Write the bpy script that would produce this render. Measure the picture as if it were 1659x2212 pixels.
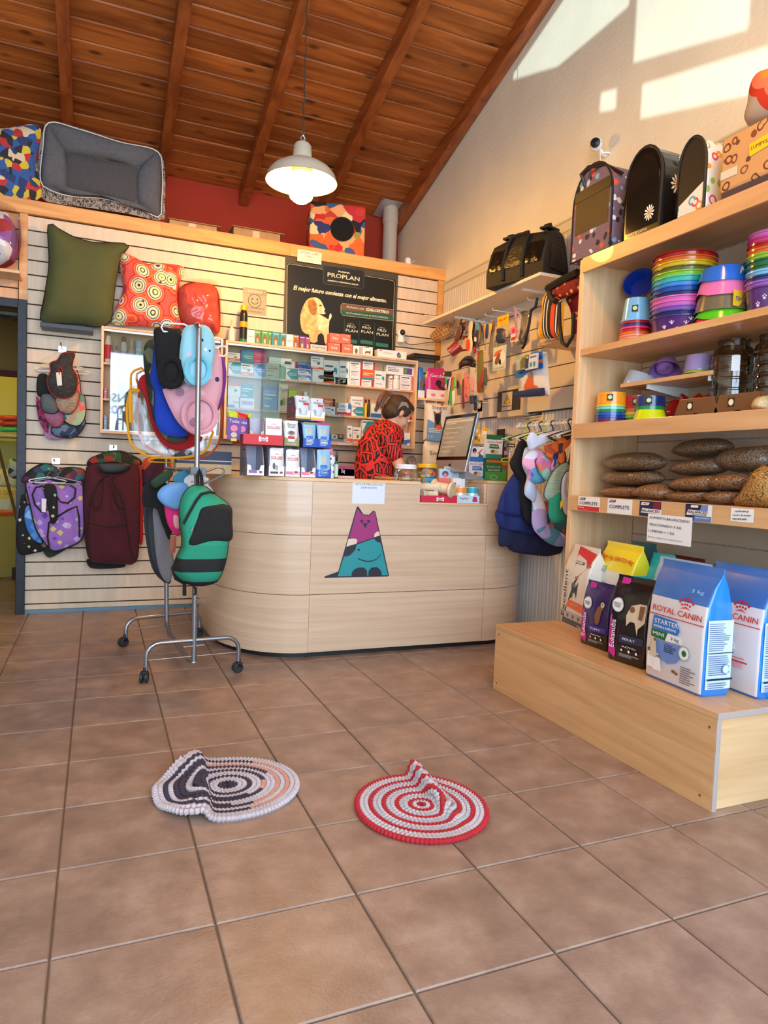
import bpy,math,random
from mathutils import Vector,Matrix
C=bpy.context.scene.collection
for _o in list(bpy.data.objects):bpy.data.objects.remove(_o)
scene=bpy.context.scene
rnd=random.Random(7)
PI=math.pi
# ---------------------------------------------------------------- camera
YAW,PITCH,ROLL,FPX=0.39659673,-0.0556765,0.03787085,1482.6575
CAM=Vector((0.07676,-3.45320,1.00314))
_f=Vector((math.sin(YAW)*math.cos(PITCH),math.cos(YAW)*math.cos(PITCH),math.sin(PITCH)))
_r0=Vector((math.cos(YAW),-math.sin(YAW),0)); _u0=_r0.cross(_f)
_r=math.cos(ROLL)*_r0 + math.sin(ROLL)*_u0
_u=-math.sin(ROLL)*_r0 + math.cos(ROLL)*_u0
cam_data=bpy.data.cameras.new('camera'); cam=bpy.data.objects.new('camera',cam_data); C.objects.link(cam)
cam.matrix_world=Matrix(((_r.x,_u.x,-_f.x,CAM.x),(_r.y,_u.y,-_f.y,CAM.y),(_r.z,_u.z,-_f.z,CAM.z),(0,0,0,1)))
cam_data.sensor_fit='HORIZONTAL'; cam_data.sensor_width=36.0; cam_data.lens=FPX/1659*36
cam_data.clip_start=0.02
scene.camera=cam
# ---------------------------------------------------------------- world, sun, area lights, exposure
world=bpy.data.worlds.new('world'); scene.world=world; world.use_nodes=True
world.node_tree.nodes['Background'].inputs[0].default_value=(0.55,0.72,1.0,1)
world.node_tree.nodes['Background'].inputs[1].default_value=1.0
def lamp(kind,name,loc,energy,color,direction=None,**kw):
    l=bpy.data.lights.new(name,kind); l.energy=energy; l.color=color
    for k,v in kw.items():setattr(l,k,v)
    o=bpy.data.objects.new(name,l); C.objects.link(o); o.location=loc
    if direction is not None:o.rotation_euler=Vector(direction).to_track_quat('-Z','Y').to_euler()
    return o
SUN_DY,SUN_DZ=0.10,-0.045
lamp('SUN','sunlight',(-6,-1,4),2.0,(0.70,0.93,1.0),(1,SUN_DY,SUN_DZ),angle=0.006)
lamp('AREA','daylight_front_window',(0.45,-5.15,1.55),200,(0.60,0.79,1.0),(0.05,1,-0.02),shape='RECTANGLE',size=4.3,size_y=2.3)
lamp('AREA','daylight_high_window',(0.2,-5.15,3.9),60,(0.66,0.82,1.0),(0.1,1,-0.25),shape='RECTANGLE',size=4.0,size_y=1.0)
scene.view_settings.view_transform='Standard'; scene.view_settings.look='None'
scene.view_settings.gamma=1.0; scene.view_settings.use_curve_mapping=False
scene.view_settings.exposure=0.35
scene.cycles.max_bounces=8; scene.cycles.diffuse_bounces=4; scene.cycles.glossy_bounces=4
scene.cycles.transmission_bounces=8; scene.cycles.transparent_max_bounces=16
scene.cycles.sample_clamp_indirect=4.0; scene.cycles.caustics_reflective=False; scene.cycles.caustics_refractive=False
# ---------------------------------------------------------------- helpers
def at(x,y,ax,v):
    """world point seen at photograph pixel (x, y) on the plane ax = v"""
    d=_f + (x-829.5)/FPX*_r - (y-1106)/FPX*_u
    i='xyz'.index(ax); t=(v-CAM[i])/d[i]
    return CAM + d*t
def lin(c):
    return tuple(((v/255)/12.92 if v/255<=.04045 else (((v/255)+.055)/1.055)**2.4) for v in c)
MATS={}
def mat(c,rough=.6,metal=0.,alpha=1.,emit=0.,noise=0.,scale=8.,trans=0.,coat=0.,bump=0.,bscale=60.,stretch=None):
    key=(tuple(c),rough,metal,alpha,emit,noise,scale,trans,coat,bump,bscale,stretch)
    if key in MATS:return MATS[key]
    m=bpy.data.materials.new('material'); m.use_nodes=True; MATS[key]=m
    nt=m.node_tree; b=nt.nodes['Principled BSDF']; rgb=lin(c)
    b.inputs['Base Color'].default_value=(*rgb,1); b.inputs['Roughness'].default_value=rough
    b.inputs['Metallic'].default_value=metal; b.inputs['Alpha'].default_value=alpha
    b.inputs['Transmission Weight'].default_value=trans; b.inputs['Coat Weight'].default_value=coat
    if emit:b.inputs['Emission Color'].default_value=(*rgb,1); b.inputs['Emission Strength'].default_value=emit
    if noise or bump:
        tc=nt.nodes.new('ShaderNodeTexCoord'); src=tc.outputs['Object']
        if stretch:
            mp=nt.nodes.new('ShaderNodeMapping'); mp.inputs['Scale'].default_value=stretch
            nt.links.new(src,mp.inputs[0]); src=mp.outputs[0]
    if noise:
        n=nt.nodes.new('ShaderNodeTexNoise'); n.inputs['Scale'].default_value=scale; n.inputs['Detail'].default_value=4
        nt.links.new(src,n.inputs['Vector'])
        r=nt.nodes.new('ShaderNodeValToRGB'); r.color_ramp.elements[0].position=.3; r.color_ramp.elements[1].position=.7
        r.color_ramp.elements[0].color=(*[v*(1-noise) for v in rgb],1); r.color_ramp.elements[1].color=(*[min(1,v*(1+noise)) for v in rgb],1)
        nt.links.new(n.outputs['Fac'],r.inputs[0]); nt.links.new(r.outputs[0],b.inputs['Base Color'])
    if bump:
        n=nt.nodes.new('ShaderNodeTexNoise'); n.inputs['Scale'].default_value=bscale; n.inputs['Detail'].default_value=3
        nt.links.new(src,n.inputs['Vector'])
        bp=nt.nodes.new('ShaderNodeBump'); bp.inputs['Strength'].default_value=bump; bp.inputs['Distance'].default_value=.01
        nt.links.new(n.outputs['Fac'],bp.inputs['Height']); nt.links.new(bp.outputs[0],b.inputs['Normal'])
    return m
def graph(rough=.6,metal=0.,spec=None):
    m=bpy.data.materials.new('material'); m.use_nodes=True; nt=m.node_tree; b=nt.nodes['Principled BSDF']
    b.inputs['Roughness'].default_value=rough; b.inputs['Metallic'].default_value=metal
    tc=nt.nodes.new('ShaderNodeTexCoord')
    def node(t,**kw):
        n=nt.nodes.new(t)
        for k,v in kw.items():
            if k in n.inputs:n.inputs[k].default_value=v
            else:setattr(n,k,v)
        return n
    return m,nt,b,tc,node
def ramp(node,stops,interp='LINEAR'):
    r=node('ShaderNodeValToRGB'); cr=r.color_ramp; cr.interpolation=interp
    while len(cr.elements)<len(stops):cr.elements.new(.5)
    for e,(p,c) in zip(cr.elements,stops):e.position=p; e.color=(*lin(c),1)
    return r
def wood(c1,c2,stretch=(1.5,1.5,30),rough=.45,knots=0.,vary=0.15,coat=0.):
    """grain runs along the axis with the small scale; each object gets its own cut of the noise and a slight tone"""
    m,nt,b,tc,node=graph(rough)
    oi=node('ShaderNodeObjectInfo'); ad=node('ShaderNodeVectorMath',operation='ADD')
    mul=node('ShaderNodeMath',operation='MULTIPLY'); mul.inputs[1].default_value=37.
    nt.links.new(oi.outputs['Random'],mul.inputs[0]); nt.links.new(tc.outputs['Object'],ad.inputs[0]); nt.links.new(mul.outputs[0],ad.inputs[1])
    mp=node('ShaderNodeMapping'); mp.inputs['Scale'].default_value=stretch; nt.links.new(ad.outputs[0],mp.inputs[0])
    n=node('ShaderNodeTexNoise',Scale=1.0,Detail=5.,Distortion=.6); nt.links.new(mp.outputs[0],n.inputs['Vector'])
    r=ramp(node,[(.32,c1),(.68,c2)]); nt.links.new(n.outputs['Fac'],r.inputs[0])
    hs=node('ShaderNodeHueSaturation'); mr=node('ShaderNodeMapRange'); mr.inputs[3].default_value=1-vary; mr.inputs[4].default_value=1+vary
    nt.links.new(oi.outputs['Random'],mr.inputs[0]); nt.links.new(mr.outputs[0],hs.inputs['Value']); nt.links.new(r.outputs[0],hs.inputs['Color'])
    out=hs.outputs[0]
    if knots:
        mp2=node('ShaderNodeMapping'); mp2.inputs['Scale'].default_value=(3.6,9.,9.); nt.links.new(ad.outputs[0],mp2.inputs[0])
        vo=node('ShaderNodeTexVoronoi',Scale=1.0); nt.links.new(mp2.outputs[0],vo.inputs['Vector'])
        r2=ramp(node,[(.08,(70,70,70)),(.2,(255,255,255))]); nt.links.new(vo.outputs['Distance'],r2.inputs[0])
        mx=node('ShaderNodeMix',data_type='RGBA',blend_type='MULTIPLY'); mx.inputs[0].default_value=knots
        nt.links.new(out,mx.inputs[6]); nt.links.new(r2.outputs[0],mx.inputs[7]); out=mx.outputs[2]
    nt.links.new(out,b.inputs['Base Color']); b.inputs['Coat Weight'].default_value=coat
    return m
def cells(cols,scale=20,base=None,thr=.3,rough=.8,metric='EUCLIDEAN',stretch=(1,1,1),edge=False,coat=0.,warp=0.):
    """printed fabric or plastic: patches (base None) or spots on a base colour"""
    m,nt,b,tc,node=graph(rough); b.inputs['Coat Weight'].default_value=coat
    mp=node('ShaderNodeMapping'); mp.inputs['Scale'].default_value=stretch; nt.links.new(tc.outputs['Object'],mp.inputs[0])
    src=mp.outputs[0]
    if warp:
        nn=node('ShaderNodeTexNoise',Scale=scale*.6,Detail=2.); nt.links.new(src,nn.inputs['Vector'])
        sc=node('ShaderNodeVectorMath',operation='SCALE'); sc.inputs['Scale'].default_value=warp; nt.links.new(nn.outputs['Color'],sc.inputs[0])
        ad=node('ShaderNodeVectorMath',operation='ADD'); nt.links.new(src,ad.inputs[0]); nt.links.new(sc.outputs[0],ad.inputs[1]); src=ad.outputs[0]
    v=node('ShaderNodeTexVoronoi',Scale=scale,distance=metric); nt.links.new(src,v.inputs['Vector'])
    sp=node('ShaderNodeSeparateColor'); nt.links.new(v.outputs['Color'],sp.inputs[0])
    k=len(cols); r=ramp(node,[(i/k,c) for i,c in enumerate(cols)],'CONSTANT'); nt.links.new(sp.outputs[0],r.inputs[0])
    out=r.outputs[0]
    if base is not None:
        lt=node('ShaderNodeMath',operation='LESS_THAN'); lt.inputs[1].default_value=thr; nt.links.new(v.outputs['Distance'],lt.inputs[0])
        if edge:
            gt=node('ShaderNodeMath',operation='GREATER_THAN'); gt.inputs[1].default_value=thr*.62; nt.links.new(v.outputs['Distance'],gt.inputs[0])
            mu=node('ShaderNodeMath',operation='MULTIPLY'); nt.links.new(lt.outputs[0],mu.inputs[0]); nt.links.new(gt.outputs[0],mu.inputs[1]); lt=mu
        mx=node('ShaderNodeMix',data_type='RGBA'); mx.inputs[6].default_value=(*lin(base),1)
        nt.links.new(lt.outputs[0],mx.inputs[0]); nt.links.new(out,mx.inputs[7]); out=mx.outputs[2]
    nt.links.new(out,b.inputs['Base Color'])
    return m
def stripes(cols,period,axis=0,rough=.8):
    m,nt,b,tc,node=graph(rough)
    sp=node('ShaderNodeSeparateXYZ'); nt.links.new(tc.outputs['Object'],sp.inputs[0])
    d=node('ShaderNodeMath',operation='DIVIDE'); d.inputs[1].default_value=period; nt.links.new(sp.outputs[axis],d.inputs[0])
    fr=node('ShaderNodeMath',operation='FRACT'); nt.links.new(d.outputs[0],fr.inputs[0])
    r=ramp(node,cols,'CONSTANT'); nt.links.new(fr.outputs[0],r.inputs[0]); nt.links.new(r.outputs[0],b.inputs['Base Color'])
    return m
def rings(cols,scale,rough=.8):
    """medallion print: concentric bands round voronoi cells"""
    m,nt,b,tc,node=graph(rough)
    v=node('ShaderNodeTexVoronoi',Scale=scale,Randomness=.75); nt.links.new(tc.outputs['Object'],v.inputs['Vector'])
    r=ramp(node,cols,'CONSTANT'); nt.links.new(v.outputs['Distance'],r.inputs[0]); nt.links.new(r.outputs[0],b.inputs['Base Color'])
    return m
def glass(c=(255,255,255),alpha=.18,rough=.05):
    return mat(c,rough,0,alpha)

class MB:
    def __init__(s):s.v=[]; s.f=[]; s.m=[]; s.T=None
    def add(s,vs,fs,mi=0):
        o=len(s.v); s.v+=[(s.T @ Vector(p)) if s.T else Vector(p) for p in vs]; s.f+=[tuple(i+o for i in f) for f in fs]; s.m+=[mi]*len(fs)
        return s
    def box(s,x0,y0,z0,x1,y1,z1,mi=0):
        return s.add([(x0,y0,z0),(x1,y0,z0),(x1,y1,z0),(x0,y1,z0),(x0,y0,z1),(x1,y0,z1),(x1,y1,z1),(x0,y1,z1)],
                     [(0,3,2,1),(4,5,6,7),(0,1,5,4),(1,2,6,5),(2,3,7,6),(3,0,4,7)],mi)
    def prism(s,pts,a,b,ax='y',mi=0):
        """outline pts in the plane across ax (for y: x,z; for x: y,z; for z: x,y), extruded from a to b"""
        def q(p,t):return {'y':(p[0],t,p[1]),'x':(t,p[0],p[1]),'z':(p[0],p[1],t)}[ax]
        n=len(pts); area=sum(pts[i][0]*pts[(i+1) % n][1]-pts[(i+1) % n][0]*pts[i][1] for i in range(n))
        if (area>0) != (ax=='y'):pts=pts[::-1]
        if a>b:a,b=b,a
        vs=[q(p,a) for p in pts]+[q(p,b) for p in pts]
        # for y the outline counted clockwise seen from -y faces outwards after this ordering
        fs=[tuple(range(n)),tuple(range(2*n-1,n-1,-1))]+[(i,i+n,(i+1) % n+n,(i+1) % n) for i in range(n)]
        return s.add(vs,fs,mi)
    def tube(s,path,r,seg=8,mi=0,closed=False,caps=True):
        path=[Vector(p) for p in path]; n=len(path); rs=r if isinstance(r,(list,tuple)) else [r]*n
        vs=[]; up=None
        for i,p in enumerate(path):
            a=path[(i-1) % n] if (closed or i>0) else p; b=path[(i+1) % n] if (closed or i<n-1) else p
            t=(b-a).normalized() if (b-a).length>1e-9 else Vector((0,0,1))
            if up is None:up=Vector((0,0,1)) if abs(t.z)<.9 else Vector((1,0,0))
            side=t.cross(up)
            if side.length<1e-4:side=t.orthogonal()
            side.normalize(); up=side.cross(t).normalized()
            for k in range(seg):
                an=2*PI*k/seg; vs.append(p+side*math.cos(an)*rs[i]+up*math.sin(an)*rs[i])
        fs=[]
        for i in range(n if closed else n-1):
            j=(i+1) % n
            for k in range(seg):
                k2=(k+1) % seg; fs.append((i*seg+k,i*seg+k2,j*seg+k2,j*seg+k))
        if caps and not closed:fs+=[tuple(range(seg-1,-1,-1)),tuple(range((n-1)*seg,n*seg))]
        return s.add(vs,fs,mi)
    def lathe(s,prof,c=(0,0,0),seg=24,mi=0,sy=1.):
        """profile of (radius, height), from the bottom outside upwards"""
        n=len(prof); vs=[]
        for r,z in prof:
            for k in range(seg):
                a=2*PI*k/seg; vs.append((c[0]+r*math.cos(a),c[1]+r*math.sin(a)*sy,c[2]+z))
        fs=[(i*seg+k,i*seg+(k+1) % seg,(i+1)*seg+(k+1) % seg,(i+1)*seg+k) for i in range(n-1) for k in range(seg)]
        if prof[0][0]>1e-6:fs.append(tuple(range(seg-1,-1,-1)))
        if prof[-1][0]>1e-6:fs.append(tuple(range((n-1)*seg,n*seg)))
        return s.add(vs,fs,mi)
    def grid(s,fn,nu,nv,mi=0,mf=None):
        """fn(u, v) for u, v in 0..1"""
        o=len(s.v)
        vs=[fn(i/nu,j/nv) for j in range(nv+1) for i in range(nu+1)]
        fs=[(j*(nu+1)+i,j*(nu+1)+i+1,(j+1)*(nu+1)+i+1,(j+1)*(nu+1)+i) for j in range(nv) for i in range(nu)]
        s.add(vs,fs,mi)
        if mf:
            k=len(s.m)-len(fs)
            for j in range(nv):
                for i in range(nu):s.m[k+j*nu+i]=mf((i+.5)/nu,(j+.5)/nv)
        return s
    def ball(s,c,r,seg=12,rg=8,mi=0):
        r=r if isinstance(r,(tuple,list)) else (r,r,r)
        vs=[]; 
        for j in range(rg+1):
            ph=PI*j/rg
            for k in range(seg):
                a=2*PI*k/seg; vs.append((c[0]+r[0]*math.sin(ph)*math.cos(a),c[1]+r[1]*math.sin(ph)*math.sin(a),c[2]-r[2]*math.cos(ph)))
        fs=[(j*seg+k,j*seg+(k+1) % seg,(j+1)*seg+(k+1) % seg,(j+1)*seg+k) for j in range(rg) for k in range(seg)]
        return s.add(vs,fs,mi)
    def build(s,name,mats,parent=None,smooth=False,bev=0.,sub=0,loc=None,rot=None,kind=None,label=None,solid=0.,angle=35):
        me=bpy.data.meshes.new(name); me.from_pydata([tuple(p) for p in s.v],[],s.f)
        for m in (mats if isinstance(mats,(list,tuple)) else [mats]):me.materials.append(m)
        me.polygons.foreach_set('material_index',s.m)
        me.validate(verbose=False)
        if smooth:
            me.polygons.foreach_set('use_smooth',[True]*len(me.polygons)); me.set_sharp_from_angle(angle=math.radians(angle))
        me.update()
        o=bpy.data.objects.new(name,me); C.objects.link(o)
        if parent:o.parent=parent
        if loc is not None:o.location=loc
        if rot is not None:o.rotation_euler=rot
        if solid:md=o.modifiers.new('s','SOLIDIFY'); md.thickness=solid; md.offset=0
        if bev:md=o.modifiers.new('b','BEVEL'); md.width=bev; md.segments=2; md.limit_method='ANGLE'
        if sub:md=o.modifiers.new('d','SUBSURF'); md.levels=sub; md.render_levels=sub
        if kind:o['kind']=kind
        if label:o['label']=label
        return o
def tag(o,label,cat,group=None):
    o['label']=label; o['category']=cat
    if group:o['group']=group
    return o
def thing(name,label,cat,loc=(0,0,0),rot=(0,0,0),group=None):
    o=bpy.data.objects.new(name,None); C.objects.link(o); o.empty_display_size=.05
    o.location=loc; o.rotation_euler=rot
    return tag(o,label,cat,group)
TEXTS=[]
def text(body,m,parent,loc,h,w=None,rot=(PI/2,0,0),align='CENTER',shear=0.,bold=0.,name='lettering',ext=.0003):
    """flat lettering; h = cap height, w = wanted width (set once all the lettering exists)"""
    cu=bpy.data.curves.new(name,'FONT'); cu.body=body; cu.size=h/.72; cu.align_x=align; cu.align_y='CENTER'
    cu.resolution_u=2; cu.extrude=ext; cu.offset=bold; cu.shear=shear
    cu.materials.append(m)
    o=bpy.data.objects.new(name,cu); C.objects.link(o); o.parent=parent; o.location=loc; o.rotation_euler=rot
    TEXTS.append((o,w))
    return o
def fit_texts():
    """turn each piece of lettering into a mesh of the wanted width"""
    bpy.context.view_layer.update()
    dg=bpy.context.evaluated_depsgraph_get()
    for o,w in TEXTS:
        me=bpy.data.meshes.new_from_object(o.evaluated_get(dg))
        xs=[v.co.x for v in me.vertices]
        if not xs:bpy.data.objects.remove(o); continue
        k=w/max(max(xs)-min(xs),1e-6) if w else 1.
        for v in me.vertices:v.co.x *= k
        n=bpy.data.objects.new(o.name,me); C.objects.link(n); n.parent=o.parent; n.location=o.location; n.rotation_euler=o.rotation_euler
        nm=o.name; bpy.data.objects.remove(o); n.name=nm
def copy_tree(o,parent=None):
    c=o.copy(); C.objects.link(c); c.parent=parent
    for ch in list(o.children):copy_tree(ch,c)
    return c
# ---------------------------------------------------------------- the room
YB,XW,YR=1.555,2.62,2.52            # slat partition, right wall, red back wall
def ceil_z(y):return 3.34-.311*(y-2.523)
BEECH=wood((226,184,134),(240,205,158),(2,2,26),.42,vary=.05,coat=.15)
BEECH_V=wood((222,180,130),(238,204,158),(26,26,1.6),.42,vary=.04,coat=.15)
BEECH_X=wood((214,172,124),(232,196,150),(1.4,26,26),.42,vary=.04,coat=.15)
BEECH_H=wood((212,168,120),(228,188,142),(26,1.6,26),.42,vary=.04,coat=.15)
BEECH_Y=wood((206,158,106),(224,180,130),(26,1.6,26),.42,vary=.04,coat=.15)
COUNTER_M=wood((208,178,148),(224,196,166),(1.2,1.2,40),.33,vary=.03,coat=.3)
SLAT_M=wood((216,194,166),(226,206,180),(30,6,2.5),.45,vary=.03)
PINE=wood((216,146,74),(240,180,105),(2.2,20,20),.4,vary=.05,coat=.2)
CEIL_M=wood((136,70,26),(196,114,50),(1.6,18,18),.5,knots=.7,vary=.16)
RAFT_M=wood((126,62,24),(170,92,42),(20,1.6,20),.4,knots=.3,vary=.08,coat=.2)
BLACK=mat((22,22,24),.5); WHITE=mat((238,238,236),.5); DARKGAP=mat((60,40,26),.8)
PAPER=mat((240,240,240),.7); INK=mat((30,30,34),.7); CHROME=mat((175,178,186),.25,.9)
STEEL=mat((150,153,162),.3,.85)
# floor: every tile a part
T=.33
fl=MB().box(-3.2,-5.2,-.06,XW+.1,4.7,-.006).build('floor',mat((126,104,84),.8)); fl['kind']='structure'
def tile_mat():
    m,nt,b,tc,node=graph(.36)
    oi=node('ShaderNodeObjectInfo'); mul=node('ShaderNodeMath',operation='MULTIPLY'); mul.inputs[1].default_value=91.
    ad=node('ShaderNodeVectorMath',operation='ADD'); nt.links.new(oi.outputs['Random'],mul.inputs[0])
    nt.links.new(tc.outputs['Object'],ad.inputs[0]); nt.links.new(mul.outputs[0],ad.inputs[1])
    n=node('ShaderNodeTexNoise',Scale=9.,Detail=6.,Roughness=.6); nt.links.new(ad.outputs[0],n.inputs['Vector'])
    r=ramp(node,[(.3,(132,108,95)),(.5,(150,124,109)),(.72,(170,145,129))]); nt.links.new(n.outputs['Fac'],r.inputs[0])
    hs=node('ShaderNodeHueSaturation'); mr=node('ShaderNodeMapRange'); mr.inputs[3].default_value=.95; mr.inputs[4].default_value=1.05
    nt.links.new(oi.outputs['Random'],mr.inputs[0]); nt.links.new(mr.outputs[0],hs.inputs['Value']); nt.links.new(r.outputs[0],hs.inputs['Color'])
    nt.links.new(hs.outputs[0],b.inputs['Base Color'])
    n2=node('ShaderNodeTexNoise',Scale=130.,Detail=2.); nt.links.new(ad.outputs[0],n2.inputs['Vector'])
    bp=node('ShaderNodeBump',Strength=.22,Distance=.004); nt.links.new(n2.outputs['Fac'],bp.inputs['Height']); nt.links.new(bp.outputs[0],b.inputs['Normal'])
    mr2=node('ShaderNodeMapRange'); mr2.inputs[3].default_value=.28; mr2.inputs[4].default_value=.5
    nt.links.new(n.outputs['Fac'],mr2.inputs[0]); nt.links.new(mr2.outputs[0],b.inputs['Roughness'])
    return m
TILE=tile_mat()
g=.0022
tb=MB(); s_=T/2-g; c_=.003
tb.add([(-s_,-s_,-.006),(s_,-s_,-.006),(s_,s_,-.006),(-s_,s_,-.006),(-s_,-s_,-c_),(s_,-s_,-c_),(s_,s_,-c_),(-s_,s_,-c_),
        (-s_+c_,-s_+c_,0),(s_-c_,-s_+c_,0),(s_-c_,s_-c_,0),(-s_+c_,s_-c_,0)],
       [(0,1,5,4),(1,2,6,5),(2,3,7,6),(3,0,4,7),(4,5,9,8),(5,6,10,9),(6,7,11,10),(7,4,8,11),(8,9,10,11)])
t0=tb.build('tile',TILE,fl,loc=(-.5*T,-.5*T,0)); near=[]; far_=MB()
for i in range(-4,8):
    for j in range(-15,10):
        if i==-1 and j==-1:continue
        x,y=(i+.5)*T,(j+.5)*T
        d=Vector((x,y,0))-CAM; z=d.dot(_f)
        inview=z>.4 and -250<829.5+FPX*d.dot(_r)/z<1909 and 1106-FPX*d.dot(_u)/z<2700
        if inview and y<2.2:
            o=t0.copy(); C.objects.link(o); o.parent=fl; o.location=(x,y,0)
        else:far_.T=Matrix.Translation((x,y,0)); far_.add([p for p in tb.v],tb.f)
o=far_.build('tile',TILE,fl); o['kind']='stuff'
# right wall: plaster above, ribbed wallpaper and printed border below
def wall_mat(c,bump=.25):
    return mat(c,.85,noise=.05,scale=3.,bump=bump,bscale=45.)
PLASTER=wall_mat((234,226,202))
def paper_mat():
    m,nt,b,tc,node=graph(.7)
    sp=node('ShaderNodeSeparateXYZ'); nt.links.new(tc.outputs['Object'],sp.inputs[0])
    d=node('ShaderNodeMath',operation='DIVIDE'); d.inputs[1].default_value=.105; nt.links.new(sp.outputs[1],d.inputs[0])
    fr=node('ShaderNodeMath',operation='FRACT'); nt.links.new(d.outputs[0],fr.inputs[0])
    A,B_=(240,240,238),(206,202,198)
    r=ramp(node,[(0,B_),(.1,A),(.16,B_),(.24,A),(.3,B_),(.46,A),(.5,B_),(.56,A),(.6,B_),(.78,A),(.9,B_)],'CONSTANT')
    nt.links.new(fr.outputs[0],r.inputs[0]); nt.links.new(r.outputs[0],b.inputs['Base Color']); return m
WALLPAPER=paper_mat()
def prof_wall(name,x0,x1,pts,m,**k):
    o=MB().prism(pts,x0,x1,'x').build(name,m,**k); o['kind']='structure'; return o
wr=prof_wall('wall_right',XW,XW+.15,[(YR+.15,2.3),(YR+.15,ceil_z(YR+.15)),(-5.3,ceil_z(-5.3)),(-5.3,0),(YR+.15,0)],PLASTER)
MB().box(XW-.003,-2.4,0,XW,YB,2.46).build('wallpaper',WALLPAPER,wr)
bd=MB().box(XW-.006,-2.4,2.46,XW,YB,2.55)
bd.box(XW-.009,-2.4,2.468,XW,YB,2.476,1).box(XW-.009,-2.4,2.53,XW,YB,2.54,1)
bd.build('wallpaper_border',[mat((214,208,190),.7),mat((190,178,150),.7)],wr)
# red back wall and the side walls
o=MB().box(-3.2,YR,2.3,XW+.1,YR+.12,3.5).build('wall_back',mat((178,54,26),.8,noise=.06,scale=4.)); o['kind']='structure'
# unseen left wall; its openings are invented, cut to shape the low sun's patches
XL=-2.6; dx=XW-XL; sy,sz=-SUN_DY*dx,-SUN_DZ*dx
wl=MB(); wl.prism([(YR,0),(YR,2.5+sz),(-5.3,2.5+sz),(-5.3,0)],XL-.15,XL,'x')
def strip(ya,yb,holes):
    """solid wall between y=ya>yb on the right wall, holes = [(z_low_a, z_low_b, z_high_a, z_high_b)] from below"""
    za,zb=2.5,2.5
    for la,lb,ha,hb in holes:
        wl.prism([(ya+sy,za+sz),(yb+sy,zb+sz),(yb+sy,lb+sz),(ya+sy,la+sz)],XL-.15,XL,'x'); za,zb=ha,hb
    ca,cb=ceil_z(ya+sy)+.1-sz,ceil_z(yb+sy)+.1-sz
    if ca>za+.01:wl.prism([(ya+sy,za+sz),(yb+sy,zb+sz),(yb+sy,cb+sz),(ya+sy,ca+sz)],XL-.15,XL,'x')
strip(YR-sy,.655,[]); strip(.655,.156,[(3.68,3.51,4.25,4.4)]); strip(.156,-.245,[(3.51,3.505,4.4,4.5)])
strip(-.245,-.26,[(3.505,3.505,4.5,4.5)])
strip(-.26,-.405,[(3.05,3.0,3.165,3.12),(3.505,3.505,4.5,4.5)]); strip(-.405,-.465,[(3.505,3.505,4.5,4.5)])
strip(-.465,-.51,[]); strip(-.51,-.585,[(3.185,3.162,3.95,3.93)])
strip(-.585,-1.225,[(2.868,2.68,3.05,2.87),(3.162,2.955,3.93,3.75)]); strip(-1.225,-1.9,[(2.68,2.49,2.87,2.68)]); strip(-1.9,-5.3-sy,[])
o=wl.build('wall_left',PLASTER); o['kind']='structure'
# front wall behind the camera, with the shop window openings
fw=MB(); YF=-5.25
fw.box(-2.7,YF-.1,0,-1.75,YF,5.8).box(2.6,YF-.1,0,XW+.1,YF,5.8).box(-1.75,YF-.1,0,2.6,YF,.35).box(-1.75,YF-.1,2.75,2.6,YF,3.3).box(-1.75,YF-.1,4.5,2.6,YF,5.8)
o=fw.build('wall_front',PLASTER); o['kind']='structure'
for k,(xa,xb,za,zb) in enumerate([(-1.75,.4,.35,2.75),(.4,2.6,.35,2.75),(-1.75,2.6,3.3,4.5)]):
    m_=MB()
    m_.box(xa,YF-.08,za,xb,YF-.02,za+.06).box(xa,YF-.08,zb-.06,xb,YF-.02,zb).box(xa,YF-.08,za,xa+.06,YF-.02,zb).box(xb-.06,YF-.08,za,xb,YF-.02,zb)
    o=m_.build('window_%d' % (k+1),BLACK); o['kind']='structure'
    MB().box(xa+.06,YF-.055,za+.06,xb-.06,YF-.05,zb-.06).build('pane',mat((205,222,235),.1),o)
# ceiling: slab, boards and rafters
SL=math.atan(.311)
cl=MB().prism([(YR+.15,ceil_z(YR+.15)+.02),(-5.4,ceil_z(-5.4)+.02),(-5.4,ceil_z(-5.4)+.1),(YR+.15,ceil_z(YR+.15)+.1)],-3.0,XW+.15,'x').build('ceiling',mat((120,66,28),.6)); cl['kind']='structure'
PW=.1495
def board(x0,x1,j,jit):
    y1=YR-j*PW; y0=y1-PW
    L=x1-x0; b_=MB(); w=PW/math.cos(SL); e=.0025
    # cross-section in (depth v, down n): one long chamfer towards the room front
    sec=[(.0,.02),(.0,.004),(.005,.001),(w-.010,-.001-jit),(w-e,.004),(w-e,.02)]
    vs=[(x,-v,n) for x in (e/2,L-e/2) for v,n in sec]; k=len(sec)
    b_.add(vs,[tuple(range(k-1,-1,-1)),tuple(range(k,2*k))]+[(i,(i+1) % k,(i+1) % k+k,i+k) for i in range(k)])
    return b_.build('plank',CEIL_M,cl,loc=(x0,y1,ceil_z(y1)),rot=(-SL,0,0))
for j in range(0,52):
    cuts=[-3.0]
    if j<18:
        x=-1.2+rnd.random()*.7
        while x<XW-.5:cuts.append(round((x-.51)/.665)*.665+.51); x+=rnd.choice((1.33,2.0,2.66,3.3))
    cuts=sorted(set(cuts))+[XW+.1]
    for a,b in zip(cuts,cuts[1:]):
        if b-a>.1:board(a,b,j,rnd.random()*.0025)
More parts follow.
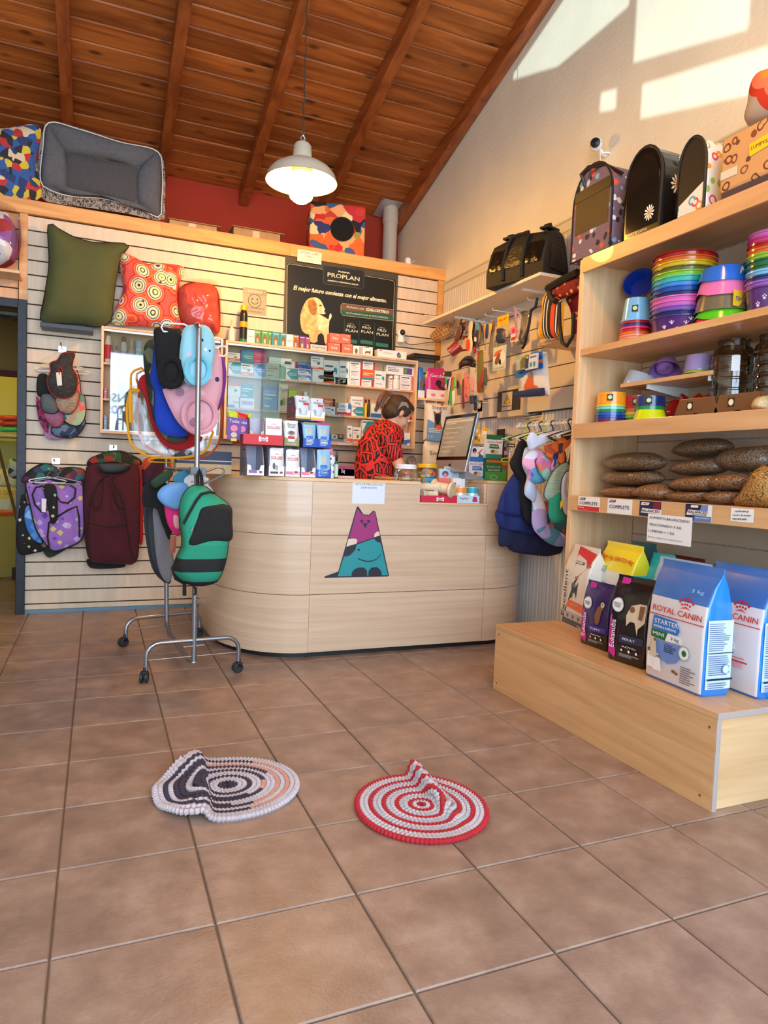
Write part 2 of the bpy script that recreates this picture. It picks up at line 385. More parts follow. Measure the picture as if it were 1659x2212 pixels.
for k,x in enumerate((-2.15,-1.48,-.815,-.15,.515,1.18,1.86,2.575)):
    y0,y1=-5.2,2.5
    rf=MB(); h=.135
    rf.add([(sx*.037,y,ceil_z(y)-d) for y in (y1,y0) for d in (0,h) for sx in (-1,1)],[(0,2,3,1),(4,5,7,6),(0,1,5,4),(2,6,7,3),(0,4,6,2),(1,3,7,5)])
    rf.build('rafter',RAFT_M,cl,bev=.004,loc=(x,0,0))
# partition wall with slats, top ledge, uprights and the loft behind it
wm=MB()
wm.box(-.36,YB+.012,0,XW,YB+.1,2.56).box(-3.0,YB+.012,2.0,-.36,YB+.1,2.56)
wm.box(-3.0,YB+.1,2.3,XW,YR,2.56)
wm=wm.build('wall_middle',DARKGAP); wm['kind']='structure'
pitch=.0925
PINK_SLAT=wood((214,162,122),(226,178,138),(30,6,2.5),.5,vary=.03)
z=2.557; zs=[2.557-pitch*i for i in range(0,28)]
def slat(x0,x1,z0,z1,m=SLAT_M,parent=wm,y=YB):
    MB().box(x0,y,z0,x1,y+.014,z1).build('slat',m,parent,bev=.0015)
for a,b in zip(zs,zs[1:]):
    if b<0:b=.0
    for xa,xb in ((-.355,1.36),(1.362,2.565)):slat(xa,xb,b+.004,a-.004)
slat(-.355,1.36,.023,.0555); slat(1.362,2.565,.0,.0555); slat(-.355,1.36,2.561,2.575); slat(1.362,2.565,2.561,2.575)
for i,(a,b) in enumerate([(2.555,2.463),(2.455,2.37),(2.362,2.28),(2.27,2.187),(2.18,2.095),(2.087,2.022)]):slat(-1.6,-.405,b,a,PINK_SLAT)
x=-1.7
for L in (1.0,1.15,.9,1.1,.55):
    MB().box(x,YB-.025,2.56,min(x+L,XW),YB+.012,2.642).build('ledge_board',PINE,wm,bev=.002)
    MB().box(x,YB-.025,2.642,min(x+L,XW),YR,2.646).build('ledge_board',PINE,wm); x+=L
MB().box(-.40,YB-.012,2.02,-.352,YB+.012,2.56).build('upright',PINE,wm)
MB().box(2.567,YB-.012,0,2.612,YB+.012,2.56).build('upright',PINE,wm)
MB().box(-.355,YB-.006,0,1.2,YB,.022).build('bottom_strip',mat((96,132,150),.4,.3),wm)
# doorway to the back room
dr=MB(); dr.box(-.405,YB-.03,0,-.352,YB+.12,2.02).box(-1.35,YB-.03,1.965,-.405,YB+.12,2.02)
dr.box(-1.40,YB-.03,0,-1.35,YB+.12,2.02)
dr=dr.build('door_1',mat((34,36,44),.4,.4,noise=.3,scale=30),bev=.003); dr['kind']='structure'
MB().box(-.56,YB+.04,1.925,-.41,YB+.07,1.945).tube([(-.56,YB+.05,1.935),(-.48,YB+.09,1.915),(-.42,YB+.06,1.905)],.008).build('door_closer',BLACK,dr)
o=MB().box(-3.0,YB,0,-1.4,YB+.1,2.56).build('wall_doorside',PLASTER); o['kind']='structure'; o.name='wall_side'
br=MB().box(-3.0,4.5,0,1.4,4.6,2.6).build('wall_backroom',mat((216,206,110),.8)); br['kind']='structure'
o=MB().box(-.26,YB+.1,0,-.2,3.3,2.3).box(-.26,3.3,0,1.2,3.4,2.3).build('wall_inner',mat((186,172,100),.8)); o['kind']='structure'
o=MB().box(-3.0,2.9,1.72,-.2,3.0,2.3).box(-3.0,2.88,1.68,-.2,3.0,1.72,1).build('trim_1',[mat((150,120,62),.8),mat((96,28,22),.7)]); o['kind']='structure'
# ---------------------------------------------------------------- furniture and fixtures
def pane_glass(tint=(240,247,247),refl=.7,body=.01):
    m,nt,b,tc,node=graph(.05)
    fr=node('ShaderNodeFresnel',IOR=1.5); mu=node('ShaderNodeMath',operation='MULTIPLY_ADD'); mu.inputs[1].default_value=refl; mu.inputs[2].default_value=body; mu.use_clamp=True
    nt.links.new(fr.outputs[0],mu.inputs[0])
    tr=node('ShaderNodeBsdfTransparent'); tr.inputs[0].default_value=(*lin(tint),1); gl=node('ShaderNodeBsdfGlossy',Roughness=.03)
    mx=node('ShaderNodeMixShader'); nt.links.new(mu.outputs[0],mx.inputs[0]); nt.links.new(tr.outputs[0],mx.inputs[1]); nt.links.new(gl.outputs[0],mx.inputs[2])
    out=[n for n in nt.nodes if n.type=='OUTPUT_MATERIAL'][0]; nt.links.new(mx.outputs[0],out.inputs[0]); return m
GLASS=pane_glass(); GLASS_B=pane_glass((240,247,247),2.2,.05); FILM=pane_glass((252,252,252),.8,.015)
def arc(cx,cy,rx,ry,a0,a1,n):
    return [(cx+rx*math.cos(math.radians(a0+(a1-a0)*i/n)),cy+ry*math.sin(math.radians(a0+(a1-a0)*i/n))) for i in range(n+1)]
def offset(pts,d):
    out=[]
    for i,p in enumerate(pts):
        a=Vector(pts[max(i-1,0)]); b=Vector(pts[min(i+1,len(pts)-1)]); t=(b-a).normalized(); out.append((p[0]-t.y*d,p[1]+t.x*d))
    return out
# counter
CY=.043
L_=[(.685,1.0),(.685,.8)]+arc(1.127,.60,.442,.557,180,270,18)
R_=arc(2.202,.36,.40,.317,270,355,14)
counter=thing('shop_counter','large curved light wood shop counter with animal sticker and lower ledge','counter',(1.4,.5,0))
def curved(pts,z0,z1,name,m,th=.018):
    b=MB(); inn=offset(pts,th); n=len(pts); b.T=Matrix.Translation((-1.4,-.5,0))
    vs=[(x,y,z) for z in (z0,z1) for x,y in pts]+[(x,y,z) for z in (z0,z1) for x,y in inn]
    fs=[]
    for i in range(n-1):fs+=[(i,i+1,n+i+1,n+i),(2*n+i,3*n+i,3*n+i+1,2*n+i+1),(n+i,n+i+1,3*n+i+1,3*n+i),(i,2*n+i,2*n+i+1,i+1)]
    fs+=[(0,n,3*n,2*n),(n-1,3*n-1,4*n-1,2*n-1)]
    b.add(vs,fs); return b.build(name,m,counter,smooth=True,angle=30)
def cb(x0,y0,z0,x1,y1,z1,name,m=COUNTER_M,bev=.0015):
    return MB().box(x0-1.4,y0-.5,z0,x1-1.4,y1-.5,z1).build(name,m,counter,bev=bev)
for z0,z1 in ((.03,.3415),(.3445,.661),(.664,.948)):curved(L_,z0,z1,'curved_panel',COUNTER_M)
for z0,z1 in ((.03,.3415),(.3445,.661),(.664,.968)):curved(R_,z0,z1,'curved_panel',COUNTER_M)
cb(1.1285,CY,.03,2.2005,CY+.018,.3415,'front_panel'); cb(1.1285,CY,.3445,2.2005,CY+.018,.661,'front_panel')
MB().prism([(x-1.4,z) for x,z in [(1.1285,.664),(2.2005,.664),(2.2005,.838),(1.757,.838),(1.757,.948),(1.1285,.948)]],CY-.5,CY+.018-.5).build('front_panel',COUNTER_M,counter)
curved(offset(L_,.03),0,.03,'kick_strip',BLACK); curved(offset(R_,.03),0,.03,'kick_strip',BLACK); cb(1.12,CY+.03,0,2.21,CY+.04,.03,'kick_strip',BLACK)
top=offset(L_,-.004)+[(1.757,CY-.004),(1.757,.52),(.9,.52),(.9,1.0)]
MB().prism([(x-1.4,y-.5) for x,y in top],.949,.967,'z').build('countertop',BEECH,counter,bev=.002)
cb(1.742,CY+.018,.85,1.757,.29,.949,'side_panel'); cb(1.757,CY-.004,.838,2.2005,.29,.85,'ledge',BEECH)
cb(1.757,.29,.838,2.26,.305,.968,'back_panel')
rt=offset(R_,-.004)+[(2.6,.78),(1.757,.78),(1.757,.285),(2.2,.285)]
MB().prism([(x-1.4,y-.5) for x,y in rt],.969,.985,'z').build('countertop',BEECH,counter,bev=.002)
cb(2.187,CY+.018,.85,2.2,.285,.968,'side_panel'); cb(1.76,.76,0,2.6,.78,.968,'inner_panel'); cb(.9,.50,0,1.757,.52,.948,'inner_panel')
# printed figure on the counter front, flat vinyl
sk=tag(thing('counter_sticker','cut vinyl figure in magenta and teal on counter front','sticker',(1.4,CY,.43)),'cut vinyl figure in magenta and teal on counter front','sticker')
def zs_(pts,s=.12056,ox=680,oy=1020):
    return [((lambda q:(q.x-1.4,q.z-.43))(at(ox+a*s,oy+b*s,'y',CY))) for a,b in pts]
def circ(cx,cy,r,n=20,a0=0,a1=360,ry=None):return [(cx+r*math.cos(math.radians(a0+(a1-a0)*i/n)),cy+(ry or r)*math.sin(math.radians(a0+(a1-a0)*i/n))) for i in range(n+(a1-a0<360))]
def lay(pts,k,name,m):return MB().prism(zs_(pts),-.0006*k,-.0006*k+.0005).build(name,m,sk)
NAVY=mat((32,34,52),.5)
MAG=mat((158,44,116),.5); TEAL=mat((32,146,152),.5); CREAM=mat((232,208,184),.5)
lay([(170,1895),(175,1868),(420,1780),(745,640),(775,605),(870,755),(975,762),(1040,690),(1085,705),(1330,1855),(1310,1868)],1,'outline',NAVY)
lay([(612,1190),(760,655),(862,770),(985,778),(1052,705),(1075,720),(1155,1130),(1050,1175),(745,1275),(600,1320)],2,'upper_body',MAG)
lay([(410,1865),(520,1510),(745,1300),(1060,1190),(1180,1270),(1215,1420),(1310,1848)],2,'lower_body',TEAL)
lay([(560,1335),(600,1195),(690,1188)]+[(740+18*math.cos(a),1230+40*math.sin(a)) for a in (-1,0,1)]+[(748,1280)],3,'upper_patch',CREAM)
lay([(1062,1165),(1068,1110),(1100,1070),(1148,1062),(1165,1132)],3,'upper_patch',CREAM)
lay([(515,1512),(560,1345),(748,1288),(725,1390),(640,1480),(570,1512)],3,'lower_patch',NAVY)
lay([(1062,1185),(1168,1145),(1190,1262),(1120,1250),(1080,1220)],3,'lower_patch',NAVY)
lay([(655,1862),(665,1790),(720,1730),(800,1705),(880,1708),(930,1760),(938,1862)],3,'paw',NAVY)
lay([(958,1860),(962,1770),(1010,1710),(1110,1698),(1170,1745),(1195,1800),(1197,1858)],3,'paw',NAVY)
lay(circ(840,877,28),3,'eye',NAVY); lay(circ(963,880,28),3,'eye',NAVY); lay(circ(785,1390,22),3,'eye',NAVY); lay([(858,912),(945,915),(903,1010)],3,'nose',NAVY)
ar=[(1205,1400),(1180,1470),(1110,1545),(1020,1583),(930,1588),(840,1565),(775,1535)]
lay(ar+[(x-4,y+20) for x,y in ar[::-1]],3,'smile',NAVY)
def sheet(name,label,cat,px,ax,v,m=PAPER,d=.0012,group=None,out=-1):
    """a flat rectangle given by two photograph corners on a wall plane; returns its root and width, height"""
    a=at(px[0],px[1],ax,v); b=at(px[2],px[3],ax,v); i=0 if ax=='y' else 1
    c=(a+b)/2; w,h=abs(a[i]-b[i]),abs(a.z-b.z)
    o=thing(name,label,cat,c,(0,0,0) if ax=='y' else (0,0,-PI/2),group)
    MB().box(-w/2,-d,-h/2,w/2,0,h/2).build('sheet',m,o); return o,w,h
GREY_INK=mat((70,72,80),.7)
o,w,h=sheet('price_notice','white printed paper taped to counter front above the figure sticker','paper sign',(762,1037,830,1089),'y',CY,mat((225,235,250),.7))
text('LISTA DE PRECIOS A SU',GREY_INK,o,(0,-.0014,.042),.011,.165); text('DISPOSICION',GREY_INK,o,(0,-.0014,.024),.011,.09)
# ledge plinth on the right
pl=thing('display_plinth','low long light wood plinth on floor under the right shelves','plinth',(2.22,-1.3,0))
def pb(x0,y0,z0,x1,y1,z1,name,m=COUNTER_M,parent=pl,bev=.0015,off=(2.22,-1.3,0)):
    return MB().box(x0-off[0],y0-off[1],z0-off[2],x1-off[0],y1-off[1],z1-off[2]).build(name,m,parent,bev=bev)
pb(1.832,-1.955,0,1.85,-.69,.292,'front_panel',BEECH_Y)
pb(1.85,-1.945,0,2.61,-1.93,.292,'end_panel',BEECH_X); pb(1.83,-1.96,.292,2.61,-.69,.312,'top_panel',BEECH_Y)
pb(1.832,-1.958,.0,1.851,-1.955,.292,'edge_band',mat((175,165,160),.5)); pb(1.83,-1.962,.293,2.61,-1.96,.311,'edge_band',mat((175,165,160),.5)); pb(1.85,-.705,0,2.61,-.69,.292,'end_panel')
for y,z in ((-1.93,.26),(-1.91,.035),(-.72,.035),(-.72,.27)):
    MB().lathe([(0,0),(.0045,0),(.0045,.001),(0,.001)],seg=10).build('screw_cap',mat((120,90,66),.6),pl,loc=(1.832-2.22,y+1.3,z),rot=(0,-PI/2,0))
# shelving unit on the right wall
su=thing('shelving_unit','tall light wood open shelving unit along right wall above the plinth','shelving',(2.4,-1.4,0))
so=(2.4,-1.4,0); YE=-2.3
def sb(*a,name='shelf',m=BEECH_Y):return pb(*a,name,m,su,.0015,so)
sb(2.21,-.72,.312,2.598,-.69,2.065,name='side_panel',m=BEECH_V); sb(2.21,YE-.03,0,2.598,YE,2.065,name='side_panel',m=BEECH_V)
for z0,z1,za in ((1.995,2.065,2.047),(1.207,1.277,1.259),(.862,.934,.912)):
    sb(2.215,YE,za-.004,2.59,-.721,za+.014,name='shelf'); sb(2.198,YE-.03,z0,2.2095,-.722,z1,name='fascia')
sb(2.215,YE,1.605,2.59,-.721,1.635,name='shelf'); sb(2.345,-1.385,1.450,2.59,-.86,1.468,name='small_shelf')
for y in (-1.02,-1.36):
    MB().prism([(2.36-2.4,1.45),(2.36-2.4,1.43),(2.585-2.4,1.40),(2.598-2.4,1.38),(2.598-2.4,1.45)],y+1.4-.006,y+1.4+.006).build('bracket',WHITE,su)
zz=2.04
for k in range(18):
    z1=2.04-k*.0925
    if z1<.32:break
    sb(2.598,YE,max(z1-.087,.312),2.612,-.721,z1,name='back_slat',m=SLAT_M)
# beige slat strip between the ribbed wallpaper and the shelving
st=MB().box(XW-.012,-.69,0,XW,-.43,2.2).build('wall_slats',DARKGAP); st['kind']='structure'; st.name='wall_strip'
for k in range(24):
    z1=2.2-k*.0925
    if z1>.09:MB().box(XW-.024,-.689,z1-.0865,XW-.012,-.43,z1).build('slat',SLAT_M,st,bev=.001)
# white slatwall over the counter end
ws=MB().box(XW-.018,-.42,1.42,XW,1.50,2.2).build('wall_panel',mat((70,66,60),.8)); ws['kind']='structure'; ws.name='wall_white'
WSLAT=mat((226,216,198),.5)
for k in range(6):
    z1=2.2-k*.13
    MB().box(XW-.03,-.42,z1-.124,XW-.018,1.50,z1).build('slat',WSLAT,ws,bev=.001)
# medicine cabinets on the partition
YC=1.43
def cabinet(x0,x1,z0,z1,shelves,label,glass_from):
    c=thing('medicine_cabinet',label,'cabinet',((x0+x1)/2,YC,z0)); ox,w=(x0+x1)/2,(x1-x0)/2
    d=YB-YC-.001; h=z1-z0
    def q(a,b_,c_,d_,e,f,n,m=BEECH_H,bev=.001):return MB().box(a,b_,c_,d_,e,f).build(n,m,c,bev=bev)
    q(-w,0,0,-w+.016,d,h,'side_panel',BEECH_V); q(w-.016,0,0,w,d,h,'side_panel',BEECH_V)
    q(-w+.016,0,0,w-.016,d,.016,'bottom_panel'); q(-w+.016,0,h-.016,w-.016,d,h,'top_panel'); q(-w+.016,d-.005,.016,w-.016,d,h-.016,'back_panel',mat((214,176,132),.6))
    q(-w+.016,.004,h-.03,w-.016,.03,h-.017,'glass_track',mat((210,214,218),.3,.6)); q(-w+.016,.004,.0165,w-.016,.03,.024,'glass_track',mat((210,214,218),.3,.6))
    for zsf in shelves:q(-w+.016,.035,zsf-z0-.014,w-.016,d-.005,zsf-z0,'shelf')
    for ga,gb,gy in glass_from:q(ga-ox,gy,.02,gb-ox,gy+.003,h-.02,'glass_door',GLASS_B if x0<.5 else GLASS,0)
    return c
for n_,(x,y) in {'s1':(600,822),'s2':(700,895),'s3':(640,947)}.items():pass
cabA=cabinet(.885,2.362,1.205,1.888,(1.66,1.43),'long wall cabinet of medicine boxes behind counter, under the dog poster',[(.91,1.28,.010),(1.14,1.78,.018)])
cabB=cabinet(.087,.868,1.2,1.893,(1.665,1.43),'shorter wall cabinet with bottles and mirror-like glass, left of the counter',[(.145,.55,.010),(.45,.85,.018)])
# pendant lamps
def pendant(x,y,z,label,power):
    p=thing('pendant_lamp',label,'lamp',(x,y,z)); zc=ceil_z(y)-z
    SH=mat((198,194,178),.45,.1)
    prof=[(.205,0),(.2,.012),(.19,.04),(.165,.07),(.125,.095),(.085,.105),(.055,.13),(.05,.2),(.04,.213),(.012,.216)]
    b=MB(); b.lathe(prof+[(.0,.216)],seg=40); b.lathe([(r-.003,zz_-.001) for r,zz_ in prof],seg=40,mi=1)
    b.f=[f for f in b.f if len(f)<10]; b.m=[0]*((len(prof))*40)+[1]*((len(prof)-1)*40)
    b.build('lamp_shade',[SH,mat((235,226,190),.5)],p,smooth=True)
    bl=MB(); bl.lathe([(0,-.118),(.035,-.111),(.062,-.09),(.077,-.05),(.077,-.01),(.068,.03),(.06,.045),(0,.05)],seg=24)
    bl.build('bulb',mat((255,184,76),.4,emit=power),p,smooth=True)
    MB().lathe([(.06,.046),(.055,.085),(.03,.1),(0,.1)],seg=20).build('socket',mat((235,225,190),.5),p,smooth=True)
    h=MB(); h.tube([(-.012,0,.21),(-.012,0,.245),(-.004,0,.26),(.004,0,.26),(.012,0,.245),(.012,0,.21)],.004).lathe([(.016,.213),(.016,.23),(0,.232)],seg=12)
    h.tube([(0,0,.255),(.006,0,.275),(-.004,0,.285),(-.008,0,.27)],.003); h.build('hook',CHROME,p,smooth=True)
    n=40; pts=[(.004*math.sin(k*1.9),.003*math.cos(k*1.3),.27+(zc-.27)*k/n) for k in range(n+1)]
    cd=MB().tube(pts,.0035,6).tube([(a+.006*math.sin(i*.9),b_+.006*math.cos(i*.9),c_) for i,(a,b_,c_) in enumerate(pts[:12])],.002,5)
    cd.build('cord',mat((60,52,44),.6),p,smooth=True); return p
pendant(1.128,.46,2.645,'pale metal dome pendant lamp with lit bulb above the counter',225)
pendant(1.30,-2.1,3.0,'pale metal dome pendant lamp with lit bulb nearer the shop window',130)
# flue pipe
fp=thing('flue_pipe','cream painted flue pipe rising to the wooden ceiling in back corner','pipe',(2.475,2.38,2.646)); zt=ceil_z(2.38)-2.646
CR=mat((216,200,176),.5)
MB().lathe([(.063,0),(.063,zt-.03)],seg=28).build('pipe',CR,fp,smooth=True)
MB().lathe([(.066,zt-.14),(.07,zt-.135),(.07,zt-.03),(.06,zt+.01)],seg=28).build('collar',CR,fp,smooth=True)
b=MB(); b.box(-.13,-.12,-.003,.11,.12,.003); [b.box(x-.004,y-.004,-.006,x+.004,y+.004,-.003,1) for x in (-.12,.1) for y in (-.11,.11)]
b.build('ceiling_plate',[mat((196,196,192),.4,.5),BLACK],fp,rot=(-SL,0,0),loc=(0,0,zt-.012))
# white wall shelf high over the counter end
wsf=thing('wall_shelf','white wall shelf high on right wall carrying the black bag','shelf',(2.47,.6,2.14))
MB().box(-.135,-.78,0,.12,.72,.018).build('board',mat((232,224,206),.5),wsf,bev=.001)
for y in (-.5,.35):MB().box(-.06,y-.012,-.012,.12,y+.012,0).box(.105,y-.012,-.12,.12,y+.012,0).build('bracket',WHITE,wsf)
# camera-like domes on the wall
def seccam(label,loc,rotz,tilt=0):
    c=thing('security_camera',label,'camera',loc,(0,0,rotz)); W=mat((240,240,240),.35)
    return c,W
p=at(1287,312,'x',2.54)
c,W=seccam('small round white security camera on right wall above the carriers',p,0)
b=MB().ball((0,0,0),(.034,.034,.036),20,12); b.build('housing',W,c,smooth=True)
MB().lathe([(0,0),(.024,0),(.026,.003),(0,.004)],seg=20).build('lens',mat((12,12,14),.15),c,loc=(-.022,-.024,-.006),rot=(PI/2+.1,0,-.75))
MB().tube([(.02,0,-.01),(.05,.0,-.04),(.075,0,-.045)],.009,10).lathe([(.03,0),(.03,.008),(0,.01)],(.07,0,-.045)).build('arm',W,c,smooth=True)
MB().tube([(.03,0,-.03),(.05,.01,-.1),(.06,-.04,-.2),(.07,-.05,-.35)],.0022,6).build('cable',W,c)
p=at(866,726,'y',YB-.03)
c,W=seccam('white indoor security camera fixed beside the dog poster',p,0)
MB().ball((0,0,.02),(.032,.03,.034),20,12).build('housing',W,c,smooth=True); MB().lathe([(.03,-.052),(.034,-.045),(.028,-.02),(.02,0),(0,0)],seg=20).build('base',W,c,smooth=True)
MB().lathe([(0,0),(.021,0),(.022,.004),(0,.005)],seg=20).lathe([(0,.004),(.009,.004),(.008,.007),(0,.007)],seg=12,mi=1).build('lens',[mat((14,14,16),.15),mat((90,90,95),.2)],c,loc=(0,-.027,.024),rot=(PI/2,0,0))
MB().tube([(.03,.0,-.03),(.06,.01,-.05),(.1,.01,-.055),(.15,.01,-.045),(.25,.01,-.02),(.4,.012,0)],.0022,6).build('cable',BLACK,c)
# clothes rack on castors
rk=thing('clothes_rack','silver tube clothes rack on black castors left of the counter','clothes rack',(.48,.22,0))
def RP(*pts):return [(x-.48,y-.22,z) for x,y,z in pts]
def bow(x0,x1,y0,y1,zt,name):
    pts=[(x0,y0,.055)]
    r=.06
    pts+=[(x0,y0,zt-r)]+[(x0+(x1-x0)*(.14*(1-math.cos(a))),y0+(y1-y0)*(.14*(1-math.cos(a))),zt-r+r*math.sin(a)) for a in (.4,.8,1.2,PI/2)]
    pts+=[(x1-(x1-x0)*(.14*(1-math.cos(a))),y1-(y1-y0)*(.14*(1-math.cos(a))),zt-r+r*math.sin(a)) for a in (PI/2,1.2,.8,.4)]+[(x1,y1,zt-r),(x1,y1,.055)]
    MB().tube(RP(*pts),.0105,12).build(name,STEEL,rk,smooth=True)
bow(.295,.728,-.155,-.112,.178,'foot_bow'); bow(.232,.645,.535,.66,.15,'foot_bow')
MB().tube(RP((.298,-.155,.1),(.725,-.112,.1)),.003,6).build('foot_rod',CHROME,rk); MB().tube(RP((.235,.535,.09),(.642,.66,.09)),.003,6).build('foot_rod',CHROME,rk)
for x,y,a in ((.289,-.161,1.3),(.732,-.114,.2),(.226,.528,.5),(.648,.662,.2)):
    b=MB(); b.T=Matrix.Translation((x-.48,y-.22,0)) @ Matrix.Rotation(a,4,'Z')
    for s_ in (-.011,.011):b.tube([(-.008,s_-.007,.0255),(-.008,s_+.007,.0255)],.025,18)
    b.box(-.014,-.018,.026,.012,.018,.052); b.tube([(0,0,.05),(0,0,.07)],.008,8)
    b.build('castor',mat((34,36,42),.5),rk,bev=.003)
fz=1.67
MB().tube(RP((.512,-.134,.075),(.507,-.132,.9),(.503,-.13,fz-.08),(.502,-.125,fz-.03),(.501,-.10,fz-.008),(.50,-.06,fz)),.0125,14).build('post',STEEL,rk,smooth=True)
MB().tube(RP((.452,.59,.1),(.44,.6,.6),(.43,.6,fz-.08),(.43,.595,fz-.03),(.43,.57,fz-.008),(.43,.53,fz)),.0125,14).build('post',STEEL,rk,smooth=True)
MB().tube(RP((.501,-.08,fz),(.43,.55,fz)),.011,12).build('top_rail',STEEL,rk,smooth=True)
MB().tube(RP((.507,-.132,.985),(.435,.6,.985)),.011,12).build('middle_rail',STEEL,rk,smooth=True)
MB().tube(RP((.452,.59,.11),(.46,.52,.062),(.50,-.05,.06),(.512,-.134,.08)),.0125,12).build('base_rail',STEEL,rk,smooth=True)
MB().tube(RP((.46,-.15,.15),(.56,-.13,.15)),.006,6).build('clamp',STEEL,rk)
b=MB(); b.tube(RP((.508,-.15,.965),(.60,-.145,1.005),(.625,-.145,1.0),(.632,-.145,.985),(.62,-.145,.965),(.54,-.15,.925),(.508,-.15,.915)),.0055,8); b.build('handle_loop',STEEL,rk,smooth=True)
b=MB().box(.475-.48,-.16-.22,.965,.53-.48,-.105-.22,1.0).box(.525-.48,-.165-.22,.96,.545-.48,-.12-.22,1.0); b.build('bracket',mat((110,118,135),.5),rk,bev=.004)
# lettering on the shop window behind the camera; it shows reversed in the left cabinet's glass
wl_=thing('window_lettering','purple lettering on the shop window, seen reflected in the cabinet glass','sign',(0,-5.13,0),(0,0,PI))
for s_,x,y,hh,wpx in (('CONSUL',262,861,17,92),('TOS',249,886,17,30)):
    p=at(x,y,'y',1.44); d=p-CAM; q=p+Vector((d.x,-d.y,d.z))*((5.13+1.44)/d.y); k=(q-p).length+d.length
    b_o=text(s_,mat((110,60,170),.6),wl_,(-q.x,0,q.z),hh/FPX*k,wpx/FPX*k,rot=(PI/2,0,0),bold=.004)
# ---------------------------------------------------------------- goods: builders
ORD=['first','second','third','fourth','fifth','sixth','seventh','eighth','ninth','tenth','eleventh','twelfth','thirteenth','fourteenth','fifteenth','sixteenth','seventeenth','eighteenth','nineteenth','twentieth']
PAL=dict(w=(240,240,238),k=(26,26,30),r=(205,40,44),o=(232,100,40),y=(245,205,40),g=(70,160,75),G=(30,110,60),t=(40,150,165),b=(50,120,200),B=(24,60,140),
           n=(28,34,70),p=(110,60,150),m=(200,40,120),P=(235,130,165),c=(232,112,92),s=(200,205,210),e=(214,196,168),u=(130,88,60),l=(150,200,235),d=(90,94,100),a=(170,176,182),v=(185,150,215),L=(190,215,60),q=(150,150,90))
def pm(k,rough=.5):
    return mat(PAL[k] if isinstance(k,str) else k,rough)
def face(o,w,h,y,decs,name='print',T=None):
    """flat print on a front face of width w, height h whose lower middle is the local origin at depth y"""
    b=MB(); b.T=T; mats=[]; idx={}; n=0
    for d in decs:
        if d[0]=='t':
            _,u,v,hh,ww,s,col=d[:7]
            t=text(s,pm(col),o,(0,0,0),hh*h,ww*w)
            M_=(T or Matrix()) @ Matrix.Translation(((u-.5)*w,y-.0012-.0003*n,v*h)) @ Matrix.Rotation(PI/2,4,'X') @ Matrix.Rotation(math.radians(d[7] if len(d)>7 else 0),4,'Z')
            t.matrix_local=M_; continue
        n+=1; col=d[-1]
        if col not in idx:idx[col]=len(mats); mats.append(pm(col))
        yy=y-.0005-.0002*n
        if d[0]=='r':pts=[(d[1],d[2]),(d[3],d[2]),(d[3],d[4]),(d[1],d[4])]
        elif d[0]=='p':pts=d[1]
        elif d[0]=='c':
            ry=d[3]*w/h if len(d)<6 else d[4]
            pts=[(d[1]+d[3]*math.cos(2*PI*i/16),d[2]+ry*math.sin(2*PI*i/16)) for i in range(16)]
        pts=[((u-.5)*w,v*h) for u,v in pts]
        area=sum(pts[i][0]*pts[(i+1) % len(pts)][1]-pts[(i+1) % len(pts)][0]*pts[i][1] for i in range(len(pts)))
        if area<0:pts=pts[::-1]
        b.add([(px_,yy,pz) for px_,pz in pts],[tuple(range(len(pts)))],idx[col])
    if b.f:b.build(name,mats,o)
def words(u0,u1,v0,v1,n,col='d',seed=1):
    """rows of small print too fine to read"""
    r=random.Random(seed); out=[]; dv=(v1-v0)/n
    for i in range(n):
        out.append(('r',u0,v1-(i+.65)*dv,u0+(u1-u0)*r.uniform(.6,1),v1-(i+.25)*dv,col))
    return out
def circle(u,v,r,col):return ('c',u,v,r,col)
def carton(name,label,cat,px,Y,depth,col,decs=(),group=None,z=None,rz=0.,top=None,rough=.5,bev=.0008):
    a=at(px[0],px[1],'y',Y); c=at(px[2],px[3],'y',Y)
    if z is None:z=c.z
    w,h=abs(c.x-a.x),abs(at((px[0]+px[2])/2,px[1],'y',Y).z-z)
    o=thing(name,label,cat,((a.x+c.x)/2,Y,z),(0,0,rz),group)
    MB().box(-w/2,0,0,w/2,depth,h).build('carton',pm(col,rough),o,bev=bev)
    face(o,w,h,0,decs); return o,w,h
def resample(pts,n,smooth=True):
    pts=[Vector(p) for p in pts]; k=len(pts); out=[]
    if smooth:
        dense=[]
        for i in range(k):
            p0,p1,p2,p3=pts[i-1],pts[i],pts[(i+1) % k],pts[(i+2) % k]
            for j in range(8):
                t=j/8; dense.append(.5*((2*p1)+(p2-p0)*t+(2*p0-5*p1+4*p2-p3)*t*t+(3*p1-p0-3*p2+p3)*t**3))
        pts=dense; k=len(pts)
    L=[0]
    for i in range(k):L.append(L[-1]+(pts[(i+1) % k]-pts[i]).length)
    i=0
    for j in range(n):
        s=L[-1]*j/n
        while L[i+1]<s:i+=1
        t=(s-L[i])/max(L[i+1]-L[i],1e-9); out.append(pts[i].lerp(pts[(i+1) % k],t))
    return out
from mathutils import noise as mnoise
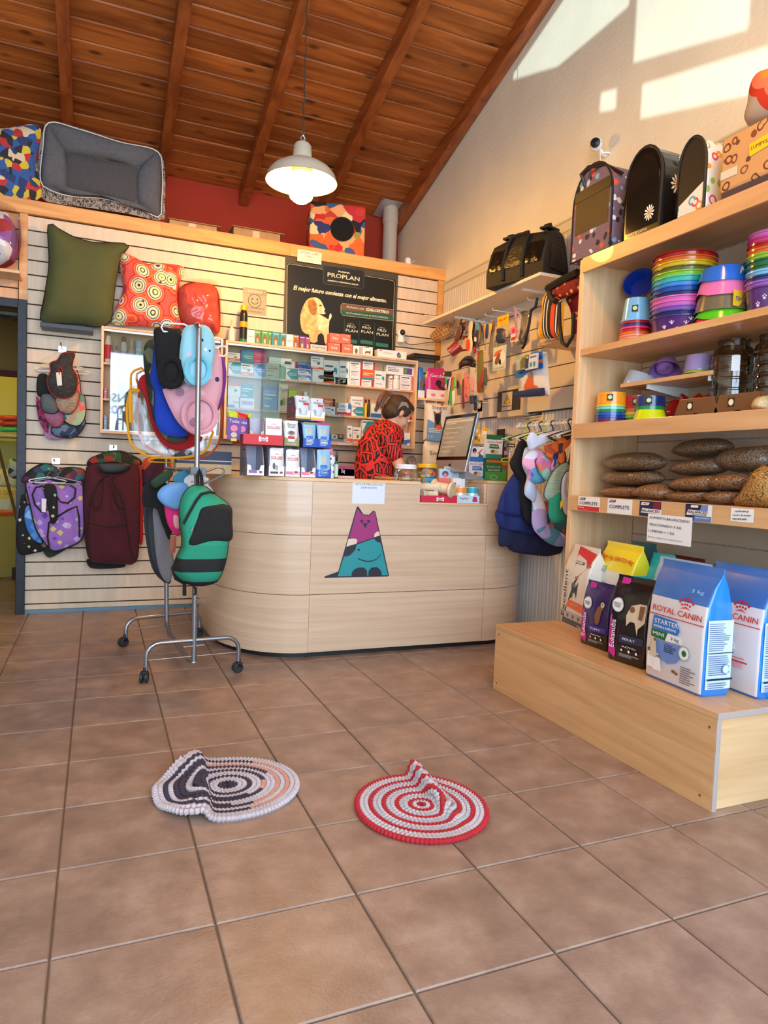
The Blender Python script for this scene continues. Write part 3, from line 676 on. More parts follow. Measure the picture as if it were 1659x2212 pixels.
def puff(name,outline,th,m,parent=None,n=44,rings=7,wob=.0,wf=9.,c=None,power=.5,back=.35,mf=None,smooth=True,loc=None,rot=None,folds=0.,ff=30.,sub=0,label=None,seed=0,wz=1.):
    """inflated cloth or bag: outline in local x,z; bulges to -y by th and to +y by th*back"""
    ol=resample(outline,n,smooth); cx,cz=c or (sum(p.x for p in ol)/n,sum(p.y for p in ol)/n)
    b=MB(); vs=[]; 
    for side,k in ((-1,1.),(1,back)):
        for r in range(rings,0 if side>0 else 0,-1) if side<0 else range(rings-1,0,-1):
            t=r/rings
            for p in ol:
                x,z=cx+(p.x-cx)*t,cz+(p.y-cz)*t
                y=side*th*k*max(0,1-t**2.4)**power
                if t<.999 or wob>.02:
                    w_=mnoise.noise(Vector((x*wf+seed*3.1,z*wf*wz,seed+side*.3)))*wob*(1-t**4+.1)
                    w_+=math.sin(x*ff+mnoise.noise(Vector((x*6,z*3,seed)))*3)*folds*(1-t**6)*(.4+.6*max(0,min(1,(cz+.5-z))))
                    y+=side*w_ if side<0 else w_*.5
                vs.append((x,y,z))
        vs.append((cx,side*(th*k+(mnoise.noise(Vector((cx*wf+seed*3.1,cz*wf*wz,seed+side*.3)))*wob*1.1 if side<0 else 0)),cz))
    fs=[]; nf=rings*n; cf=nf
    def R(r):return r*n
    for r in range(rings-1):
        for i in range(n):j=(i+1) % n; fs.append((R(r)+i,R(r)+j,R(r+1)+j,R(r+1)+i))
    for i in range(n):fs.append((R(rings-1)+i,R(rings-1)+(i+1) % n,cf))
    o2=nf+1; rows=[0]+[o2+r*n for r in range(rings-1)]; cb_=o2+(rings-1)*n
    for r in range(rings-1):
        for i in range(n):j=(i+1) % n; fs.append((rows[r]+j,rows[r]+i,rows[r+1]+i,rows[r+1]+j))
    for i in range(n):fs.append((rows[-1]+(i+1) % n,rows[-1]+i,cb_))
    area=sum(ol[i].x*ol[(i+1) % n].y-ol[(i+1) % n].x*ol[i].y for i in range(n))
    if area<0:fs=[f[::-1] for f in fs]
    b.add(vs,fs)
    if mf:b.m=[mf(*[sum(vs[i][a] for i in f)/len(f) for a in (0,1,2)]) for f in b.f]
    return b.build(name,m,parent,smooth=True,loc=loc,rot=rot,angle=60,sub=sub,label=label)
def px_outline(pts,ax,v,org):
    """photograph pixels on a wall plane as local x,z of a thing at org (x plane: thing turned by -90 degrees)"""
    out=[]
    for x,y in pts:
        p=at(x,y,ax,v)-Vector(org); out.append((p.x if ax=='y' else -p.y,p.z))
    return out
def rim(name,pts3,r,m,parent,seg=6,closed=True):return MB().tube(pts3,r,seg,closed=closed).build(name,m,parent,smooth=True)
def bottle(name,label,px,Y,z,prof,mats,group=None,cat='bottle',seg=20,splits=(),decs=None):
    """px = x centre, y top, width in pixels; profile in fractions of radius and height; splits = parts as (name, from, to)"""
    p=at(px[0],px[1],'y',Y); r=abs(at(px[0]+px[2]/2,px[1],'y',Y).x-p.x); h=p.z-z
    o=thing(name,label,cat,(p.x,Y,z),group=group)
    for (nm,i0,i1),m in zip(splits,mats):
        MB().lathe([(a*r,b_*h) for a,b_ in prof[i0:i1+1]],seg=seg).build(nm,m,o,smooth=True)
    return o,r,h
# ---------------------------------------------------------------- partition: notices and poster
o,w,h=sheet('bed_notice','white printed notice taped to ledge just above the dog poster','paper sign',(643,538,694,572),'y',YB-.028,mat((238,234,218),.7))
text('CUCHA / CUBO',GREY_INK,o,(0,-.0014,.026),.015,.145); text('2 EN 1',GREY_INK,o,(0,-.0014,0),.013,.06); text('(ant. fommy)',GREY_INK,o,(0,-.0014,-.022),.007,.06)
o,w,h=sheet('smile_notice','grey and silver smile notice on slat wall behind yellow-capped can','sign',(525,620,575,683),'y',YB-.001,mat((150,142,122),.5,.2))
MB().box(-w/2,-.002,h/2-.045,w/2,-.0012,h/2).build('header',mat((128,122,112),.4),o)
text('¡ SONRIA !',mat((225,222,210),.5),o,(0,-.0024,h/2-.023),.017,.14)
text('LO ESTAMOS',GREY_INK,o,(0,-.0014,-h/2+.045),.013,.14); text('FILMANDO',GREY_INK,o,(0,-.0014,-h/2+.02),.013,.12)
b=MB(); R0=.046; cz0=.005
b.tube([(R0*math.cos(a*PI/16),-.0016,cz0+R0*math.sin(a*PI/16)) for a in range(32)],.0022,5,closed=True)
b.tube([(.026*math.cos(a*PI/12),-.0016,cz0+.004+.026*math.sin(a*PI/12)) for a in range(-11,0)],.0022,5)
b.prism([(-.018+.006*math.cos(a),cz0+.013+.008*math.sin(a)) for a in (0,1,2,3,4,5)],-.0018,-.001).prism([(.018+.006*math.cos(a),cz0+.013+.008*math.sin(a)) for a in (0,1,2,3,4,5)],-.0018,-.001)
b.build('smiley',mat((70,66,60),.6),o)
# dog food poster
pa,pb_=at(616,555,'y',YB),at(857,757,'y',YB)
x0,x1,z1,z0=1.317,2.215,2.56,1.905
po=thing('wall_poster','large black pet food poster with golden puppy on the slat wall','poster',((x0+x1)/2,YB,z0)); W_,H_=x1-x0,z1-z0
BK=mat((20,19,18),.28)
MB().box(-W_/2,-.006,0,W_/2,0,H_).build('board',[BK],po)
MB().box(-W_/2,-.0065,0,W_/2,-.006,H_).build('border',mat((72,66,52),.4),po)
def PPx(x,y):                                            # crop pixels of the poster to board coordinates
    p=at(470+.3014*x,500+.3014*y,'y',YB-.006); return (p.x-(x0+x1)/2,p.z-z0)
MB().prism([PPx(*q) for q in [(500,232),(508,226),(1262,345),(1276,356),(1258,900),(492,840)]],-.0072,-.0066).build('field',BK,po)
IV=mat((236,228,200),.5)
def pline(pts,r=.0012,m=IV,name='line',closed=False):return MB().tube([(a,-.0074,c_) for a,c_ in [PPx(*p) for p in pts]],r,4,closed=closed).build(name,m,po)
pline([(492,840),(500,245),(512,232),(760,272)]); pline([(1055,318),(1255,352),(1268,368),(1250,880)])
MB().prism([PPx(*q) for q in [(760,240),(1040,275),(1055,290),(1050,410),(1035,416),(770,380),(752,368),(752,250)]],-.0088,-.0066).build('logo_plate',mat((24,23,22),.4),po)
pline([(765,245),(1035,279),(1050,292),(1045,402),(1030,410),(772,376),(758,364),(758,256)],.0016,closed=True)
def ptext(s,x,y,h_,wpx,m=IV,shear=0.,ang=0.,bold=0.,yy=-.0096):
    X,Z=PPx(x,y); Xa,_=PPx(x-wpx/2,y); Xb,_=PPx(x+wpx/2,y)
    return text(s,m,po,(X,yy,Z),h_,Xb-Xa,shear=shear,bold=bold)
ptext('PURINA',905,294,.010,85,bold=.0006); ptext('PROPLAN',903,328,.031,230,bold=.0004); ptext('ALIMENTA Y PROTEGE SU SALUD.',900,368,.009,225,bold=.0005)
ptext('El mejor futuro comienza con el mejor alimento.',885,452,.030,670,shear=.25,bold=.0012,yy=-.008)
MB().prism([PPx(*q) for q in [(895,515),(1262,562),(1258,600),(885,560),(883,530)]],-.0082,-.0066).build('band',mat((104,76,60),.5),po)
MB().prism([PPx(*q) for q in [(885,560),(1258,600),(1256,640),(895,600),(886,590)]],-.0082,-.0066).build('band',mat((24,84,66),.5),po)
pline([(1262,562),(895,515),(883,530),(883,585),(897,602),(1256,642)],.0012)
ptext('Exclusivo con',985,548,.017,125,shear=.25,yy=-.0095); ptext('CALOSTRO',1143,570,.020,165,shear=.2,bold=.0012,yy=-.0095); ptext('con Proteínas de la Leche de FÁCIL DIGESTIÓN',1072,602,.012,300,shear=.2,yy=-.0095)
for i,(a,b_,t_,bt) in enumerate([(908,1005,628,860),(1015,1118,636,865),(1125,1228,655,872)]):
    MB().prism([PPx(*q) for q in [(a,t_),(b_,t_+12),(b_+2,bt),(a,bt-5)]],-.009,-.0066).build('printed_bag',mat((14,24,26),.3),po)
    pline([(a,t_),(a-3,bt-30)],.0012,mat((60,130,120),.4)); m_=(a+b_)/2
    ptext('PURINA',m_,t_+36,.005,40,yy=-.0100); ptext('PRO',m_,t_+56,.020,62,yy=-.0100); ptext('PLAN',m_+4,t_+86,.021,84,yy=-.0100)
    MB().prism([PPx(*q) for q in [(a+8,t_+140),(b_-6,t_+152),(b_-6,t_+178),(a+8,t_+166)]],-.0094,-.0088).build('bag_band',mat((40,110,92),.5),po)
FUR=mat((222,180,120),.8,noise=.35,scale=30.); FUR2=mat((238,214,168),.8,noise=.2,scale=40.); FURD=mat((168,118,62),.8,noise=.3,scale=40.)
def pshape(pts,m,k,name):return MB().prism([(p.x,p.y) for p in resample([PPx(*q) for q in pts],40)],-.0068-.0006*k,-.0066).build(name,m,po)
pshape([(600,570),(640,490),(690,472),(735,490),(770,560),(778,582),(755,592),(725,590),(760,610),(800,640),(795,700),(800,795),(770,805),(755,730),(715,745),(715,790),(665,795),(655,740),(610,720),(592,640)],FUR,1,'puppy_body')
pshape([(715,595),(790,630),(800,600),(812,585),(817,615),(798,650),(796,720),(798,795),(775,800),(762,720),(720,700)],FUR2,2,'puppy_back')
pshape([(690,475),(735,492),(768,555),(778,575),(768,592),(730,590),(700,570),(690,520)],FUR2,3,'puppy_face')
pshape([(650,500),(690,490),(712,530),(705,590),(680,600),(655,560)],FURD,4,'puppy_ear')
pshape([(728,528),(742,526),(744,534),(730,537)],BLACK,5,'puppy_eye'); pshape([(765,562),(777,568),(775,584),(766,580)],BLACK,5,'puppy_nose')
# ---------------------------------------------------------------- spray can, bottle and boxes on the cabinet tops
ZC=1.8885
def z_at(x,y,Y=1.47):return at(x,y,'y',Y).z
can,r_,h_=bottle('spray_can','tall black spray can with yellow cap beside the smile notice',(527,659,17),1.47,ZC,[(1,0),(1,.08),(1,.1),(1,.72),(.9,.8),(.72,.83),(.72,.85),(.82,.86),(.8,.99),(0,1)],
       [mat((26,26,26),.3),mat((245,190,20),.35)],splits=(('can',0,6),('cap',6,9)),cat='can')
MB().lathe([(r_*1.02,0),(r_*1.02,h_*.09)],seg=20).build('base_band',mat((40,130,60),.4),can,smooth=True)
MB().lathe([(r_*1.015,h_*.4),(r_*1.015,h_*.55)],seg=20).build('label_band',mat((236,170,30),.4),can,smooth=True)
bottle('dropper_bottle','small white bottle with pointed cap left of the tall spray can',(501,690,15),1.47,ZC,[(1,0),(1,.5),(.5,.62),(.3,.66),(.28,.95),(0,1)],[mat((232,226,214),.4),mat((220,200,170),.4)],splits=(('bottle',0,3),('cap',3,5)))
def dogbox(col):return [('r',.55,0,1,1,col),('t',.3,.5,.12,.45,'Simparica','d'),('p',[(.6,.1),(.6,.45),(.68,.7),(.85,.7),(.92,.45),(.9,.1)],'u'),('c',.76,.6,.1,.14,'u'),('p',[(.7,.1),(.7,.4),(.82,.4),(.82,.1)],'e'),('r',.6,.85,.95,.9,'w')]
def slimbox(col):return [('r',.0,.0,1,1,col),('p',[(.2,.08),(.2,.5),(.35,.72),(.65,.72),(.8,.5),(.8,.08)],'u'),('c',.5,.6,.22,.13,'u'),('r',.35,.08,.65,.4,'e'),('r',.15,.85,.85,.9,'w')]
TOP=[((534,713,563,742),'w',dogbox('g'),'wide white and green flea tablet box with brown dog',.07),((565,715,579,743),'g',slimbox('g'),'narrow green flea tablet box with brown dog',.09),((580,717,586,744),'g',slimbox('g'),'very thin green flea tablet box edge',.09),
 ((588,718,604,746),'t',slimbox('t'),'teal box with small tan dog',.08),((605.5,719,618,747),'t',slimbox('t'),'second teal box with tan dog, beside the orange one',.08),((619,723,645,751),'w',dogbox('o'),'wide white and orange tablet box',.06),
 ((647,726,659,753),'p',slimbox('p'),'purple box with white dog',.08),((660.5,728,669,754),'m',slimbox('m'),'narrow magenta box at the end of the tablet boxes',.08)]
for px,col,decs,lab,dp in TOP:carton('medicine_box',lab+' on cabinet top','box',px,1.455,dp,col,decs,'tablet boxes on the cabinet top',ZC)
o,w,h=carton('foil_packet','crinkled silver foil packet on cabinet top below the puppy','packet',(671,745,706,758),1.455,.06,'s',[('t',.5,.55,.4,.8,'DiagPrime','d')],None,ZC,rough=.25)
for px,z_,lab in (((709,741,735,761),ZC,'lower left'),((739,742,761,763),ZC,'lower right'),((713,720,735,741),None,'upper left'),((736,722,757,742),None,'upper right')):
    carton('supplement_box','coral box lettered bia, %s of the stack of four' % lab,'box',px,1.45,.07,'c',[('t',.5,.48,.3,.5,'bia','w'),('r',.5,.82,.9,.88,'e')],'coral boxes stacked before the poster',z_ if z_ else ZC+z_at(720,741,1.45)-z_at(720,761,1.45)+.001)
carton('medicine_box','small white box with brown dog right of the coral boxes','box',(763,747,782,767),1.455,.06,'w',[('c',.35,.4,.16,.3,'u'),('r',.65,.1,.95,.9,'a'),('r',.3,.1,.4,.4,'u')],'tablet boxes on the cabinet top',ZC)
carton('medicine_box','small white box with running tan dog near the poster corner','box',(784,749,805,769),1.455,.06,'w',[('p',[(.2,.3),(.3,.5),(.7,.5),(.8,.65),(.75,.3),(.7,.15),(.6,.3),(.35,.3),(.3,.12)],'u'),('r',.1,.85,.6,.92,'k')],'tablet boxes on the cabinet top',ZC)
carton('medicine_box','long low white box with purple curl at right end of cabinet top','box',(816,757,878,775),1.455,.07,'w',[('t',.35,.6,.3,.3,'Ohm','a'),('c',.72,.5,.06,.35,'p'),('c',.76,.4,.05,.25,'g'),('r',.05,.8,.15,.9,'r')],'tablet boxes on the cabinet top',ZC)
# ---------------------------------------------------------------- medicine boxes inside the cabinets
def arrow(col):return [('p',[(.05,.5),(.45,.95),(1,.95),(1,.05),(.45,.05)],col),('t',.55,.52,.1,.7,'AMPICILINA','w'),('r',.3,.38,.9,.42,'w'),('r',.05,.88,.4,.93,'d')]
def band(col,v=.28):return [('r',0,0,1,v,col),('r',.08,.78,.7,.85,'d'),('r',.08,.62,.5,.67,'a'),('c',.6,.45,.12,.1,'d'),('r',.1,.08,.6,.13,'w')]
def side(col,s=None):return [('r',.86,0,1,1,col),('r',.08,.7,.75,.8,'d'),('r',.08,.5,.5,.56,col),('r',.08,.3,.7,.35,'a'),('r',.08,.15,.6,.2,'a')]+([('t',.42,.75,.16,.6,s,'k')] if s else [])
def full(s=None,c2='w'):return [('r',.1,.6,.9,.68,c2),('r',.1,.45,.6,.5,c2),('r',.1,.12,.5,.2,c2)]+([('t',.5,.78,.14,.8,s,c2)] if s else [])
def pill(col):return [('r',.04,.55,.96,.92,col),('c',.9,.5,.08,.3,col),('t',.35,.74,.2,.5,'Dextine','w'),('r',.08,.3,.6,.38,'d'),('r',.08,.14,.4,.2,'a')]
def curl(col):return [('c',.75,.55,.12,.16,col),('c',.7,.4,.09,.12,'w'),('r',.08,.7,.6,.78,'d'),('r',.08,.5,.5,.55,'a'),('r',.08,.2,.7,.25,'a')]
ROWS=[
 ('upper shelf',1.66,[
  [(85,218,183,330,'w',arrow('t'),'white box with teal arrow'),(85,150,180,217,'w',band('o'),'white box with orange foot')],
  [(187,241,285,332,'w',band('o')+[('t',.5,.55,.14,.8,'Ceprodien','k')],'white box with handwriting-like name'),(190,125,285,240,'b',arrow('t'),'blue box with arrow')],
  [(290,240,385,345,'l',arrow('b'),'pale box with blue arrow'),(288,128,392,238,'m',full('PRO','P'),'magenta box')],
  [(388,238,490,350,'e',full('PRO','u'),'beige box with oval emblem'),(412,150,588,206,'w',[('r',.05,.3,.95,.35,'a')],'long plain white box')],
  [(545,275,638,376,'w',arrow('t'),'white box with teal arrow, beside blue-barred boxes'),(534,220,626,272,'w',side('r'),'white box with red edge')],
  [(645,332,748,386,'w',pill('b'),'bottom box of three with blue bar'),(641,277,744,331,'w',pill('b'),'middle box of three with blue bar'),(632,222,738,276,'B',pill('b'),'dark blue box on top of three')],
  [(757,290,928,400,'w',[('c',.42,.42,.16,.16,'d'),('r',.3,.3,.55,.36,'d'),('p',[(.35,0),(.7,.12),(1,.2),(1,0)],'o'),('t',.75,.62,.08,.35,'Romit','t'),('r',.05,.85,.3,.9,'a')],'wide white box with sleeping grey dog'),(745,186,843,290,'w',band('o',.16)+[('t',.45,.6,.14,.6,'22 JUL','k')],'orange-footed box with written note')],
  [(848,216,968,300,'w',curl('t')+[('t',.45,.25,.16,.7,'Ahiglo','k')],'white box with written note and teal curl')],
  [(938,352,1033,415,'w',curl('g'),'low white box')],
  [(973,220,1048,352,'w',curl('t'),'tall white box with teal curl')],
  [(1050,350,1145,420,'w',side('r'),'low white box with red edge, bottom of pile'),(1055,286,1148,349,'w',side('r'),'middle white box with red edge'),(1055,218,1150,285,'w',side('r','LOXON'),'top white box lettered in black')],
  [(1146,372,1236,430,'w',side('r'),'lowest box under the orange one'),(1153,284,1246,371,'o',full(None)+[('r',0,0,1,.22,'t')],'orange box with teal foot'),(1160,217,1250,283,'w',side('r'),'white box over the orange one')],
  [(1252,300,1338,388,'w',curl('t'),'white box with green-teal curl')],
  [(1372,338,1393,440,'w',side('r'),'slim white box beside the pill bottle')],
  [(1455,402,1550,455,'w',side('P','T4'),'lower white and pink box'),(1455,336,1550,401,'w',side('P','T4'),'upper white and pink box')]]),
 ('middle shelf',1.43,[
  [(84,505,170,576,'w',[('r',0,.0,.6,.25,'b'),('t',.7,.5,.2,.5,'rmil','n')],'white box lettered in dark blue'),(84,386,182,503,'w',band('w')+[('r',0,.75,1,1,'o')],'white box with orange top')],
  [(181,516,290,583,'w',[('r',.1,.35,.9,.7,'v')],'white box with violet panel'),(185,397,285,514,'t',full(None),'teal box with pale emblem')],
  [(366,420,475,505,'b',full('Amoxil','w'),'plain blue box')],
  [(487,405,558,505,'e',[('t',.5,.8,.16,.9,'Algen','d'),('c',.6,.35,.2,.15,'q'),('c',.35,.3,.15,.12,'G')],'pale green-grey box with dog')],
  [(566,455,630,503,'L',full(None),'small lime box')],
  [(848,582,935,640,'w',curl('d'),'white box with tan dog'),(840,515,935,580,'o',full(None)+[('r',.8,0,1,1,'k')],'orange and black box')],
  [(952,600,1057,652,'w',band('r',.45),'white box with red band'),(965,550,1060,599,'w',[('r',.78,0,1,1,'b'),('t',.1,.7,.3,.1,'+','b')]+words(.08,.7,.2,.6,3),'white box with blue end')],
  [(1070,581,1165,655,'w',arrow('t'),'white box with teal arrow, under the written box'),(1060,500,1168,580,'w',[('t',.5,.6,.16,.75,'RANIVET','k'),('t',.5,.3,.14,.4,'40g','k'),('r',.92,0,1,1,'r')],'white box with written name')],
  [(1222,562,1300,665,'w',[('r',0,.0,1,.3,'b'),('c',.5,.6,.18,.2,'d')],'white and blue box by the black bottle')],
  [(1502,548,1546,676,'r',full(None),'red box right of the shopkeeper')]]),
 ('bottom shelf',1.221,[
  [(908,842,1000,880,'a',[],'grey tray box'),(908,806,955,840,'w',[('c',.5,.5,.18,.3,'u')],'tiny white eye-drop box')],
  [(1003,842,1098,884,'a',[],'second grey tray box'),(958,808,1005,842,'u',[('c',.5,.5,.2,.35,'w'),('c',.5,.5,.1,.18,'k')],'tiny box with printed eye')],
  [(1035,735,1070,842,'w',band('o'),'tall slim box with orange foot')],
  [(1078,748,1140,846,'w',band('o'),'tall white orange-footed box')],
  [(1152,690,1240,760,'w',arrow('t'),'white box with teal arrow behind the shopkeeper')],
  [(1447,808,1478,898,'w',side('b'),'slim white box, last but one')],[(1484,792,1530,903,'w',[('p',[(0,.1),(1,.3),(1,.55),(0,.45)],'b'),('c',.4,.15,.12,.06,'r')],'white box with blue wave')]])]
for rown,zs0,stacks in ROWS:
    for si,stack in enumerate(stacks):
        zz=zs0+.0005
        for bi,(a,b_,c_,d_,col,decs,lab) in enumerate(stack):
            px=(470+.2713*a,720+.2713*b_,470+.2713*c_,720+.2713*d_)
            Y=1.475
            o,w,h=carton('medicine_box','%s, stack %s from left, %s' % (lab,ORD[si],'cabinet '+rown),'box',px,Y,.05,col,decs,'medicine boxes on the cabinet '+rown,
                   None if bi else zz)
            if bi:o.location.z=zz
            zz=o.location.z+h+.0008
# rescale: heights were measured from the photograph, the pile simply stacks them
carton('medicine_box','long white box with purple and green curl, tilted over the pill bottle','box',(835,791,893,809),1.475,.05,'w',[('r',.62,.15,.95,.85,'p'),('c',.7,.5,.06,.3,'g')]+words(.05,.5,.3,.8,3),'medicine boxes on the cabinet upper shelf',1.771)
PB=[(1,0),(1,.62),(.9,.7),(.62,.74),(.62,.78),(.75,.79),(.75,.98),(0,1)]
bottle('pill_bottle','white pill bottle with red foot on the cabinet upper shelf',(856,811,15),1.49,1.6605,PB,[mat((236,232,226),.4),mat((240,240,240),.4)],splits=(('bottle',0,4),('cap',4,7)))
bottle('pill_bottle','squat green-white bottle among boxes on the cabinet upper shelf',(610.5,783,14),1.49,1.6605,PB,[mat((120,176,150),.4),mat((210,220,212),.4)],splits=(('bottle',0,4),('cap',4,7)))
bottle('pill_bottle','white-capped jar on the middle shelf behind the cat pouches',(660,846,12),1.49,1.4305,PB,[mat((236,232,226),.4),mat((240,240,240),.4)],splits=(('bottle',0,4),('cap',4,7)))
for k,(x,c_,lb) in enumerate(((790.5,'y','yellow'),(797.5,'k','black'))):
    bottle('medicine_bottle','%s bottle with black cap standing on the cabinet middle shelf' % lb,(x,863,6.5),1.50,1.4305,[(1,0),(1,.72),(.5,.8),(.5,.82),(.6,.82),(.6,1),(0,1)],[pm(c_),BLACK],splits=(('bottle',0,3),('cap',3,6)))
bc=lambda x,y:(200+.1266*x,680+.1266*y)
SH_=[(1,0),(1,.62),(.8,.7),(.55,.73),(.55,.76),(.6,.77),(.6,.98),(0,1)]
def cabb(x,y,wpx,label,prof,mats,splits,band=None):
    q=bc(x,y); o,r,h=bottle('shampoo_bottle',label,(q[0],q[1],wpx*.1266),1.49,1.6655,prof,mats,splits=splits)
    if band:MB().lathe([(r*1.02,h*band[0]),(r*1.02,h*band[1])],seg=20).build('label_band',pm(band[2]),o,smooth=True)
cabb(275,360,130,'white bottle with red label, leftmost in the left cabinet',[(1,0),(1,.7),(.85,.88),(.7,.95),(.6,1),(0,1)],[pm('e')],(('bottle',0,5),),(.14,.66,'r'))
cabb(408,515,105,'small white bottle with blue tip in the left cabinet',[(1,0),(1,.66),(.5,.7),(.5,.72),(.42,.72),(.2,.98),(0,1)],[pm('e'),pm('B')],(('bottle',0,3),('cap',3,6)),(.35,.62,'P'))
cabb(535,372,105,'tall white bottle with black cap in the left cabinet',[(1,0),(1,.7),(.75,.79),(.72,.8),(.72,.8),(.72,.98),(0,1)],[pm('w'),BLACK],(('bottle',0,3),('cap',3,6)),(.2,.45,'P'))
cabb(668,400,120,'clear trigger spray bottle with pink label in the left cabinet',[(1,0),(1,.45),(.6,.6),(.35,.64),(.35,.66),(.5,.7),(.62,.9),(.4,1),(0,1)],[pm('e'),mat((200,190,175),.2)],(('bottle',0,4),('spray_head',4,8)),(.08,.42,'P'))
def cbx(a,b_,c_,d_,col,decs,lab,z,nm='medicine_box'):
    p0,p1=bc(a,b_),bc(c_,d_); return carton(nm,lab,'box',(*p0,*p1),1.48,.05,col,decs,None,z)
cbx(745,445,830,790,'l',full(None),'pale blue box beside the trigger spray in the left cabinet',1.6655)
cbx(425,1030,520,1120,'r',[('t',.55,.5,.5,.5,'SA','w')],'small red box lettered SA on the left cabinet middle shelf',1.4305+.05)
cbx(405,1120,640,1180,'e',words(.1,.9,.2,.8,2),'low beige box under the red one in the left cabinet',1.4305)
cbx(530,1035,630,1125,'e',[('r',.1,.2,.4,.8,'u'),('r',.55,.2,.9,.8,'u')],'beige and brown box beside the red one in the left cabinet',1.4305+.05)
cbx(200,1245,240,1320,'P',full(None),'pink box at the left end of left cabinet middle shelf',1.4305)
cbx(195,1715,240,1940,'l',full(None),'tall pale blue box low in the left cabinet',1.2165)
for k,(x,t_) in enumerate(((380,1560),(470,1600))):cbx(x-40,t_,x+42,1940,'w' if k else 'v',words(.1,.9,.3,.8,5),('white' if k else 'lilac')+' carton low in the left cabinet',1.2165)
# shelf labels
for x,y,s in ((600,822,'ANTIBIOTICOS'),(697,833.5,'ANTIBIOTICOS'),(850,843,'HORMONAS'),(529,880,'ANTINFLAMATORIOS'),(722,895,'DIURETICO'),(810,902,'ANTISEPTICOS'),(745,961,'DERMATOLOGICOS')):
    zc=1.6525 if y<850 else (1.4225 if y<910 else 1.2135); p=at(x,y,'y',1.4645 if zc>1.3 else YC)
    yq=1.4645 if zc>1.3 else YC
    o=thing('shelf_label','white strip reading %s%s' % (s.title(),{600:', left one',697:', right one'}.get(x,'')),'label',(p.x,yq,zc)); MB().box(-.05,-.001,-.006,.05,0,.006).build('strip',PAPER,o); text(s,INK,o,(0,-.0013,0),.006,.085)
# ---------------------------------------------------------------- cushions, beds and clothes
def soft(name,label,cat,pts,Y,th,m,part='body',trim=None,trim_r=.004,group=None,conv=None,folds=0.,wob=0.,n=44,rings=7,z=None,back=.4,**kw):
    """a puffed cloth thing drawn as photograph pixels on the plane y = Y; root at its lowest point"""
    q=[conv(*p) for p in pts] if conv else pts
    W3=[at(x,y,'y',Y) for x,y in q]; zl=min(p.z for p in W3) if z is None else z; cx=sum(p.x for p in W3)/len(W3)
    if cat=='dog clothing' and 'vest' not in name and 'backpack' not in name:th *= .62; wob=max(wob*1.7,.016); wf=kw.pop('wf',11); kw.update(wf=wf*1.3,wz=.35,power=.36); n,rings=max(n,56),max(rings,9)
    o=thing(name,label,cat,(cx,Y,zl),group=group)
    ol=[(p.x-cx,p.z-zl) for p in W3]
    puff(part,ol,th,m,o,n=n,rings=rings,folds=folds,wob=wob,back=back,seed=cx*3+zl,**kw)
    if trim:rim('trim',[(p.x,0,p.y) for p in resample(ol,n)],trim_r,trim,o)
    return o,(lambda pts2:[(at(*(conv(*p) if conv else p),'y',Y).x-cx,at(*(conv(*p) if conv else p),'y',Y).z-zl) for p in pts2])
def extra(o,f,pts,y,th,m,name='panel',**kw):return puff(name,f(pts),th,m,o,loc=(0,y,0),**kw)
def line3(o,f,pts,y,r,m,name='trim',closed=False):return MB().tube([(a,y,c_) for a,c_ in f(pts)],r,6,closed=closed).build(name,m,o,smooth=True)
ZL=2.647
LEO=cells([(44,38,40),(70,58,54)],52,base=(158,146,136),thr=.52,edge=True)
DENIM=mat((92,94,100),.9,noise=.12,scale=60.,bump=.3,bscale=160.)
hz=lambda x,y:(x*.5,y*.5)
def onto(o,dy=0):                                         # lift or lower a leaning thing so that it stands on the ledge
    o.location.z=ZL+.002
o,f=soft('dog_bed','grey bolster dog bed with leopard print outside, on its side on the ledge','pet bed',
            [(186,560),(210,528),(350,555),(520,612),(680,648),(712,740),(712,880),(700,952),(560,925),(400,900),(250,880),(180,858),(158,800),(168,650)],1.66,.012,LEO,'outer_shell',conv=hz,back=18,power=.35,n=56,z=ZL)
pip=[(210,537),(350,567),(520,620),(675,657),(700,740),(697,880),(685,943),(600,905),(450,864),(300,852),(205,820),(175,780),(186,650)]
P3=resample(f(pip),60); rim('piping',[(p.x,-.022,p.y) for p in P3],.004,mat((226,222,212),.6),o)
extra(o,f,pip,-.008,.012,DENIM,'lining',n=50)
for pts in ([(212,542),(350,572),(520,625),(668,662),(600,725),(480,700),(285,662),(240,600)],[(208,545),(245,600),(285,665),(288,820),(235,830),(182,785),(190,650)],
            [(672,665),(696,745),(692,880),(682,935),(620,900),(592,860),(596,745)],[(190,800),(285,822),(400,850),(600,885),(670,935),(560,892),(440,862),(300,850)]):
    extra(o,f,pts,-.02,.055,DENIM,'bolster',wob=.01,rings=8)
extra(o,f,[(285,668),(440,695),(594,728),(594,870),(440,850),(286,818)],-.018,.03,mat((74,75,79),.9,noise=.1,scale=60.,bump=.3,bscale=160.),'cushion',wob=.01)
CART=cells([(210,190,60),(50,90,160),(190,50,50),(40,40,50),(220,200,170),(40,60,110)],22,warp=.03)
o,f=soft('print_cushion','busy dark multicoloured print cushion at left end of the ledge','cushion',[(-60,270),(0,278),(85,272),(78,350),(82,432),(-60,425)],1.64,.06,CART,'cover',wob=.012,z=ZL)
o,f=soft('bagged_cushion','round purple and red cushion in clear bag on little shelf over door','cushion',[(-40,455),(0,458),(28,480),(40,520),(34,560),(15,576),(-40,572)],1.46,.07,cells([(120,80,150),(220,215,215),(170,50,60),(150,90,170)],14,warp=.05),'cover',z=2.157)
extra(o,f,[(-40,440),(20,442),(42,470),(45,540),(20,577),(-40,575)],-.01,.085,FILM,'clear_bag',wob=.012)
ds=thing('door_shelf','small wooden shelf on slats just above the doorway','shelf',(-.65,1.45,2.137))
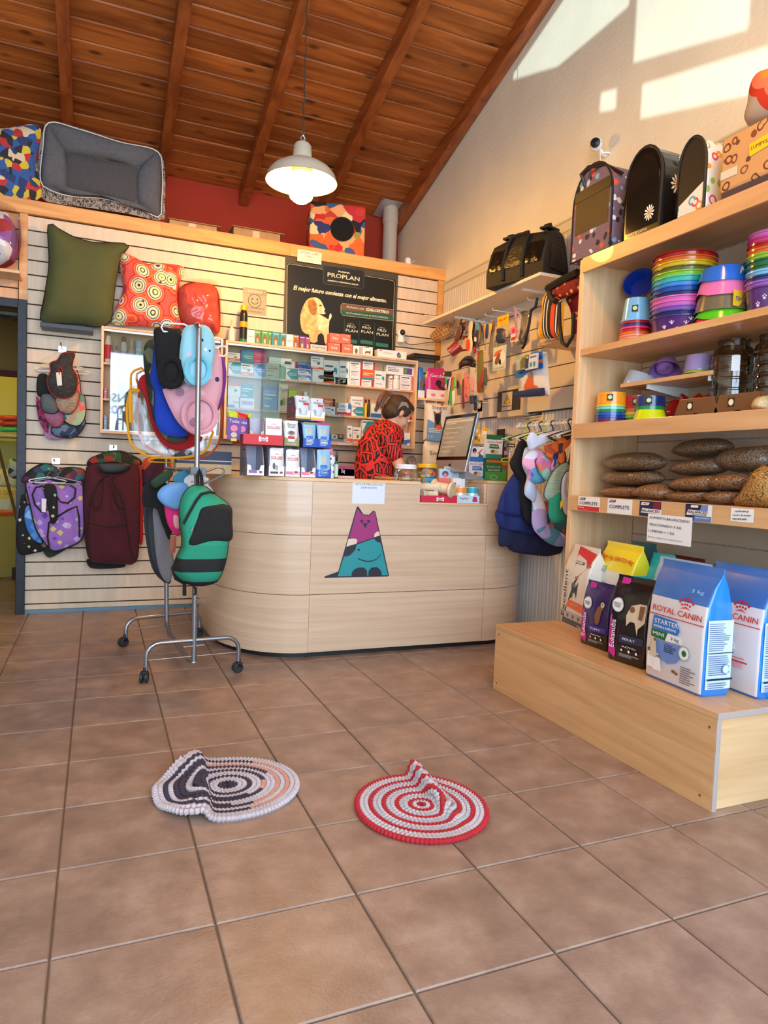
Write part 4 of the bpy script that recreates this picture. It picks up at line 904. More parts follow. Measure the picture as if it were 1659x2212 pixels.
MB().box(-.6,-.1,0,.27,.09,.018).build('board',BEECH_H,ds,bev=.001); MB().box(.03,-.03,-.02,.045,.09,0).build('bracket',WHITE,ds)
sw=thing('wall_switch','white switch plate on slats below the door shelf','switch',(-.56,YB-.002,2.06)); MB().box(-.045,-.008,-.035,.045,0,.055).build('plate',WHITE,sw,bev=.002); MB().box(-.02,-.02,-.005,.035,-.008,.03).build('rocker',mat((250,250,250),.3),sw,bev=.002)
# flower cube
a,c_=at(688,545,'y',1.60),at(802,552,'y',1.60); hC=at(690,430,'y',1.60).z-ZL; wC=c_.x-a.x
FLOR=cells([(205,60,40),(225,105,45),(40,52,110),(235,215,160),(24,24,30),(150,150,60),(240,170,110),(200,40,50),(60,90,140)],13,warp=.11,stretch=(1,1,1.2))
cu=thing('pet_cube','flower print fabric pet cube with round black entrance on the ledge','pet bed',((a.x+c_.x)/2-.02,1.60+wC/2,ZL+.001),(0,0,-.22))
b=MB(); b.grid(lambda u,v:(0,0,0),1,1); b.v=[]; b.f=[]; b.m=[]
b.box(-wC/2,-wC/2,0,wC/2,wC/2,hC); b.build('cube',FLOR,cu,bev=.02)
p0=MB().lathe([(0,0),(.088,0),(.088,.003),(0,.003)],seg=36).build('entrance',mat((8,8,9),.9),cu,loc=(.035,-wC/2-.0005,hC*.50),rot=(PI/2,0,0))
MB().tube([(.088*math.cos(t*PI/18)+.035,-wC/2-.002,hC*.5+.088*math.sin(t*PI/18)) for t in range(36)],.004,6,closed=True).build('binding',BLACK,cu,smooth=True)
KR=mat((176,140,98),.8,noise=.1,scale=20.)
def flatbox(px,Y,lab,d=.3):
    a,b_=at(px[0],px[1],'y',Y),at(px[2],px[3],'y',Y); w=(b_.x-a.x); o=thing('cardboard_box',lab,'box',((a.x+b_.x)/2,Y,ZL+.001)); h=a.z-ZL
    MB().box(-w/2,0,0,w/2,d,h).build('carton',KR,o,bev=.001)
    MB().box(-w/2-.01,-.02,h+.001,w/2+.03,d*.5,h+.004).build('flap',KR,o); MB().box(-w*.1,-.0012,h*.1,w*.05,0,h*.95).build('tape',mat((205,190,160),.3),o)
flatbox((366,474,468,500),1.60,'low opened cardboard box beside the grey dog bed'); flatbox((505,490,605,520),1.64,'flat brown cardboard box midway between bed and flower cube')
ph=thing('plug_adapter','small white plug adapter with short wire on ledge near the corner','adapter',(at(882,568,'y',1.58).x,1.58,ZL)); MB().box(-.02,0,0,.02,.03,.055).box(-.014,-.004,.05,.014,.0,.06).build('case',WHITE,ph,bev=.002)
MB().tube([(.02,.01,.02),(.04,.01,.03),(.055,.01,.05)],.002,6).build('wire',WHITE,ph)
# cushions on the wall
OLIVE=mat((78,84,46),.85,noise=.08,scale=6.,bump=.15,bscale=200.)
dk=thing('wall_bracket_shelf','thin dark wall shelf supporting the olive cushion','shelf',(at(145,705,'y',1.42).x,1.42,at(145,712,'y',1.42).z)); dw=(at(202,710,'y',1.42).x-at(88,700,'y',1.42).x)/2
MB().box(-dw,-.02,0,dw,.134,.028).build('board',mat((26,30,44),.35),dk,bev=.002)
o,f=soft('olive_cushion','large olive green dog cushion with black piping on slat wall','cushion',[(104,486),(126,494),(160,512),(205,524),(276,528),(262,556),(250,610),(244,660),(238,694),(212,706),(170,700),(120,698),(88,692),(96,640),(106,570)],1.47,.085,OLIVE,'cover',BLACK,.0045,wob=.02,wf=5.,z=dk.location.z+.029,back=.6,n=56,rings=9)
SUZ=rings([(0,(40,40,60)),(.08,(226,222,160)),(.2,(50,70,90)),(.24,(222,226,170)),(.34,(60,60,90)),(.38,(226,215,215)),(.44,(222,80,50)),(.5,(235,120,60)),(.58,(205,50,60)),(.66,(228,90,80))],9.)
ZCB=1.8935
o,f=soft('tufted_cushion','orange and red medallion print tufted cushion on the left cabinet','cushion',[(262,547),(292,556),(318,570),(345,568),(398,577),(390,605),(384,640),(388,680),(392,708),(340,706),(290,703),(244,699),(252,660),(266,625),(260,585)],1.47,.075,SUZ,'cover',wob=.02,wf=12,z=ZCB,n=56,rings=9)
for x,y in ((316,605),(308,655),(345,615),(342,660)):ql=f([(x,y)])[0]; MB().ball((ql[0],-.072,ql[1]),(.007,.006,.007),10,6).build('button',mat((120,30,30),.6),o)
o,f=soft('coral_cushion','coral cushion folded inside a clear plastic bag on the left cabinet','cushion',[(392,618),(420,610),(460,616),(474,640),(476,700),(468,722),(420,716),(392,705),(384,650)],1.47,.07,mat((232,78,60),.8,bump=.2,bscale=30.),'cover',wob=.03,wf=16,z=ZCB)
extra(o,f,[(388,612),(430,602),(472,612),(478,660),(484,715),(478,730),(400,712),(382,660)],-.008,.085,FILM,'clear_bag',wob=.02,wf=20.)
# dog coats on wall hooks
c2=lambda x,y:(x*.31344,720+y*.31344)
MEL=cells([(70,66,64),(36,34,36),(44,42,44)],120,stretch=(1,1,4)); REDT=mat((150,40,30),.7)
def hookbar(x,y,label):
    p=at(*c2(x,y),'y',YB); h=thing('wall_hook',label,'hook',(p.x,YB,p.z)); MB().box(-.024,-.004,-.02,.024,0,.02).tube([(0,-.004,0),(0,-.20,0),(0,-.21,.012)],.004,8).build('arm',CHROME,h,smooth=True); return h
def hanger(label,cx,cy,wpx,Y,m,conv=c2,name='clothes_hanger',drop=.25):
    p=at(*conv(cx,cy),'y',Y); w=abs(at(*conv(cx+wpx/2,cy),'y',Y).x-p.x); o=thing(name,label,'hanger',p)
    MB().tube([(-w,0,-w*drop),(-w*.9,0,-w*drop+.008),(0,0,0),(w*.9,0,-w*drop+.008),(w,0,-w*drop),(w*.92,0,-w*drop-.008),(-w*.92,0,-w*drop-.008),(-w,0,-w*drop)],.0035,6).build('bar',m,o,smooth=True)
    MB().tube([(0,0,0),(0,0,.02),(.012,0,.03),(.012,0,.045),(0,0,.055),(-.012,0,.045)],.0022,6).build('hook',CHROME,o,smooth=True); return o
G1='dog vests hanging in the upper left cluster'
hookbar(430,112,'chrome wall hook carrying the upper left cluster of vests')
for pts,Y,th,m,tr,lab in [
 ([(305,630),(360,655),(440,700),(440,725),(350,732),(303,700)],1.50,.012,cells([(170,130,160),(150,110,150)],40),None,'pale lilac vest hem lowest in the upper left vest cluster'),
 ([(250,430),(290,500),(330,600),(330,690),(280,630),(255,540)],1.49,.012,cells([(140,40,90),(180,60,110),(60,30,60)],40),None,'magenta patterned vest at left edge of the upper left cluster'),
 ([(370,640),(480,620),(582,590),(575,650),(510,718),(400,712),(355,685)],1.48,.014,cells([(40,60,90),(90,120,150),(30,36,60)],26),BLACK,'navy streaked vest hem near bottom of the upper left cluster'),
 ([(500,220),(545,300),(560,420),(585,440),(590,560),(548,635),(470,622),(425,560),(440,400)],1.465,.015,cells([(110,150,140),(200,160,140),(60,120,130),(170,200,160),(230,110,110)],20,warp=.03),BLACK,'teal and peach geometric vest at right of the upper left cluster'),
 ([(300,540),(420,540),(437,600),(400,642),(345,628)],1.45,.014,mat((150,96,130),.9,noise=.2,scale=40),REDT,'mauve vest hem with red edge in the upper left cluster'),
 ([(262,290),(330,290),(345,400),(310,440),(255,420)],1.44,.014,mat((26,26,28),.9),None,'plain black vest behind the melange one'),
 ([(285,430),(330,415),(372,440),(402,500),(392,545),(335,552),(290,520)],1.43,.016,mat((86,98,102),.9,noise=.1,scale=50),BLACK,'slate grey vest hem with black edge in the upper left cluster'),
 ([(385,450),(450,440),(535,395),(538,480),(490,550),(412,532)],1.42,.016,cells([(140,120,100),(170,150,130)],60,stretch=(1,1,6)),REDT,'tan ribbed vest hem with red edge in the upper left cluster'),
 ([(345,205),(395,185),(430,135),(515,138),(505,185),(500,240),(532,300),(528,385),(500,430),(440,450),(370,430),(335,385),(325,310),(350,265)],1.40,.03,MEL,REDT,'black melange dog vest with red trim, front of the upper left cluster')]:
    o,f=soft('dog_vest',lab,'dog clothing',pts,Y,th,m,trim=tr,trim_r=.0035,group=G1,conv=c2,wob=.006,n=40,rings=5)
line3(o,f,[(412,232),(405,260),(412,290),(428,296),(432,262),(420,232)],-.032,.004,REDT,'leash_slit',True)
extra(o,f,[(388,275),(424,272),(430,362),(396,366)],-.034,.001,mat((228,224,216),.6),'price_tag',smooth=False,n=16,rings=2)
for k,(cx,cy,w_,cc,lb) in enumerate(((430,205,320,'e','tan'),(440,225,380,'w','white'),(410,240,330,'a','grey'))):
    hanger('%s plastic hanger in the upper left vest cluster' % lb,cx,cy,w_,1.41+.03*k,pm(cc),drop=.2)
G2='dog coats hanging in the lower left cluster'; hookbar(385,880,'clear wall hook carrying the star print coats')
STAR=cells([(230,225,210),(225,200,120),(120,200,200),(220,110,80),(235,235,235)],22,base=(16,16,18),thr=.3,metric='MANHATTAN')
PURS=cells([(200,170,225),(222,196,120),(112,66,165),(210,190,235)],19,base=(156,112,196),thr=.46,metric='MANHATTAN')
for pts,Y,th,m,tr,lab in [
 ([(300,1480),(420,1450),(500,1452),(420,1510),(335,1545)],1.49,.012,mat((40,58,44),.9),None,'dark green coat corner under the purple star coat'),
 ([(150,1110),(185,1160),(180,1330),(240,1430),(310,1490),(250,1512),(135,1522),(110,1390),(128,1240)],1.47,.02,STAR,None,'black coat with bright stars at left of the lower left cluster'),
 ([(165,1235),(200,1180),(240,1300),(275,1395),(292,1450),(230,1425),(180,1340)],1.45,.015,cells([(90,150,215),(60,120,200),(140,190,235)],20),BLACK,'bright blue coat peeping beside the purple star coat'),
 ([(180,970),(260,912),(330,900),(400,930),(500,925),(582,945),(584,1010),(560,1030),(180,1030)],1.46,.05,cells([(90,40,80),(40,60,90),(40,110,110),(30,30,34),(130,60,60)],18,warp=.05),BLACK,'dark mixed print coats bunched on hangers at top of the lower left cluster'),
 ([(178,1025),(250,1040),(330,1005),(420,1035),(500,1040),(562,1012),(576,1150),(582,1300),(562,1420),(480,1470),(370,1500),(310,1445),(250,1350),(212,1200)],1.41,.04,PURS,BLACK,'purple moon and star dog coat with black binding, front of cluster')]:
    o,f=soft('dog_coat',lab,'dog clothing',pts,Y,th,m,trim=tr,trim_r=.0055,group=G2,conv=c2,wob=.008,n=44,rings=6)
for pts in ([(300,1050),(250,1060),(226,1110),(245,1180),(290,1228),(330,1210)],[(400,1040),(480,1040),(522,1070),(515,1130),(470,1168),(420,1160),(385,1110)]):line3(o,f,pts,-.036,.006,BLACK,'arm_binding')
line3(o,f,[(345,1495),(330,1400),(340,1300),(400,1260),(470,1215),(530,1190),(545,1260),(550,1400)],-.036,.006,BLACK,'belly_binding')
o,f=soft('dog_scarf','black starry scarf hanging down over the purple star coat','dog clothing',[(300,1050),(345,1035),(385,1060),(398,1180),(392,1290),(355,1312),(335,1230),(305,1110)],1.35,.014,STAR,group=None,conv=c2)
extra(o,f,[(288,1138),(322,1140),(316,1232),(288,1230)],-.018,.001,mat((232,230,226),.6),'care_tag',smooth=False,n=16,rings=2)
hanger('grey flat plastic hanger over the purple star coat',400,990,330,1.37,mat((150,155,175),.4)); hanger('white plastic hanger at left of the star coats',330,990,260,1.40,WHITE)
G3='dog coats hanging in the lower right cluster'; hookbar(780,790,'clear wall hook carrying the burgundy coats')
BUR=mat((74,20,34),.9,noise=.12,scale=60.)
for pts,Y,th,m,tr,lab in [
 ([(985,885),(1060,850),(1170,855),(1175,1000),(1100,1040),(985,1060)],1.47,.03,cells([(60,20,50),(190,70,40),(30,30,60)],7),None,'orange and plum coats hanging on the wall behind the rack'),
 ([(940,890),(975,950),(985,1200),(985,1430),(958,1440),(940,1200)],1.46,.02,mat((165,28,30),.9),None,'bright red coat edge behind the burgundy coat'),
 ([(600,1555),(700,1580),(850,1588),(852,1612),(735,1622),(622,1615)],1.45,.01,mat((30,26,30),.9),None,'black and plum coat hem under the burgundy coat'),
 ([(615,870),(680,838),(760,812),(850,815),(930,850),(972,880),(955,915),(780,930),(615,920)],1.47,.05,cells([(30,30,32),(40,80,50),(160,40,34),(24,24,26)],20,warp=.04),BLACK,'black red and green harness tops bunched above the burgundy coat'),
 ([(592,960),(610,912),(670,895),(780,905),(890,895),(948,922),(962,1100),(958,1350),(942,1565),(850,1590),(700,1582),(622,1562),(592,1450),(576,1200)],1.40,.045,BUR,BLACK,'plain burgundy dog coat with black seams, front of lower right cluster')]:
    o,f=soft('dog_coat',lab,'dog clothing',pts,Y,th,m,trim=tr,trim_r=.004,group=G3,conv=c2,wob=.006,n=44,rings=6)
extra(o,f,[(668,900),(720,890),(850,893),(898,912),(870,950),(780,968),(700,955)],-.036,.012,BLACK,'collar')
for pts in ([(710,975),(705,1120),(690,1195),(655,1212),(635,1180),(640,1120),(680,1020),(745,975),(790,1040),(835,1130),(855,1205),(820,1205),(790,1140),(775,985)],[(625,1130),(605,1290),(600,1400),(620,1560)],[(610,1295),(700,1320),(780,1330),(865,1310)],[(850,1210),(875,1350),(900,1500),(935,1560)]):line3(o,f,pts,-.044,.004,BLACK,'seam')
hanger('black hanger with grey disc over the burgundy coat',785,885,130,1.36,BLACK)
# ---------------------------------------------------------------- clothes on the rack
cr=lambda x,y:(240+.3709*x,680+.3707*y)
GU='fleece dog clothes on the rack top rail'
# clear raincoat bags behind
for Y,pts,tm,lab in ((.30,[(150,345),(260,330),(600,420),(638,520),(640,660),(620,760),(540,826),(400,836),(260,800),(175,720),(155,560),(160,420)],mat((205,90,40),.5),'clear plastic dog raincoat with orange edge hanging on the rack'),
                        (.22,[(118,345),(165,315),(200,330),(560,640),(580,720),(540,800),(430,830),(280,832),(180,808),(115,745),(96,640),(94,520),(115,440)],mat((232,160,24),.5),'clear plastic dog raincoat with yellow edge hanging on the rack')):
    o,f=soft('dog_raincoat',lab,'dog clothing',pts,Y,.02,FILM,trim=tm,trim_r=.0065,conv=cr,wob=.015,wf=14)
line3(o,f,[(118,440),(140,440),(165,445)],-.012,.01,tm,'strap'); line3(o,f,[(112,450),(112,540),(118,630)],-.012,.011,tm,'strap')
CAMO=cells([(54,64,44),(28,30,24),(96,100,76),(40,48,34)],16,warp=.06)
def fleece(c):return mat(c,.95,noise=.08,scale=10.,bump=.25,bscale=120.)
PINKF=cells([(36,50,90),(225,190,200),(235,200,205),(250,240,240)],11,base=(222,164,178),thr=.22,warp=.02)
BLUEF=cells([(24,26,34),(240,180,200),(24,26,34),(230,240,245)],18,base=(150,208,226),thr=.16,warp=.02)
RK=[
 ([(600,215),(650,240),(672,340),(662,450),(642,522),(612,560),(598,400)],.16,.03,fleece((120,50,150)),None,'purple fleece dog suit at right behind the pink one',None),
 ([(165,370),(210,350),(215,500),(262,650),(335,725),(500,715),(532,702),(522,742),(450,780),(380,792),(300,752),(240,655),(198,490),(163,430)],.18,.03,fleece((160,24,30)),None,'dark red fleece dog suit lowest on the rack top rail',None),
 ([(200,165),(250,148),(256,300),(245,450),(262,560),(310,680),(430,690),(445,728),(340,742),(262,645),(228,540),(192,310),(188,220)],.14,.035,CAMO,None,'camouflage fleece dog suit on the rack top rail',None),
 ([(250,180),(295,200),(290,330),(325,440),(380,580),(452,688),(400,712),(305,692),(256,620),(248,450),(224,385),(240,280)],.10,.05,fleece((20,60,170)),None,'royal blue fleece dog suit on the rack top rail',None),
 ([(262,180),(290,160),(302,175),(275,300),(266,260)],.07,.02,fleece((205,160,190)),None,'small pale pink flap beside the black fleece suit',None),
 ([(320,430),(400,400),(440,300),(480,180),(600,170),(640,240),(648,420),(622,540),(592,640),(545,692),(485,702),(405,645),(350,560),(300,440)],.035,.07,PINKF,None,'pale pink fleece dog suit with navy rainbow print on the rack',(505,590,92,100)),
 ([(250,85),(300,72),(360,80),(412,95),(402,240),(416,350),(408,415),(345,434),(285,402),(262,300),(252,180)],.0,.06,fleece((18,17,20)),None,'black fleece dog suit on the rack top rail',(342,345,62,80)),
 ([(425,80),(470,58),(560,66),(598,130),(606,210),(592,300),(562,395),(505,413),(440,402),(402,335),(397,250),(405,160)],-.055,.05,BLUEF,None,'light blue fleece dog suit with black hearts, foremost on the rack',(497,330,66,78))]
for pts,Y,th,m,tr,lab,ring in RK:
    o,f=soft('fleece_suit',lab,'dog clothing',pts,Y,th,m,trim=tr,group=GU,conv=cr,wob=.012,wf=8,n=48,rings=8,back=.3)
    if ring:
        cx,cy,rx,ry=ring; col={505:(226,160,172),342:(14,13,16),497:(120,200,222)}[cx]
        extra(o,f,[(cx+rx*1.05*math.cos(a),cy+ry*1.05*math.sin(a)) for a in [k*PI/8 for k in range(16)]],-th*.55,.03,m,'leg_opening')
        line3(o,f,[(cx+rx*math.cos(a),cy+ry*math.sin(a)) for a in [k*PI/14 for k in range(28)]],-th*.55-.03,.014 if cx != 342 else .016,fleece(col),'cuff',True)
        if cx==505:
            for px_,py_ in ((390,460),(470,630)):
                for r_ in (6,14,22):line3(o,f,[(px_+r_*1.05*math.cos(a),py_+r_*math.sin(a)) for a in [k*PI/8 for k in range(16)]],-.078 if py_<500 else -.092,.0012,mat((30,50,100),.8),'rainbow_print',True)
for cx,cy,w_,Y,cc,lb in ((380,70,150,-.02,'w','white rectangular'),(600,150,90,-.03,'w','white looped'),(640,200,70,.02,'w','second white looped')):
    p=at(*cr(cx,cy),'y',Y); w=abs(at(*cr(cx+w_/2,cy),'y',Y).x-p.x); o=thing('clothes_hanger',lb+' plastic hanger end at top of the rack','hanger',p)
    MB().tube([(-w,0,.012),(w*.6,0,.016),(w,0,.006),(w,0,-.02),(w*.5,0,-.034),(-w,0,-.028),(-w*1.15,0,-.01)],.0045,8,closed=True).build('frame',WHITE,o,smooth=True)
    MB().tube([(0,0,.014),(0,.0,.03),(0,.03,.045)],.003,6).build('hook',CHROME,o,smooth=True)
hanger('yellow plastic hanger behind the rack, below the raincoats',335,830,230,.45,pm('y'),cr,drop=.2)
# lower rail
GL='dog clothes on the rack middle rail'
for pts,Y,th,m,tr,lab in [
 ([(185,1100),(215,1095),(248,1112),(252,1250),(330,1375),(335,1480),(350,1562),(300,1552),(240,1480),(205,1330),(190,1200)],.30,.03,mat((60,64,70),.9),None,'charcoal long dog coat at left of the rack middle rail'),
 ([(246,1120),(300,1200),(345,1285),(362,1400),(362,1500),(335,1560),(292,1520),(262,1420),(248,1280)],.24,.03,mat((126,126,134),.9,bump=.3,bscale=30),None,'light grey quilted dog coat on the rack middle rail'),
 ([(185,1010),(215,985),(262,960),(330,990),(365,1100),(345,1310),(300,1230),(262,1130),(185,1112)],.18,.03,mat((24,25,28),.95,noise=.2,scale=40),None,'black jacket with sleeve on the rack middle rail'),
 ([(230,975),(280,930),(340,905),(362,925),(330,965),(262,1010)],.12,.025,mat((40,66,44),.9),None,'dark green shirt shoulder on the rack middle rail'),
 ([(365,940),(400,915),(445,905),(470,930),(455,985),(400,990),(362,970)],.06,.025,mat((60,130,160),.95,bump=.5,bscale=60),None,'teal knitted dog jumper on the rack middle rail'),
 ([(425,960),(470,925),(492,930),(485,1000),(440,1005)],.03,.015,cells([(150,60,70),(200,200,220)],40,base=(222,218,230),thr=.2),None,'white dog shirt with tiny red print on the rack'),
 ([(310,1115),(330,1100),(365,1105),(392,1120),(400,1200),(396,1290),(352,1262),(322,1200)],.0,.03,mat((226,44,120),.9),None,'hot pink dog shirt on the rack middle rail'),
 ([(268,1055),(300,1002),(372,978),(440,985),(446,1040),(405,1112),(385,1135),(312,1112)],-.05,.035,mat((110,160,215),.9),None,'pale blue dog shirt above the pink one'),
 ([(515,925),(540,915),(555,950),(565,990),(600,1035),(560,1010),(520,975)],-.10,.015,cells([(220,60,80),(240,180,180),(60,90,140)],50,base=(232,228,236),thr=.3),None,'white and red print dog shirt right of the rack post')]:
    o,f=soft('dog_shirt',lab,'dog clothing',pts,Y,th,m,trim=tr,group=GL,conv=cr,wob=.012,wf=10,n=40,rings=6)
    if 'charcoal' in lab:line3(o,f,[(205,1130),(205,1250),(225,1400),(260,1500),(310,1552)],-.02,.006,mat((40,46,54),.8),'binding')
    if 'hot pink' in lab:
        extra(o,f,[(362,1160),(392,1180),(394,1240),(370,1238),(358,1200)],-.022,.012,mat((240,170,170),.9),'appliqué'.replace('é','e'),n=20,rings=3)
extra(o,f,[(552,950),(566,952),(566,985),(550,980)],-.012,.001,mat((220,215,205),.6),'price_tag',smooth=False,n=12,rings=2)
GRN=stripes([(0,(30,30,34)),(.058,(38,148,118)),(.205,(24,24,27)),(.345,(38,148,118)),(.52,(38,148,118))],.60,2)
o,f=soft('pet_backpack','green and black pet carrier backpack hanging at front of the rack','backpack',[(400,1110),(418,1050),(455,1005),(500,992),(555,1005),(610,1050),(680,1100),(694,1140),(694,1220),(686,1320),(664,1450),(622,1548),(560,1574),(500,1578),(430,1560),(362,1492),(380,1410),(412,1330),(398,1210)],-.20,.085,GRN,'body',BLACK,.003,conv=cr,n=64,rings=10,back=.15,power=.26)
nt=GRN.node_tree                                        # bands of the backpack: heights measured up from its foot
sp_=[n for n in nt.nodes if n.type=='VALTORGB'][0].color_ramp
H_bp=f([(500,992)])[0][1]
lv=[f([(540,y)])[0][1] for y in (1545,1488,1412,1335)]
div=[n for n in nt.nodes if n.type=='MATH' and n.operation=='DIVIDE'][0]; div.inputs[1].default_value=H_bp*1.02
for e,v,c_ in zip(sp_.elements,[0,lv[0],lv[1],lv[2],lv[3]],[(28,28,32),(30,140,112),(24,24,27),(30,140,112),(36,150,118)]):e.position=v/(H_bp*1.02); e.color=(*lin(c_),1)
MESH=mat((20,21,24),.7,bump=.6,bscale=300.)
extra(o,f,[(505,1112),(560,1098),(650,1100),(690,1120),(693,1200),(688,1305),(580,1318),(440,1345),(452,1250),(480,1170)],-.058,.038,MESH,'mesh_panel',n=48,rings=8,power=.3)
line3(o,f,[(408,1210),(440,1150),(480,1080),(510,1040),(560,1028),(590,1035)],-.082,.007,BLACK,'zip'); line3(o,f,[(462,1225),(455,1250)],-.098,.004,CHROME,'zip_pull')
line3(o,f,[(500,992),(498,940),(510,900),(522,940),(525,992)],-.02,.009,BLACK,'handle'); line3(o,f,[(395,1440),(360,1480),(380,1540),(430,1570),(430,1640)],.02,.010,BLACK,'strap'); line3(o,f,[(478,1575),(492,1600),(492,1625),(480,1630)],0,.006,BLACK,'strap')
o,f=soft('hang_tag','brown card tag hanging beside the green backpack','tag',[(345,1280),(382,1290),(374,1388),(340,1390)],-.14,.002,mat((150,70,44),.6),'card',conv=cr,smooth=False,n=16,rings=2)
# ---------------------------------------------------------------- goods on the counter
q1=lambda x,y:(470+.18083*x,860+.18083*y)
q3=lambda x,y:(840+.16878*x,880+.16878*y)
GR=(148,144,158); LG=(196,198,214)
def tray(label,conv,x0,y0,x1,y1,Y,z,depth,lip,lipcol,inner=LG,outer=GR,decs=(),side=(),packs=None,group=None,name='display_box'):
    """cut-away cardboard display box: notched front lip, slanting sides, high back; packs = (colour, prints, u0, u1, n)"""
    a,b_=at(*conv(x0,y1),'y',Y),at(*conv(x1,y1),'y',Y); w=b_.x-a.x; h=at(*conv((x0+x1)/2,y0),'y',Y).z-z
    o=thing(name,label,'box',((a.x+b_.x)/2,Y,z),group=group); t=.002; mo,mi_=mat(outer,.6),mat(inner,.6)
    for s_ in (-1,1):
        sp=[(0,0),(depth,0),(depth,h),(depth*.35,h),(depth*.22,h*.93),(t,h*lip)]
        MB().prism(sp,s_*w/2-(t if s_>0 else 0),s_*w/2+(t if s_<0 else 0),'x').build('side_flap',mo if s_<0 else mi_,o)
    MB().box(-w/2+t,depth-t,0,w/2-t,depth,h).box(-w/2+t,0,0,w/2-t,depth-t,t).build('back',mi_,o)
    l=h*lip; MB().prism([(-w/2,0),(w/2,0),(w/2,l),(w*.3,l*.96),(w*.22,l*.5),(-w*.22,l*.5),(-w*.3,l*.96),(-w/2,l)],0,t).build('front_lip',mat(lipcol,.5) if not isinstance(lipcol,str) else pm(lipcol),o)
    face(o,w,h,0,decs)
    if side:face(o,depth,h,-w/2,side,'side_print',Matrix.Rotation(-PI/2,4,'Z') @ Matrix.Translation((-depth/2,0,0)))
    if packs:
        col,pdec,ph,n=packs; pw=w*.9
        for k in range(n):
            y=depth-.012-(depth-.02)*(k+1)/(n+.001)*.93 if n>1 else t+.004; pk=pouch(o,pw,h*ph,.009,col,(0,y,t),pdec if k==n-1 else ())
    return o,w,h
def pouch(parent,w,h,th,col,loc,decs=(),name='pouch',tilt=-.05):
    m=pm(col,.25)
    p=puff(name,[(-w/2,0),(w/2,0),(w/2,h),(-w/2,h)],th,m,parent,n=28,rings=4,smooth=False,loc=loc,rot=(tilt,0,0),back=.8,power=.5)
    if decs:face(p,w,h,-th*.98-.0006,decs)
    return p
Z1=.9675; Z2=at(*q1(870,577),'y',.10).z; Z3=Z2+(at(*q1(1100,270),'y',.12).z-at(*q1(1100,590),'y',.12).z)
RC=[('t',.5,.66,.08,.8,'ROYAL CANIN','r'),('r',.1,.59,.9,.61,'r')]+[('c',.38+.08*k,.76+(.02 if 0<k<3 else 0),.025,.015,'r') for k in range(4)]
RCs=[('t',.5,.86,.05,.4,'ROYAL CANIN','u'),('r',.15,.82,.9,.825,'u')]+words(.1,.9,.1,.6,12,(110,106,120))
GB='cut-away pouch display boxes in the bottom row'
tray('open grey display box with mauve strip, leftmost of the bottom row on the counter',q1,352,560,555,868,.07,Z1,.20,.36,'w',decs=[('r',.1,.09,.58,.19,(150,110,170)),('c',.8,.13,.1,.04,'u')],side=RCs,group=GB)
tray('display box holding an animal picture pouch, second of the bottom row',q1,612,572,797,883,.08,Z1,.19,.34,'w',decs=[('r',.1,.09,.6,.16,(90,60,60)),('c',.8,.13,.1,.04,'u')],side=RCs,packs=('w',RC+[('c',.3,.35,.1,.12,'d'),('c',.5,.3,.1,.1,'a')],.93,1),group=GB)
tray('display box with coral strip and food bowl picture, third of the bottom row',q1,810,580,985,886,.08,Z1,.17,.34,'w',decs=[('r',.03,.08,.97,.18,'P'),('c',.72,.15,.2,.06,'w'),('c',.72,.16,.14,.04,'u')],packs=('w',RC,.9,1),group=GB)
tray('empty display box with coral strip and bowl picture, fourth of the bottom row',q1,1000,590,1170,890,.08,Z1,.17,.34,'w',decs=[('r',.03,.08,.97,.18,'P'),('c',.72,.15,.2,.06,'w'),('c',.72,.16,.14,.04,'u')],group=GB)
CATD=[('p',[(.2,.1),(.25,.45),(.75,.45),(.8,.1),(.5,.02)],'b'),('t',.5,.3,.1,.5,'Cat','w'),('t',.5,.18,.08,.45,'Chow','w'),('c',.5,.62,.17,.12,'e'),('p',[(.36,.65),(.38,.82),(.48,.72)],'e'),('p',[(.64,.65),(.62,.82),(.52,.72)],'e')]
tray('blue display box of cat food pouches at right end of the bottom row',q1,1178,612,1355,900,.08,Z1,.17,.30,(20,80,190),inner=(96,92,104),decs=words(.15,.85,.05,.26,4,'w'),packs=('l',CATD,.98,1),group=GB)
# second layer
rb=thing('snack_box','red cardboard snack tray with white bone logos, second layer on the counter','box',(0,0,0))
a,b_=at(*q1(305,560),'y',.06),at(*q1(780,560),'y',.06); w=b_.x-a.x; h=.052; dp=.30; rb.location=((a.x+b_.x)/2,.06,Z2)
RDM=mat((214,36,46),.5)
MB().box(-w/2,0,0,w/2,.003,h).build('front_lip',RDM,rb); MB().box(-w/2+.003,.003,0,w/2-.003,dp,.003).build('base',RDM,rb)
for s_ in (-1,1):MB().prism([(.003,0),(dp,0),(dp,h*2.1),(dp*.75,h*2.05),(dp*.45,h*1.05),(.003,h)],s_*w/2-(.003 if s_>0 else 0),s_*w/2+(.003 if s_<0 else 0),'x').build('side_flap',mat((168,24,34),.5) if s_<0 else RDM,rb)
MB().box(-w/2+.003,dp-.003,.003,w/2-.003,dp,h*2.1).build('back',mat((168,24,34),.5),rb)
def bone(u,v,s,asp):return [('r',u-s*.8,v-s*asp*.55,u+s*.8,v+s*asp*.55,'w')]+[('c',u+dx*s*.85,v+dy*s*asp*.42,s*.32,s*asp*.5,'w') for dx in (-1,1) for dy in (-1,1)]
face(rb,w,h,0,bone(.5,.55,.1,2.8)+[('t',.5,.55,.3,.16,'GoloCan','r')])
face(rb,dp,h*2,-w/2,bone(.2,.45,.1,2.4)+[('t',.2,.45,.16,.18,'GoloCan','r'),('t',.55,.25,.1,.35,'SNACKS PARA MASCOTAS',(230,120,120))],'side_print',Matrix.Rotation(-PI/2,4,'Z') @ Matrix.Translation((-dp/2,0,0)))
